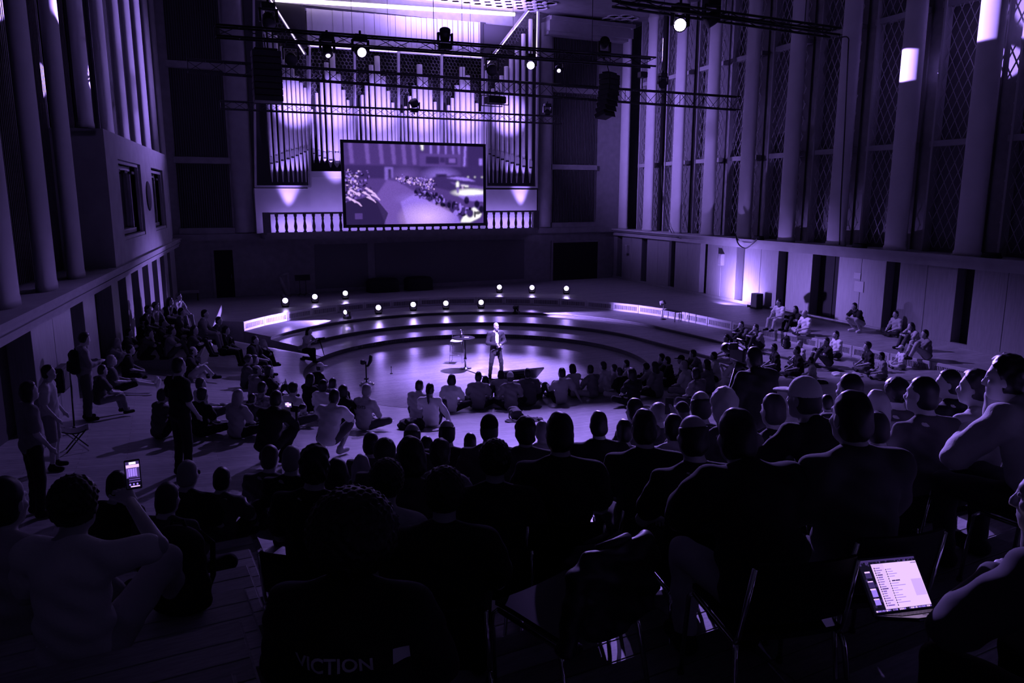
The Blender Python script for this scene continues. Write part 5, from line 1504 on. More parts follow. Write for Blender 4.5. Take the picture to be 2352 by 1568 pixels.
def joint(t, pose, k):                               # a joint of a placed figure in room space
    j = POSES[pose][k]
    s = t.scale[0]; c, sn = math.cos(t.rotation_euler[2]), math.sin(t.rotation_euler[2])
    return np.array([t.location[0] + s * (c * j[0] - sn * j[1]), t.location[1] + s * (sn * j[0] + c * j[1]), t.location[2] + s * j[2]])
def facing(x, y, turn=0.0):
    return math.atan2(SPEAKER[1] - y, SPEAKER[0] - x) - math.pi / 2 + R(turn)

# ================================================================== the people
def row_seat(px, py, d, tip):
    r = sight(px, py); p = EYE + r * (d / r[1])
    return p
def place_seated(px, py, d, pose, turn):             # on a seating tier: snapped to the row, sized so that the head is where it is seen
    p = row_seat(px, py, d, 1)
    lat, w, _, _ = polar(p[0], p[1])
    k = max(0, min(NT - 1, int(round((w + 0.10 - T0 + 0.30) / TD - 1))))
    wb = T0 + TD * (k + 1) - 0.30
    hy = POSES[pose]['hc'][1]
    best = None
    h = facing(p[0], p[1], turn)
    off = np.array([-math.sin(h), math.cos(h)]) * hy
    lo, hi = 0.5, 40.0
    for _ in range(40):                              # slide along the sight line until the base lies on the row
        t = (lo + hi) / 2; q = EYE + sight(px, py) * t
        b = q[:2] - off
        if polar(b[0], b[1])[1] > wb: lo = t
        else: hi = t
    z = TZ + TR * k + (0.5 if k and polar(b[0], b[1])[0] < left_edge(T0 + TD * (k + 0.5)) else 0)
    s = (q[2] - z) / POSES[pose]['hc'][2]
    return b[0], b[1], z, h, min(1.16, max(0.84, s)), s
PEOPLE = {}
N_LOG = []
def P(key, px, py, pose, label, d=None, turn=0, near=None, feet=False, scale=None, xyz=None, push=0.0, **kw):
    if xyz:
        x, y, z = xyz; h = facing(x, y, turn); s = scale or 1.0
    elif d:
        x, y, z, h, s, raw = place_seated(px, py, d, pose, turn)
        N_LOG.append((key, round(raw, 2)))
    else:
        s = scale or 1.06
        if feet:
            x, y, z = spot_on_floor(px, py, 0.0)
            h = facing(x, y, turn)
        else:
            hx, hy_, z = spot_on_floor(px, py, POSES[pose]['hc'][2] * s)
            h = facing(hx, hy_, turn); o = POSES[pose]['hc'][1] * s
            x, y = hx + math.sin(h) * o, hy_ - math.cos(h) * o
            q = 1 + push / math.hypot(x, y); x, y = x * q, y * q
            z = floor_z(x, y)
    dist = math.hypot(x, y)
    n = near if near is not None else (2 if dist < 5.2 else 1 if dist < 10 else 0)
    o = person(x, y, z, h, pose, label, near=n, scale=s, group={'w': 'listeners along the left wall', 'm': 'listeners on the left of the pit', 'f': 'listeners in the front row', 'r': 'listeners by the right steps', 's': 'listeners on the seats', 'n': 'listeners on the left steps', 'c': None}[key[0]], **kw)
    PEOPLE[key] = (o, pose, d)
    return o
#PEOPLE_HERE
# --- along the left wall, back to front
P('w1', 411, 682, 'perch', 'pale shirted person sitting highest at the far end of left wall', hair='short', shirt='L', trs='G')
P('w2', 391, 692, 'perch', 'black clad person with long dark hair beside the highest pale sitter', hair='long', hc='k', shirt='K', female=True)
P('w3', 358, 704, 'perch', 'curly haired person leaning forward near the far left pilasters', hair='curly', shirt='G', turn=-10)
P('w4', 341, 716, 'perch', 'dark figure sitting against the left wall behind the curly haired one', hair='short', hc='k', shirt='K', push=0.5)
P('w5', 297, 764, 'knees', 'dark haired person hunched by the narrow left wall pilasters', hair='short', hc='k', shirt='D', trs='K')
P('w6', 269, 792, 'chin', 'light haired woman raising her hand, seated low by the left wall', hair='bob', hc='l', shirt='L', trs='L', female=True)
P('w7', 257, 828, 'stretch', 'person in shorts stretching legs with white shoes toward the aisle', hair='short', hc='g', shirt='D', shorts=True, shoes='W')
P('w8', 205, 965, 'hold', 'standing person with backpack looking down at hands, left wall', feet=True, hair='curly', hc='k', shirt='G', trs='D', sleeve='long', turn=-8, scale=1.02)
P('w9', 236, 852, 'perch', 'seated person hidden behind the standing backpack wearer, knees and shoes showing', hair='short', hc='k', shirt='D', trs='G', scale=0.92)
P('w10', 92, 1183, 'stand', 'standing person at left edge in a pale top and long black skirt', feet=True, hair='bob', hc='k', shirt='G', trs='K', female=True, turn=-20, scale=1.0)
P('w11', 130, 1078, 'stand', 'standing person with bare legs behind the one in black, left edge', feet=True, hair='short', hc='k', shirt='L', trs='G', shorts=True, turn=-45, scale=0.95)
P('w12', 330, 738, 'knees', 'dark seated figure below the curly haired sitter at the far left', hair='beanie', hc='K', shirt='K')
P('w13', 374, 742, 'knees', 'dark seated figure with short hair in the dim far left cluster', hair='short', hc='b', shirt='D')
P('w14', 418, 722, 'perch', 'dim figure seated just below the pale shirted highest sitter', hair='short', hc='k', shirt='D', trs='D', push=0.5)
P('w15', 345, 782, 'chin', 'dim seated figure holding a glinting phone in the left cluster', hair='wave', hc='k', shirt='D')
P('w16', 396, 770, 'knees', 'dim figure seated between pale sitter and bald man on the left', hair='short', hc='k', shirt='G', trs='D')
P('w17', 300, 805, 'cross', 'dim cross legged figure in dark clothes in front of left wall', hair='short', hc='k', shirt='K')
# --- left middle
P('m1', 444, 808, 'side', 'bald man in a black polo seated sideways on the left', hair='ring', hc='k', shirt='K', trs='L', shorts=True, turn=-6, yaw=.1)
P('m2', 449, 780, 'knees', 'long dark haired woman with a lit face above the bald man', hair='long', hc='k', shirt='D', female=True, yaw=-.5)
P('m3', 474, 762, 'perch', 'person in grey sweater and trousers seated on the rise by the step panels', hair='short', hc='k', shirt='G', trs='G', sleeve='long')
P('m4', 503, 738, 'perch', 'dark haired person seated nearest the lit step panels, upper one', hair='short', hc='k', shirt='D', trs='K', sleeve='long')
P('m5', 520, 760, 'perch', 'dark silhouette leaning on the left end of lit step panels with arms forward', hair='wave', hc='k', shirt='K', trs='K')
P('m6', 413, 742, 'knees', 'dim dark haired sitter left of the grey sweatered one', hair='short', hc='k', shirt='K')
P('m7', 425, 1092, 'stand', 'tall man in black standing on the left aisle with his back turned', feet=True, hair='short', hc='k', shirt='K', trs='K', turn=-15, scale=1.06)
P('m8', 375, 910, 'knees', 'dark clad sitter on the floor just left of the standing man in black', hair='short', hc='b', shirt='D', turn=-10)
P('m9', 462, 882, 'stretch', 'light shirted sitter with bare legs stretched out behind the standing man', hair='short', hc='b', shirt='L', trs='D', shorts=True, turn=-20)
P('m10', 466, 908, 'cross', 'sitter in black with dark hair right beside the standing man in black', hair='wave', hc='b', shirt='K')
P('m11', 549, 912, 'cross', 'woman with long light brown hair and striped top seen from behind', hair='long', hc='l', shirt='L', female=True)
P('m12', 586, 783, 'perch', 'big man all in black seated on the left with one leg stretched out', hair='short', hc='k', shirt='K', trs='K', turn=-15, bulk=.03)
P('m13', 606, 797, 'chin', 'man in black with hand on chin beside the big man in black', hair='short', hc='l', shirt='K', turn=25, yaw=-.4, push=0.4)
P('m14', 572, 828, 'knees', 'curly haired sitter, first of a pair below the big man in black', hair='curly', hc='b', shirt='D')
P('m15', 586, 834, 'knees', 'curly haired sitter, second of a pair below the big man in black', hair='wave', hc='b', shirt='D', push=0.5)
P('m16', 591, 852, 'side', 'balding man in grey shirt looking right below the curly pair', hair='ring', hc='k', shirt='G', yaw=-.3)
P('m17', 619, 859, 'side', 'dark haired woman in black top right of the balding man', hair='bob', hc='b', shirt='K', female=True, yaw=-.3, push=0.5)
P('m18', 603, 893, 'cross', 'sitter in a boldly patterned shirt in the left front cluster', hair='short', hc='k', shirt='P')
P('m19', 580, 918, 'cross', 'small sitter beside the patterned shirt', hair='short', hc='k', shirt='D', scale=.85)
P('m20', 636, 922, 'squat', 'crouching cameraman in black holding a camera with a lit display', hair='short', hc='k', shirt='K', trs='K', sleeve='long', scale=1.18)
P('m21', 674, 896, 'cross', 'dark curly haired sitter in a white t-shirt behind the cameraman', hair='curly', hc='k', shirt='W', trs='D')
P('m22', 736, 845, 'perch', 'pale capped sitter looking down, left of the pit', hair='cap', hc='W', shirt='K', trs='K', turn=-10, yaw=-.4, scale=.95)
P('m23', 714, 872, 'knees', 'woman with long dark hair below the pale cap', hair='long', hc='k', shirt='K', female=True)
P('m24', 743, 888, 'cross', 'dark bobbed sitter in white top left of the crouching white shirt', hair='bob', hc='k', shirt='W', female=True)
P('m25', 769, 916, 'squat', 'crouching man in a white t-shirt and shorts at the aisle', hair='short', hc='k', shirt='W', trs='D', shorts=True, scale=1.12, shoes='L')
P('m26', 789, 901, 'knees', 'dark haired sitter between crouching man and lettered sweatshirt', hair='bob', hc='k', shirt='K', female=True)
P('m27', 766, 889, 'knees', 'mostly hidden dark head behind the crouching man', hair='short', hc='k', shirt='D', push=0.6)
P('m28', 843, 899, 'cross', 'man in a pale sweatshirt with lettering on the back', hair='buzz', hc='g', shirt='L', trs='D', sleeve='long', turn=-12, scale=1.12)
P('m29', 710, 762, 'kneel', 'kneeling photographer on the pale floor left of the pit', hair='long', hc='k', shirt='L', trs='K', female=True, turn=-5, scale=1.0)
# --- front row along the pit
P('f1', 964, 888, 'cross', 'short haired sitter leaning left at the front row, in a pale shirt', hair='short', hc='k', shirt='L', turn=-15, scale=1.1)
P('f2', 988, 894, 'lean1', 'sitter with long dark ponytail and white shirt, one arm propped on the floor', hair='pony', hc='k', shirt='W', trs='K', female=True, sleeve='long', scale=1.14)
P('f3', 1038, 874, 'cross', 'bob haired woman in a loose white shirt in the front row', hair='bob', hc='k', shirt='W', trs='K', female=True, scale=1.12)
P('f4', 1099, 866, 'cross', 'short haired man in grey shirt sitting below the speaker', hair='short', hc='k', shirt='G', scale=1.14)
P('f5', 1115, 867, 'knees', 'dark haired head half hidden behind the grey shirted man', hair='bob', hc='k', shirt='D', scale=.98, push=0.3)
P('f6', 1172, 867, 'cross', 'sitter in a pale knitted hat with a long plait down the back', hair='beanie', hc='L', shirt='G', female=True, scale=1.14)
P('f7', 1151, 866, 'knees', 'dark head half hidden left of the pale knitted hat', hair='bob', hc='k', shirt='L', scale=.98, push=0.3)
P('f8', 1212, 858, 'cross', 'broad man in a dark jacket sitting in front of the floor monitor', hair='short', hc='k', shirt='D', sleeve='long', bulk=.02, scale=1.14)
P('f9', 1290, 857, 'lean1', 'man in pale t-shirt leaning back on his straight right arm', hair='short', hc='k', shirt='L', trs='K', turn=8, scale=1.16)
P('f10', 1314, 858, 'knees', 'dark haired woman in a pale top beside the man leaning back', hair='bob', hc='k', shirt='L', female=True, scale=1.05, push=0.6)
P('f11', 1355, 849, 'side', 'grey t-shirted sitter with knee drawn up, right of the leaning man', hair='short', hc='k', shirt='G', trs='L', scale=1.06)
P('f12', 1385, 841, 'cross', 'front row sitter in a bright white t-shirt', hair='short', hc='k', shirt='W', trs='L', scale=1.06)
P('f13', 1410, 844, 'cross', 'second white top right beside the bright white t-shirt', hair='short', hc='b', shirt='L', scale=1.0, push=0.6)
P('f14', 1422, 856, 'cross', 'dark shirted sitter in front of the two white tops', hair='short', hc='k', shirt='K', trs='L', scale=1.0)
P('f15', 1438, 836, 'chin', 'sitter with raised pale sleeve behind the dark shirted one', hair='short', hc='k', shirt='W', scale=1.0)
P('f16', 1450, 859, 'cross', 'woman with very long black hair in black, leaning left', hair='long', hc='k', shirt='K', trs='K', female=True, scale=1.12)
P('f17', 1483, 845, 'chin', 'dark curly head with raised hand behind the grey shirted long hair', hair='curly', hc='k', shirt='L', scale=.98)
P('f18', 1503, 844, 'cross', 'long dark haired sitter in grey shirt next to the woman in black', hair='long', hc='k', shirt='G', scale=1.12)
P('f19', 1519, 822, 'chin', 'dark sitter lifting a hand above the grey shirted row', hair='short', hc='k', shirt='D')
P('f20', 1532, 829, 'cross', 'dark haired sitter right of the lifted hand', hair='short', hc='k', shirt='K')
P('f21', 1564, 826, 'cross', 'sitter in dark cap looking left toward the speaker', hair='cap', hc='K', shirt='G', yaw=.3)
P('f22', 1591, 813, 'chin', 'wavy haired woman with hand raised to her mouth', hair='wave', hc='b', shirt='G', female=True)
P('f23', 1570, 841, 'cross', 'grey short haired sitter in a white shirt, cross legged', hair='buzz', hc='g', shirt='W', trs='L', scale=1.08)
P('f24', 1598, 860, 'cross', 'dark bobbed sitter in grey with folded pale legs', hair='bob', hc='k', shirt='G', trs='D', scale=1.08)
P('f25', 1622, 838, 'knees', 'woman with long dark hair in a grey dress facing left', hair='long', hc='k', shirt='G', trs='G', female=True, scale=1.06)
P('f26', 1639, 819, 'cross', 'dark haired sitter in a rumpled white shirt facing left', hair='short', hc='k', shirt='W', scale=1.06)
# --- right side by the step panels
P('r1', 1669, 777, 'perch', 'woman in black top and white trousers seated on a step', hair='pony', hc='k', shirt='K', trs='W', female=True, yaw=.2)
P('r2', 1702, 750, 'chin', 'dark clad sitter with hand to head, upper right steps', hair='short', hc='k', shirt='D', sleeve='long', yaw=.2)
P('r3', 1691, 783, 'cross', 'sitter in a cap and bright white shirt on the right steps', hair='cap', hc='K', shirt='W', yaw=.2)
P('r4', 1735, 761, 'chin', 'dark haired sitter with both hands at the mouth, right steps', hair='wave', hc='k', shirt='G', sleeve='long')
P('r5', 1788, 700, 'perch', 'man in white t-shirt sitting on the terrace edge, legs hanging', hair='short', hc='k', shirt='W', trs='L', turn=5, scale=1.0)
P('r6', 1826, 711, 'knees', 'woman in black with very long dark hair on the terrace', hair='long', hc='k', shirt='K', trs='K', female=True)
P('r7', 1848, 720, 'cross', 'bald man in white shirt sitting cross legged on the terrace', hair='bald', shirt='W', trs='L', shorts=True)
P('r8', 1962, 704, 'squat', 'broad man in dark t-shirt crouching alone by the right wall', hair='short', hc='k', shirt='K', trs='L', shorts=True, scale=1.1, shoes='W')
P('r9', 2057, 722, 'cross', 'man in grey hooded sweater sitting against the right wall', hair='short', hc='k', shirt='L', trs='K', sleeve='long', yaw=.2)
P('r10', 2092, 750, 'chin', 'long haired woman with hand on chin by the right wall', hair='long', hc='b', shirt='L', trs='D', female=True, sleeve='long', push=0.0)
P('r11', 2123, 778, 'knees', 'dark haired sitter in grey sweater, farthest forward by the right wall', hair='short', hc='k', shirt='G', trs='L', sleeve='long')
P('r12', 1920, 769, 'cross', 'man in white t-shirt below the terrace edge looking left', hair='short', hc='k', shirt='W', trs='K', yaw=.15)
P('r13', 1897, 793, 'knees', 'man in black t-shirt resting forearms on his knees', hair='short', hc='b', shirt='K', trs='D', yaw=.2)
P('r14', 1992, 796, 'cross', 'curly haired man in black shirt reading in his lap', hair='curly', hc='k', shirt='K', trs='D')
P('r15', 2069, 801, 'cross', 'small sitter in a white cap and white top near the wall', hair='cap', hc='W', shirt='W', trs='L', scale=.85)
P('r16', 1862, 829, 'cross', 'child like small sitter in a bright white top', hair='short', hc='b', shirt='W', trs='L', scale=.85)
P('r17', 1777, 803, 'cross', 'dark sitter seen from behind beside the tripod camera', hair='short', hc='k', shirt='K', scale=1.05)
P('r18', 1830, 806, 'cross', 'short haired dark sitter with his back turned in front of the child', hair='buzz', hc='k', shirt='K', scale=1.08)
P('r19', 1837, 790, 'cross', 'grey haired head peeking out behind the dark sitter', hair='buzz', hc='g', shirt='L', scale=.95)
P('r20', 1685, 822, 'kneel', 'man in pale t-shirt kneeling up left of the tripod camera', hair='short', hc='k', shirt='L', trs='L', scale=1.05)
P('r21', 2024, 818, 'cross', 'half hidden sitter in pale trousers behind the curly haired man', hair='short', hc='k', shirt='L', trs='L', scale=.9)
# --- seats, far rows to near rows (depth in metres along the view)
P('s1', 620, 1053, 'chair', 'dim fair haired listener at the left end of the seats', 9.0, hair='short', hc='b', shirt='D')
P('s2', 670, 1057, 'chair', 'grey haired listener next to the left end of the seats', 7.1, hair='short', hc='g', shirt='K')
P('s3', 724, 1072, 'chair', 'broad dark haired man seated left of the blond long hair', 4.7, hair='wave', hc='k', shirt='K', turn=-5)
P('s4', 775, 1090, 'chair', 'dark head half hidden right of the broad dark haired man', 5.8, hair='long', hc='k', shirt='K', female=True)
P('s5', 852, 1021, 'chair', 'round dark head at the front of the seats, left of centre', 8.4, hair='short', hc='k', shirt='D')
P('s6', 831, 1070, 'chair', 'listener with straight long blond hair and a small lit phone', 7.2, hair='long', hc='l', shirt='D', female=True)
P('s7', 884, 1043, 'chair', 'shaggy brown haired listener right of the long blond hair', 6.7, hair='curly', hc='b', shirt='D')
P('s8', 947, 1003, 'chair', 'bald topped listener at the front of the seats, in the centre left', 8.0, hair='ring', hc='b', shirt='D')
P('s9', 944, 1050, 'chair', 'wide dark bob directly behind the bald topped listener', 5.2, hair='bob', hc='k', shirt='D', female=True)
P('s10', 980, 1026, 'chair', 'small dark head between two bigger heads, centre seats', 8.8, hair='short', hc='k', shirt='D')
P('s11', 1011, 1044, 'chair', 'wavy brown haired listener in the centre seats', 6.5, hair='wave', hc='b', shirt='G', female=True)
P('s12', 1027, 994, 'chair', 'balding man with a shiny crown at the front of the seats', 8.4, hair='ring', hc='k', shirt='K')
P('s13', 1080, 1017, 'chair', 'small dark head right of the balding shiny crown', 8.8, hair='short', hc='k', shirt='D', scale=.95)
P('s14', 1124, 986, 'chair', 'listener in a dark cap worn backwards at the front of the seats', 7.3, hair='cap', hc='K', shirt='D')
P('s15', 1137, 1062, 'chair', 'large curly head in a black top, second row from the stools', 4.4, hair='curly', hc='k', shirt='K', bulk=.02)
P('s16', 889, 1110, 'chair', 'curly haired woman with bare shoulders and pale skin', 4.4, hair='curly', hc='k', shirt='L', sleeve='none', female=True)
P('s17', 1021, 1138, 'chair', 'large round frizzy head in black right behind bare shoulders', 3.5, hair='curly', hc='k', shirt='K', bulk=.02)
P('s18', 812, 1240, 'chair', 'nearest listener with huge frizzy hair and a lettered black jacket', 2.7, hair='huge', hc='k', shirt='K', sleeve='long', bulk=.03)
P('s19', 1207, 993, 'chair', 'dark haired listener in a shiny crumpled jacket', 6.8, hair='wave', hc='k', shirt='D', sleeve='long', bulk=.02)
P('s20', 1245, 991, 'chair', 'small fair head right of the shiny crumpled jacket', 9.0, hair='buzz', hc='l', shirt='L')
P('s21', 1286, 998, 'chair', 'square shouldered man in black with a short haircut, centre', 5.0, hair='short', hc='k', shirt='K', bulk=.01)
P('s22', 1375, 976, 'chair', 'man with shaved neck in a black polo, alone before the lit floor', 6.6, hair='buzz', hc='k', shirt='K', bulk=.01)
P('s23', 1458, 944, 'chair', 'dark head with a side parting behind the front row long hair', 8.6, hair='short', hc='k', shirt='D', turn=20)
P('s24', 1479, 984, 'chair', 'round headed man in black shirt with straight shoulders', 5.4, hair='buzz', hc='k', shirt='K', bulk=.01)
P('s25', 1433, 992, 'chair', 'dark shoulder and head left behind the round headed man', 7.0, hair='short', hc='k', shirt='G')
P('s26', 1512, 954, 'chair', 'frizzy grey head right of the round headed man', 8.2, hair='curly', hc='g', shirt='D')
P('s27', 1566, 948, 'chair', 'small dark capped head beyond the raised phone', 8.8, hair='cap', hc='K', shirt='K')
P('s28', 1546, 984, 'up', 'listener lifting a phone with both arms, right of centre', 6.4, hair='short', hc='k', shirt='L', sleeve='none')
P('s29', 1590, 1004, 'chair', 'bald man with shiny head and black t-shirt, near the aisle', 3.9, hair='ring', hc='k', shirt='K', turn=8)
P('s30', 1609, 934, 'chair', 'bald headed man with pale ear behind the shiny bald one', 6.0, hair='ring', hc='b', shirt='D')
P('s31', 1694, 1008, 'fwd', 'big dark haired man in black with a bare forearm on a pale knee', 3.2, hair='short', hc='k', shirt='K', trs='L', turn=6, bulk=.02)
P('s32', 1663, 936, 'chair', 'listener with brightly lit white blond hair', 5.5, hair='wave', hc='w', shirt='D', female=True)
P('s33', 1775, 944, 'chair', 'dark haired listener with a thinning crown right of the tripod', 5.2, hair='short', hc='b', shirt='K', turn=10)
P('s34', 1852, 918, 'chinc', 'listener in a white baseball cap with bent back in black', 4.6, hair='cap', hc='W', shirt='K', turn=14, yaw=.25)
P('s35', 1896, 926, 'chair', 'small dark head right beside the white baseball cap', 9.2, hair='short', hc='k', shirt='D')
P('s36', 1952, 897, 'chair', 'dark round head behind the big man in grey', 5.5, hair='buzz', hc='k', shirt='D', yaw=.3)
P('s37', 1955, 962, 'chair', 'big short haired man in dark grey t-shirt, back to the viewer', 2.95, hair='buzz', hc='k', shirt='D', turn=8, bulk=.02)
P('s38', 2011, 929, 'chair', 'woman with long smooth light hair right of the big man in grey', 5.7, hair='long', hc='l', shirt='L', female=True)
P('s39', 2056, 905, 'chair', 'shaggy dark head right of the long smooth hair', 6.2, hair='curly', hc='k', shirt='D')
P('s40', 2117, 908, 'chair', 'short haired man with lit cheek in a pale back panelled shirt', 4.4, hair='buzz', hc='k', shirt='D', turn=10, yaw=.35)
P('s41', 2176, 882, 'chair', 'man in black shown in sharp profile looking left', 6.4, hair='short', hc='k', shirt='K', turn=14, yaw=.75)
P('s42', 2237, 891, 'chair', 'bespectacled wavy haired listener right of the sharp profile', 5.9, hair='wave', hc='b', shirt='L', turn=14, yaw=.5)
P('s43', 2318, 872, 'chinc', 'man in a striped grey shirt resting his elbow, at right edge', 3.9, hair='wave', hc='k', shirt='L', sleeve='long', turn=18, yaw=.4, bulk=.02)
P('s44', 0, 0, 'chinc', 'nearest man in grey at the right edge with the laptop on his knees', xyz=(1.80, 2.0, 3.58), scale=1.04, hair='short', hc='k', shirt='D', sleeve='long', turn=10, yaw=.45, bulk=.02)
P('s45', 2010, 985, 'chair', 'listener in pale top half hidden behind the big man in grey', 4.2, hair='short', hc='b', shirt='L')
#--- on the left steps near the camera
P('n1', 8, 1150, 'cross', 'listener in a pale shirt cut off by the left edge', 4.2, hair='short', hc='k', shirt='L')
P('n2', 172, 1166, 'phone', 'curly haired man in a white t-shirt holding up a lit phone', 3.5, hair='curly', hc='k', shirt='W', trs='L', turn=0)
P('n3', 271, 1117, 'cross', 'dark sitter with black shoulders just right of the lit phone', 6.6, hair='short', hc='k', shirt='K')
P('n4', 387, 1146, 'cross', 'dark haired sitter in dark shirt in front of the black backpack', 5.4, hair='short', hc='b', shirt='D')
P('n5', 431, 1091, 'cross', 'grey haired sitter in black below the standing man', 6.5, hair='buzz', hc='g', shirt='K')
P('n6', 512, 1101, 'side', 'slim sitter with short dark hair at the edge of the steps', 7.2, hair='short', hc='k', shirt='D')

# ================================================================== the speaker
SP_H = R(204)
def build_speaker():
    pose, r = 'speak', 0.012
    t = thing('person', 'bald speaker in dark blazer and white shirt standing in the lit pit', 'person', (SPEAKER[0], SPEAKER[1], 0.0), SP_H)
    t.scale = (1.02,) * 3
    j = POSES[pose]; F_ = V3(0, 1, 0)
    put('body', body_mesh(pose, 0.12, r, False, True), t, material=SKIN)
    s = Sdf()                                       # white shirt
    s.tube(V3(0, 0, .90), V3(0, 0, 1.14), F_, (.150, .118), (.138, .115), .04); s.tube(V3(0, 0, 1.14), V3(0, 0, 1.34), F_, (.140, .118), (.150, .112), .04)
    s.cap(j['nb'] - V3(0, 0, .05), j['nb'] + V3(0, .0, .02), .072, .066, .02)
    put('shirt', s.mesh('shirt', r, folds(.003)), t, material=CLOTH['W'])
    s = Sdf()                                       # open blazer
    s.tube(V3(0, 0, .80), V3(0, 0, 1.12), F_, (.195, .140), (.165, .135), .05); s.tube(V3(0, 0, 1.12), V3(0, 0, 1.36), F_, (.168, .138), (.180, .128), .05)
    for c in 'LR':
        sh, el, wr = j['sh' + c], j['el' + c], j['wr' + c]
        s.cap(lerp(j['nb'], sh, .35) - V3(0, 0, .02), sh, .062, .078, .05); s.cap(sh, el, .076, .064, .03); s.cap(el, lerp(el, wr, .90), .064, .048, .02)
    s.ell((0.0, .17, 1.30), (.062, .17, .27), None, .012, True); s.ell((0, .17, .80), (.045, .14, .22), None, .012, True)
    s.ell((0, 0, 1.53), (.074, .078, .07), None, .01, True)
    bz = put('blazer', s.mesh('blazer', r, folds(.004)), t, material=mat('blazer_cloth', 0.022, 0.85, bump=.15, bscale=60))
    for x in (-.11, .11):
        mb = MB(); mb.rbox((x, .146, .93), (.12, .014, .035), .004); part(mb, 'pocket_flap', mat('blazer_cloth', 0.022, 0.85), bz)
    put('trousers', trouser_mesh(pose, r, False, 'long'), t, material=mat('jeans_cloth', 0.022, 0.9))
    mb = MB(); mb.lathe([(.148, .955), (.152, .96), (.152, .99), (.148, .995)], n=24); mb.v = [(x, y * .78, z) for x, y, z in mb.v]; bl = part(mb, 'belt', CLOTH['K'], t)
    mb = MB(); mb.rbox((0, .120, .975), (.05, .012, .035), .004); part(mb, 'buckle', M_CHROME, bl)
    for sm in shoe_mesh(pose, r): put('shoe', sm, t, material=CLOTH['K'])
    M = head_matrix(0.12, j['pitch'])
    for sx in (-1, 1):
        mb = MB(); mb.lathe([(.001, -.009), (.007, -.006), (.009, 0), (.007, .006), (.001, .009)], n=10)
        e = part(mb, 'eye', mat('dark_eye', 0.03, 0.2), t); e.location = tuple(j['hc'] + M @ (V3(sx * .033, .084, .012) * HS))
    h = j['hc']
    mb = MB(); mb.tube([tuple(h + M @ V3(-.078, 0, .0)), tuple(h + M @ V3(-.075, .05, -.05)), tuple(h + M @ V3(-.045, .095, -.075)), tuple(h + M @ V3(-.02, .11, -.075))], [.004, .004, .005, .010], n=6)
    part(mb, 'headset_microphone', M_BLACK, t)
    mb = MB(); mb.rbox(tuple((j['wrL'] + j['wrR']) / 2 + V3(0, .09, .0)), (.035, .12, .02), .006, rot=(R(-30), 0, R(20))); part(mb, 'clicker', M_BLACK, t)
    s = Sdf()                                       # short grey beard
    s.ell((0, .036, -.066), (.062, .068, .062)); s.ell((0, .076, -.100), (.030, .028, .028))
    def post(D, X): return np.maximum(np.maximum(D, X[..., 2] + .052), -(X[..., 1] - .0) )
    b = put('beard', s.mesh('beard', .009, post), t, tuple(h), material=HAIRC['g']); b.rotation_euler = Matrix(M.tolist()).to_euler(); b.scale = (HS,) * 3
build_speaker()

# ================================================================== chairs
M_SEAT = mat('chair_shell', 0.012, 0.7, spec=0.15)
def make_chair(label, group=None, x=0, y=0, z=0, h=0, s=1.0):
    t = thing('stacking_chair', label, 'chair', (x, y, z), h, group); t.scale = (s,) * 3
    mb = MB()
    us, vs = np.linspace(-1, 1, 9), np.linspace(0, 1, 8)
    f = lambda u, v, o: (0.22 * u, -0.20 + 0.43 * v, 0.445 + 0.012 * u * u - 0.03 * max(0, v - .75) ** 1 + o)
    mb.grid([[f(u, v, 0.012) for u in us] for v in vs], smooth=True); mb.grid([[f(u, v, -0.012) for u in us] for v in vs], smooth=True, flip=True)
    edge = [(u, 0) for u in us] + [(1, v) for v in vs] + [(u, 1) for u in us[::-1]] + [(-1, v) for v in vs[::-1]]
    mb.grid([[f(u, v, -0.012) for u, v in edge], [f(u, v, 0.012) for u, v in edge]], smooth=True)
    part(mb, 'seat', M_SEAT, t)
    mb = MB()
    g = lambda u, v, o: (0.215 * u * (1 - .06 * v), -0.215 - 0.07 * v - 0.03 * (1 - u * u) + o, 0.53 + 0.28 * v)
    mb.grid([[g(u, v, 0.009) for u in us] for v in vs], smooth=True); mb.grid([[g(u, v, -0.009) for u in us] for v in vs], smooth=True, flip=True)
    mb.grid([[g(u, v, 0.009) for u, v in edge], [g(u, v, -0.009) for u, v in edge]], smooth=True)
    part(mb, 'backrest', M_SEAT, t)
    for sx in (-1, 1):
        mb = MB(); mb.tube([(sx * .225, .20, .43), (sx * .235, .23, .40), (sx * .245, .26, .012)], .011, n=8); part(mb, 'leg', M_CHROME, t)
        mb = MB(); mb.tube([(sx * .225, -.20, .43), (sx * .235, -.22, .38), (sx * .245, -.30, .012)], .011, n=8); part(mb, 'leg', M_CHROME, t)
        mb = MB(); mb.tube([(sx * .225, .20, .428), (sx * .225, -.19, .428), (sx * .222, -.215, .47), (sx * .21, -.285, .79)], .011, n=8); part(mb, 'side_rail', M_CHROME, t)
        for y in (.26, -.30):
            mb = MB(); mb.lathe([(.016, 0), (.016, .022)], n=8, c=(sx * .245, y, 0)); part(mb, 'rubber_foot', M_BLACK, t)
    return t
proto = None
for key, (o, pose, d) in PEOPLE.items():
    if not key.startswith('s') or math.hypot(o.location[0], o.location[1]) > 6.2: continue
    lab = "black chair under the " + o["label"]
    if len(lab.split()) > 16: lab = ' '.join(lab.split()[:12])
    if proto is None:
        c = proto = make_chair(lab, 'occupied chairs in the near seating rows')
    else:
        c = copy_tree(proto); c['label'] = lab
    c.location = o.location; c.rotation_euler = o.rotation_euler; c.scale = o.scale
def free_chair(px, py, d, turn, label):
    p = EYE + sight(px, py) * (d / sight(px, py)[1])
    z = floor_z(p[0], p[1])
    p = at(px, py, z + 0.45); z = floor_z(p[0], p[1])
    return make_chair(label, None, p[0], p[1], z, facing(p[0], p[1], turn)), p, z
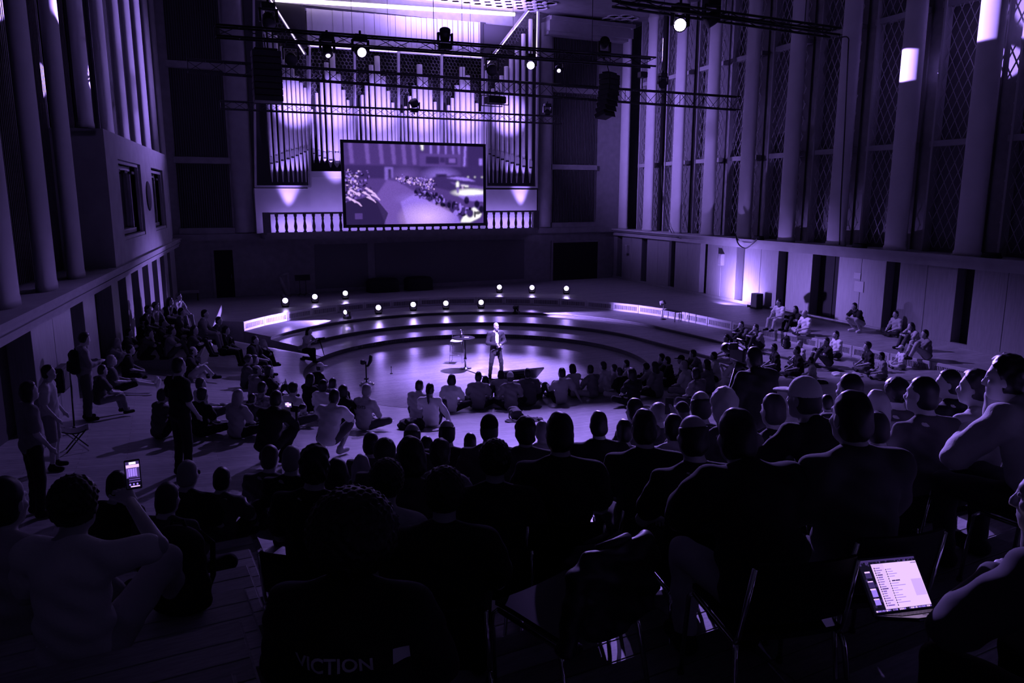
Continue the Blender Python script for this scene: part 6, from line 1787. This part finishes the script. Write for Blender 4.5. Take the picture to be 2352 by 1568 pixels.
def draped_coat(chair, label):
    t = thing('coat', label, 'coat', tuple(chair.location), chair.rotation_euler[2])
    s = Sdf()
    s.tube(V3(0, -.245, .45), V3(0, -.300, .80), V3(0, 1, 0), (.225, .045), (.205, .045), .03)
    s.cap(V3(-.17, -.29, .81), V3(.17, -.29, .81), .045, .045, .03); s.cap(V3(-.22, -.28, .76), V3(-.25, -.26, .48), .045, .04, .03); s.cap(V3(.22, -.28, .76), V3(.25, -.26, .50), .045, .04, .03)
    def post(D, X):
        D = folds(.012)(D, X)
        return D
    put('cloth', s.mesh('coat', .012, post), t, material=mat('coat_cloth', 0.015, 0.45))
    mb = MB(); mb.tube([(-.09, -.265, .845), (0, -.29, .86), (.09, -.265, .845), (.10, -.23, .81)], .022, n=8); part(mb, 'collar', mat('coat_cloth', 0.015, 0.45), t)
c1, p1, z1 = free_chair(1292, 1252, 4.0, 38, 'empty black chair with a coat on its back, farther of two free chairs')
draped_coat(c1, 'dark shiny coat hung over the farther empty chair')
c2, p2, z2_ = free_chair(1300, 1392, 3.0, 38, 'empty black chair by the aisle, nearer of two free chairs')
draped_coat(c2, 'dark coat hung over the nearer empty chair')

# ================================================================== laptop, phones
LP = [np.array(v) for v in ((1.401, 2.88, 4.249), (1.690, 2.98, 4.223), (1.719, 2.85, 4.058), (1.431, 2.75, 4.084))]
TLp, TRp, BRp, BLp = LP
u_ = (BRp - BLp); W_ = np.linalg.norm(u_); u_ = u_ / W_
v_ = TLp - BLp; v_ = v_ - u_ * (v_ @ u_); H_ = np.linalg.norm(v_); v_ = v_ / H_
n_ = np.cross(u_, v_)                               # out of the screen, to the user
laptop = thing('laptop', 'open laptop with a bright chat window on the lap of man at the right edge', 'laptop', tuple(BLp))
Ml = Matrix((tuple(u_), tuple(v_), tuple(n_))).transposed()
def lbox(mb, x0, x1, y0, y1, z0, z1, mi=0):          # box in screen space
    mb.box(tuple(u_ * (x0 + x1) / 2 + v_ * (y0 + y1) / 2 + n_ * (z0 + z1) / 2), (x1 - x0, y1 - y0, z1 - z0), rot=Ml, mi=mi)
mb = MB(); lbox(mb, -.006, W_ + .006, -.006, H_ + .006, -.008, -.001); part(mb, 'lid', mat('laptop_shell', 0.12, 0.35, metal=.8), laptop)
cv = canvas(190, 130, D0 * 0.6)
rs = np.random.default_rng(11)
for i in range(60): blob(cv, rs.random(), rs.random() * .1, .012, .02, (D1, D2, D0)[rs.integers(3)], .8)
for i in range(20): blob(cv, .02 + rs.random() * .2, rs.random(), .02, .03, (D1, D0)[rs.integers(2)], .7)
for y, h in ((.22, .12), (.40, .13), (.55, .15), (.74, .12)): fill(cv, .05 + .02 * rs.random(), y, .15, y + h, D4 if y > .5 else D1); fill(cv, .055, y, .14, y + .02, D5)
fill(cv, .0, .0, 1, .035, D1)
fill(cv, .205, .085, 1.0, .955, srgb(226, 190, 255)); fill(cv, .205, .085, .41, .955, srgb(218, 180, 252))
fill(cv, .80, .44, .985, .76, srgb(196, 158, 250), .8)
for i in range(17):
    y = .16 + i * .045; fill(cv, .235, y, .245, y + .02, D0); fill(cv, .26, y + .004, .26 + .05 + .06 * rs.random(), y + .014, D3 if i not in (3, 9) else D2)
for i in range(16):
    y = .20 + i * .046; fill(cv, .425, y, .436, y + .018, D1)
    if rs.random() < .75: fill(cv, .45, y + .003, .45 + .05 + .18 * rs.random(), y + .012, srgb(170, 135, 225))
fill(cv, .47, .425, .53, .445, D1); fill(cv, .54, .425, .61, .445, D1)
for x in (.90, .925, .95, .975): fill(cv, x, .115, x + .01, .13, D2)
fill(cv, 0, .955, 1, 1, D0)
for i in range(34):
    if i not in (9, 13, 18, 19): fill(cv, .03 + i * .0285, .966, .048 + i * .0285, .992, (D5, D4, D3)[rs.integers(3)])
picture('screen', cv, [tuple(v_ * H_ * .985 + u_ * W_ * .012), tuple(v_ * H_ * .985 + u_ * W_ * .988), tuple(v_ * .006 + u_ * W_ * .988), tuple(v_ * .006 + u_ * W_ * .012)], paint_mat('laptop_picture', 1.15), laptop)
ax_ = n_ * math.cos(R(12)) - v_ * math.sin(R(12)) ; up2 = np.cross(ax_, u_) * -1
up2 = up2 if up2[2] > 0 else -up2
M2 = Matrix((tuple(u_), tuple(ax_), tuple(up2))).transposed()
mb = MB(); mb.rbox(tuple(u_ * W_ / 2 + ax_ * .108 - up2 * .010), (W_ + .012, .216, .014), .004, rot=M2); deck = part(mb, 'keyboard_deck', mat('laptop_shell', 0.12, 0.35, metal=.8), laptop)
mb = MB()
for r_i in range(5):
    for c_i in range(13):
        mb.box(tuple(u_ * (W_ * .06 + (c_i + .5) * W_ * .88 / 13) + ax_ * (.03 + r_i * .019) - up2 * .002), (.018, .015, .003), rot=M2)
tag(part(mb, 'keys', M_BLACK, deck), kind='stuff')
mb = MB(); mb.box(tuple(u_ * W_ / 2 + ax_ * .17 - up2 * .0025), (.11, .065, .002), rot=M2); part(mb, 'touchpad', mat('laptop_shell2', 0.16, 0.3, metal=.7), deck)
def phone(p, label, size=(.074, .152), lit=True, cv=None, strength=1.0, heading=0.0, pitch=0.0):
    t = thing('smartphone', label, 'phone', tuple(p), (pitch, 0, heading))
    mb = MB(); mb.rbox((0, 0, 0), (size[0], .009, size[1]), .004); part(mb, 'case', M_BLACK, t)
    if cv is not None:
        w, h = size[0] / 2 * .9, size[1] / 2 * .92
        picture('screen', cv, [(-w, -.0055, h), (w, -.0055, h), (w, -.0055, -h), (-w, -.0055, -h)], paint_mat('phone_picture', strength), t)
    return t
cv = canvas(36, 72, D0 * .3)
fill(cv, .05, .03, .95, .62, D1); fill(cv, .30, .05, .75, .12, D6); fill(cv, .08, .14, .95, .24, D5)
for x in (.2, .36, .52, .68): fill(cv, x, .28, x + .1, .56, D4)
for x in (.15, .8): fill(cv, x - .05, .25, x, .6, D3)
for y in (.66, .74): fill(cv, .2, y, .95, y + .03, D2)
for x in (.25, .5, .75): blob(cv, x, .86, .06, .035, D4)
fill(cv, .3, .92, .9, .95, D5)
q = joint(PEOPLE['n2'][0], 'phone', 'wrR')
pn = q + np.array([0.0, .05, .13])
phone(pn, 'lit phone held up by the curly haired man, showing the lit organ', cv=cv, strength=1.3, heading=math.atan2(pn[1], pn[0]) - math.pi / 2, pitch=R(-14))
cs = canvas(8, 14, D5)
for key, hd, lab in (('s6', 'wrR', 'small lit phone in the hand of the long blond haired listener'), ('s21', 'wrL', 'small lit phone beside the square shouldered man in black')):
    o, pose, _ = PEOPLE[key]
    q = joint(o, pose, hd) + np.array([.16 if key == 's6' else -.22, -.05, .12])
    phone(q, lab, cv=cs, strength=1.0, heading=math.atan2(q[1], q[0]) - math.pi / 2, pitch=R(-50))
o, pose, _ = PEOPLE['s28']
q = joint(o, pose, 'wrR') + np.array([-.06, .05, .08])
phone(q, 'dark phone lifted by the listener right of centre', heading=math.atan2(q[1], q[0]) - math.pi / 2)

# ================================================================== cameras and tripods
def tripod(x, y, z, zt, label, spread=.42, turn=0.3):
    t = thing('tripod', label, 'tripod', (x, y, z), turn)
    for k in range(3):
        a = 2 * math.pi * k / 3 + .5
        mb = MB(); mb.tube([(.04 * math.cos(a), .04 * math.sin(a), zt - .06), (spread * .55 * math.cos(a), spread * .55 * math.sin(a), (zt - .06) * .45), (spread * math.cos(a), spread * math.sin(a), .012)], [.026, .022, .016], n=8); part(mb, 'leg', M_BLACK, t)
    mb = MB(); mb.lathe([(.06, zt - .10), (.07, zt - .05), (.05, zt)], n=12); part(mb, 'fluid_head', M_BLACK, t)
    return t
pc = EYE + sight(1702, 812) * (8.9 / sight(1702, 812)[1]); zc = floor_z(pc[0], pc[1])
tripod(pc[0], pc[1], zc, pc[2] - zc - .10, 'black tripod carrying the video camera in the middle of the audience')
t = thing('video_camera', 'black shoulder video camera on the tripod amid the audience', 'camera', (pc[0], pc[1], pc[2] - .10), facing(pc[0], pc[1]))
mb = MB(); mb.rbox((0, 0, .10), (.13, .34, .18), .02); part(mb, 'body', M_BLACK, t)
mb = MB(); mb.lathe([(.05, 0), (.05, .12), (.065, .14), (.065, .22), (.06, .225)], n=16, c=(0, .17, .10), rot=(R(-90), 0, 0)); part(mb, 'lens', M_BLACK, t)
mb = MB(); mb.tube([(0, -.12, .19), (0, -.10, .26), (0, .10, .26), (0, .13, .19)], .014, n=8); part(mb, 'handle', M_BLACK, t)
mb = MB(); mb.rbox((-.12, -.02, .20), (.12, .06, .08), .01); part(mb, 'viewfinder', M_BLACK, t)
mb = MB(); mb.rbox((.12, -.05, .16), (.10, .03, .10), .008); part(mb, 'side_monitor', mat('dark_glass', 0.02, 0.08), t)
mb = MB(); mb.tube([(.0, -.02, -.02), (.05, -.35, -.12)], .012, n=6); part(mb, 'pan_bar', M_CHROME, t)
po = EYE + sight(1741, 826) * (8.2 / sight(1741, 826)[1]); zo = floor_z(po[0], po[1])
sc_ = (po[2] - zo) / 1.62
P('cam', 0, 0, 'hold', 'camera operator all in black standing behind the tripod camera', xyz=(po[0], po[1], zo), scale=min(1.12, max(.95, sc_)), hair='short', hc='k', shirt='K', trs='K', sleeve='long', near=1, turn=12, bulk=.03)
o = PEOPLE['m20'][0]
pm_ = EYE + sight(678, 938) * ((math.hypot(o.location[0], o.location[1]) + .1) / np.linalg.norm(sight(678, 938)[:2]))
t = thing('photo_camera', 'black camera with a lit display held by the crouching cameraman', 'camera', tuple(pm_), R(-18))
mb = MB(); mb.rbox((0, 0, 0), (.16, .07, .11), .012); part(mb, 'body', M_BLACK, t)
mb = MB(); mb.lathe([(.04, 0), (.045, .06), (.05, .11), (.045, .115)], n=14, c=(.03, .03, 0), rot=(R(-90), 0, 0)); part(mb, 'lens', M_BLACK, t)
mb = MB(); mb.rbox((-.10, -.03, .07), (.15, .03, .10), .006); mo = part(mb, 'field_monitor', M_BLACK, t)
cs2 = canvas(14, 9, D2); fill(cs2, .1, .3, .9, .6, D6); fill(cs2, .3, .1, .6, .9, D5)
picture('display', cs2, [(-.165, -.0465, .11), (-.035, -.0465, .11), (-.035, -.0465, .03), (-.165, -.0465, .03)], paint_mat('display_picture', 1.2), mo)
mb = MB(); mb.lathe([(.03, -.02), (.055, 0), (.06, .03), (.04, .06)], n=12, c=(.13, .02, .02)); part(mb, 'microphone', M_BLACK, t)
mb = MB(); mb.tube([(.02, 0, -.05), (.03, -.02, -.2)], .02, n=8); part(mb, 'grip', M_BLACK, t)
o = PEOPLE['m29'][0]
x, y, z = spot_on_floor(745, 826, 0)
ph_ = at_depth(735, 783, y)
t = thing('monopod', 'black monopod with camera before the kneeling photographer', 'tripod', (x, y, z))
d_ = np.array(ph_) - np.array([x, y, z])
mb = MB(); mb.tube([(0, 0, .01), tuple(d_)], [.012, .022], n=8); part(mb, 'pole', M_BLACK, t)
mb = MB(); mb.rbox(tuple(d_ + np.array([-.05, 0, .06])), (.16, .10, .12), .015); mb.lathe([(.05, 0), (.055, .16)], n=12, c=tuple(d_ + np.array([.02, 0, .07])), rot=(0, R(80), 0)); part(mb, 'camera', M_BLACK, t)

# ================================================================== bags, cloths, papers on the floor
def backpack(p, h, s, label, m=None, lying=False):
    t = thing('backpack', label, 'bag', tuple(p), (R(-75) if lying else 0, 0, h)); t.scale = (s,) * 3
    m = m or CLOTH['K']
    sd = Sdf(); sd.tube(V3(0, 0, .06), V3(0, 0, .36), V3(0, 1, 0), (.165, .11), (.14, .09), .04); sd.ell((0, 0, .38), (.13, .085, .09), None, .05)
    put('bag_body', sd.mesh('bag_body', .014, folds(.004)), t, material=m)
    sd = Sdf(); sd.tube(V3(0, -.10, .08), V3(0, -.09, .22), V3(0, 1, 0), (.12, .05), (.11, .045), .03); put('front_pocket', sd.mesh('front_pocket', .012), t, material=m)
    for sx in (-1, 1):
        mb = MB(); mb.tube([(sx * .09, .08, .40), (sx * .11, .17, .30), (sx * .11, .15, .12), (sx * .10, .09, .06)], .016, n=8); part(mb, 'strap', m, t)
    mb = MB(); mb.tube([(-.04, .03, .45), (-.03, .03, .49), (.03, .03, .49), (.04, .03, .45)], .010, n=6); part(mb, 'top_loop', m, t)
    return t
p = at_depth(422, 1432, 3.95); z = floor_z(p[0], p[1])
backpack((p[0], p[1], z), facing(p[0], p[1]), 1.05, 'large black backpack standing on the left steps near the white t-shirt')
o = PEOPLE['w8'][0]
hh = o.rotation_euler[2]
backpack((o.location[0] + math.sin(hh) * .15, o.location[1] - math.cos(hh) * .15, o.location[2] + 1.00), hh, 1.0, 'dark backpack worn by the standing person at the left wall', CLOTH['K'])
x, y, z = spot_on_floor(1190, 967, 0); backpack((x, y, z + .09), R(20), .95, 'dark round backpack lying behind the pale knitted hat', CLOTH['D'], lying=True)
x, y, z = spot_on_floor(1806, 800, 0); backpack((x, y, z), R(60), 1.0, 'black bag standing below the terrace edge on the right')
x, y, z = spot_on_floor(2017, 868, 0); backpack((x, y, z + .09), R(100), .8, 'black bag lying on the floor right of the pale folded cloth', lying=True)
x, y, z = spot_on_floor(182, 1008, 0)
def cloth(px, py, w, d, h, label, m):
    x, y, z = spot_on_floor(px, py, 0)
    t = thing('folded_cloth', label, 'cloth', (x, y, z), facing(x, y))
    sd = Sdf(); sd.ell((0, 0, h * .3), (w / 2, d / 2, h * .8), None, .03); sd.ell((w * .2, .03, h * .5), (w * .25, d * .35, h * .6), None, .03)
    def flat(D, X): return np.maximum(folds(.012)(D, X), .004 - X[..., 2])
    put('fabric', sd.mesh('fabric', .016, flat), t, material=m)
cloth(1969, 864, .55, .30, .09, 'pale folded jacket lying on the floor before the curly haired man', CLOTH['L'])
cloth(1922, 862, .40, .28, .10, 'small pale heap of cloth on the floor left of the folded jacket', CLOTH['W'])
cloth(1888, 880, .60, .35, .05, 'flat black cushion on the floor in front of the small white top', CLOTH['K'])
cloth(945, 985, .60, .50, .22, 'black jacket heaped on the floor left of the ponytail', CLOTH['K'])
cloth(1205, 968, .9, .5, .06, 'black blanket spread under the front row sitters', CLOTH['K'])
def sheet(px, py, w, d, label, rz=0.0):
    x, y, z = spot_on_floor(px, py, 0)
    t = thing('paper_sheet', label, 'paper', (x, y, z + .012), rz)
    mb = MB(); mb.box((0, 0, 0), (w, d, .004)); part(mb, 'sheet', mat('white_paper', .8, .6), t)
sheet(891, 969, .2, .28, 'white paper lying by the hand of the lettered sweatshirt', R(-25))
t = thing('water_bottle', 'clear bottle standing on the floor behind white t-shirt, left cluster', 'bottle', spot_on_floor(657, 892, 0))
mb = MB(); mb.lathe([(.04, 0), (.042, .02), (.042, .18), (.016, .24), (.015, .26)], n=12); part(mb, 'bottle_body', mat('clear_plastic', .6, .1), t)
mb = MB(); mb.lathe([(.018, .26), (.018, .29)], n=10); part(mb, 'cap', mat('white_paper', .8, .6), t)
# ================================================================== lettering worn on two backs
from mathutils.bvhtree import BVHTree
def lettering(o, text, cx, cz, height, material, roll=0.0, square=None, lift=.006):
    sh = [c for c in o.children if c.name.startswith('shirt')][0]
    me = sh.data
    bv = BVHTree.FromPolygons([v.co[:] for v in me.vertices], [p.vertices[:] for p in me.polygons])
    fc = bpy.data.curves.new('lettering', 'FONT'); fc.body = text; fc.align_x = 'CENTER'; fc.size = height * 1.4; fc.offset = height * .03; fc.resolution_u = 3
    tmp = bpy.data.objects.new('lettering', fc); COL.objects.link(tmp)
    bpy.context.view_layer.update()
    lm = bpy.data.meshes.new_from_object(tmp.evaluated_get(bpy.context.evaluated_depsgraph_get()))
    bpy.data.objects.remove(tmp)
    import bmesh
    bm = bmesh.new(); bm.from_mesh(lm)
    if not text: bm.clear()
    bmesh.ops.triangulate(bm, faces=bm.faces); bmesh.ops.subdivide_edges(bm, edges=bm.edges, cuts=2)
    if square:
        x0, z0_, w = square; n = 8
        vs = [[bm.verts.new((x0 + w * i / n, z0_ + w * j / n, 0)) for i in range(n + 1)] for j in range(n + 1)]
        for j in range(n):
            for i in range(n): bm.faces.new((vs[j][i], vs[j][i + 1], vs[j + 1][i + 1], vs[j + 1][i]))
    for v in bm.verts:
        x, z = v.co.x, v.co.y
        x, z = x * math.cos(roll) - z * math.sin(roll) + cx, x * math.sin(roll) + z * math.cos(roll) + cz
        hit = bv.ray_cast(Vector((x, -1.0, z)), Vector((0, 1, 0)))
        y = hit[0].y if hit[0] is not None else -.12
        v.co = Vector((x, y - lift, z))
    bm.to_mesh(lm); bm.free()
    lm.materials.clear(); lm.materials.append(material)
    put('lettering' if text else 'print_patch', lm, o)
lettering(PEOPLE['s18'][0], 'VICTION', -.03, .848, .046, mat('print_grey', .85, .8), R(1))
lettering(PEOPLE['s18'][0], '', -.03, .848, .046, mat('print_grey', .85, .8), R(1), square=(.185, .0, .05))
lettering(PEOPLE['m28'][0], 'EDITS', .0, .445, .055, mat('print_dark', .05, .8))
# beams of the lit stage lamps
for p, tgt in LIGHTS.get('lamps', []):
    d = Vector(tgt) - Vector(p); d.normalize()
    light('SPOT', 'stage_lamp_beam', tuple(Vector(p) + d * 0.18), tgt, 110, 0.10, 46, 0.9)
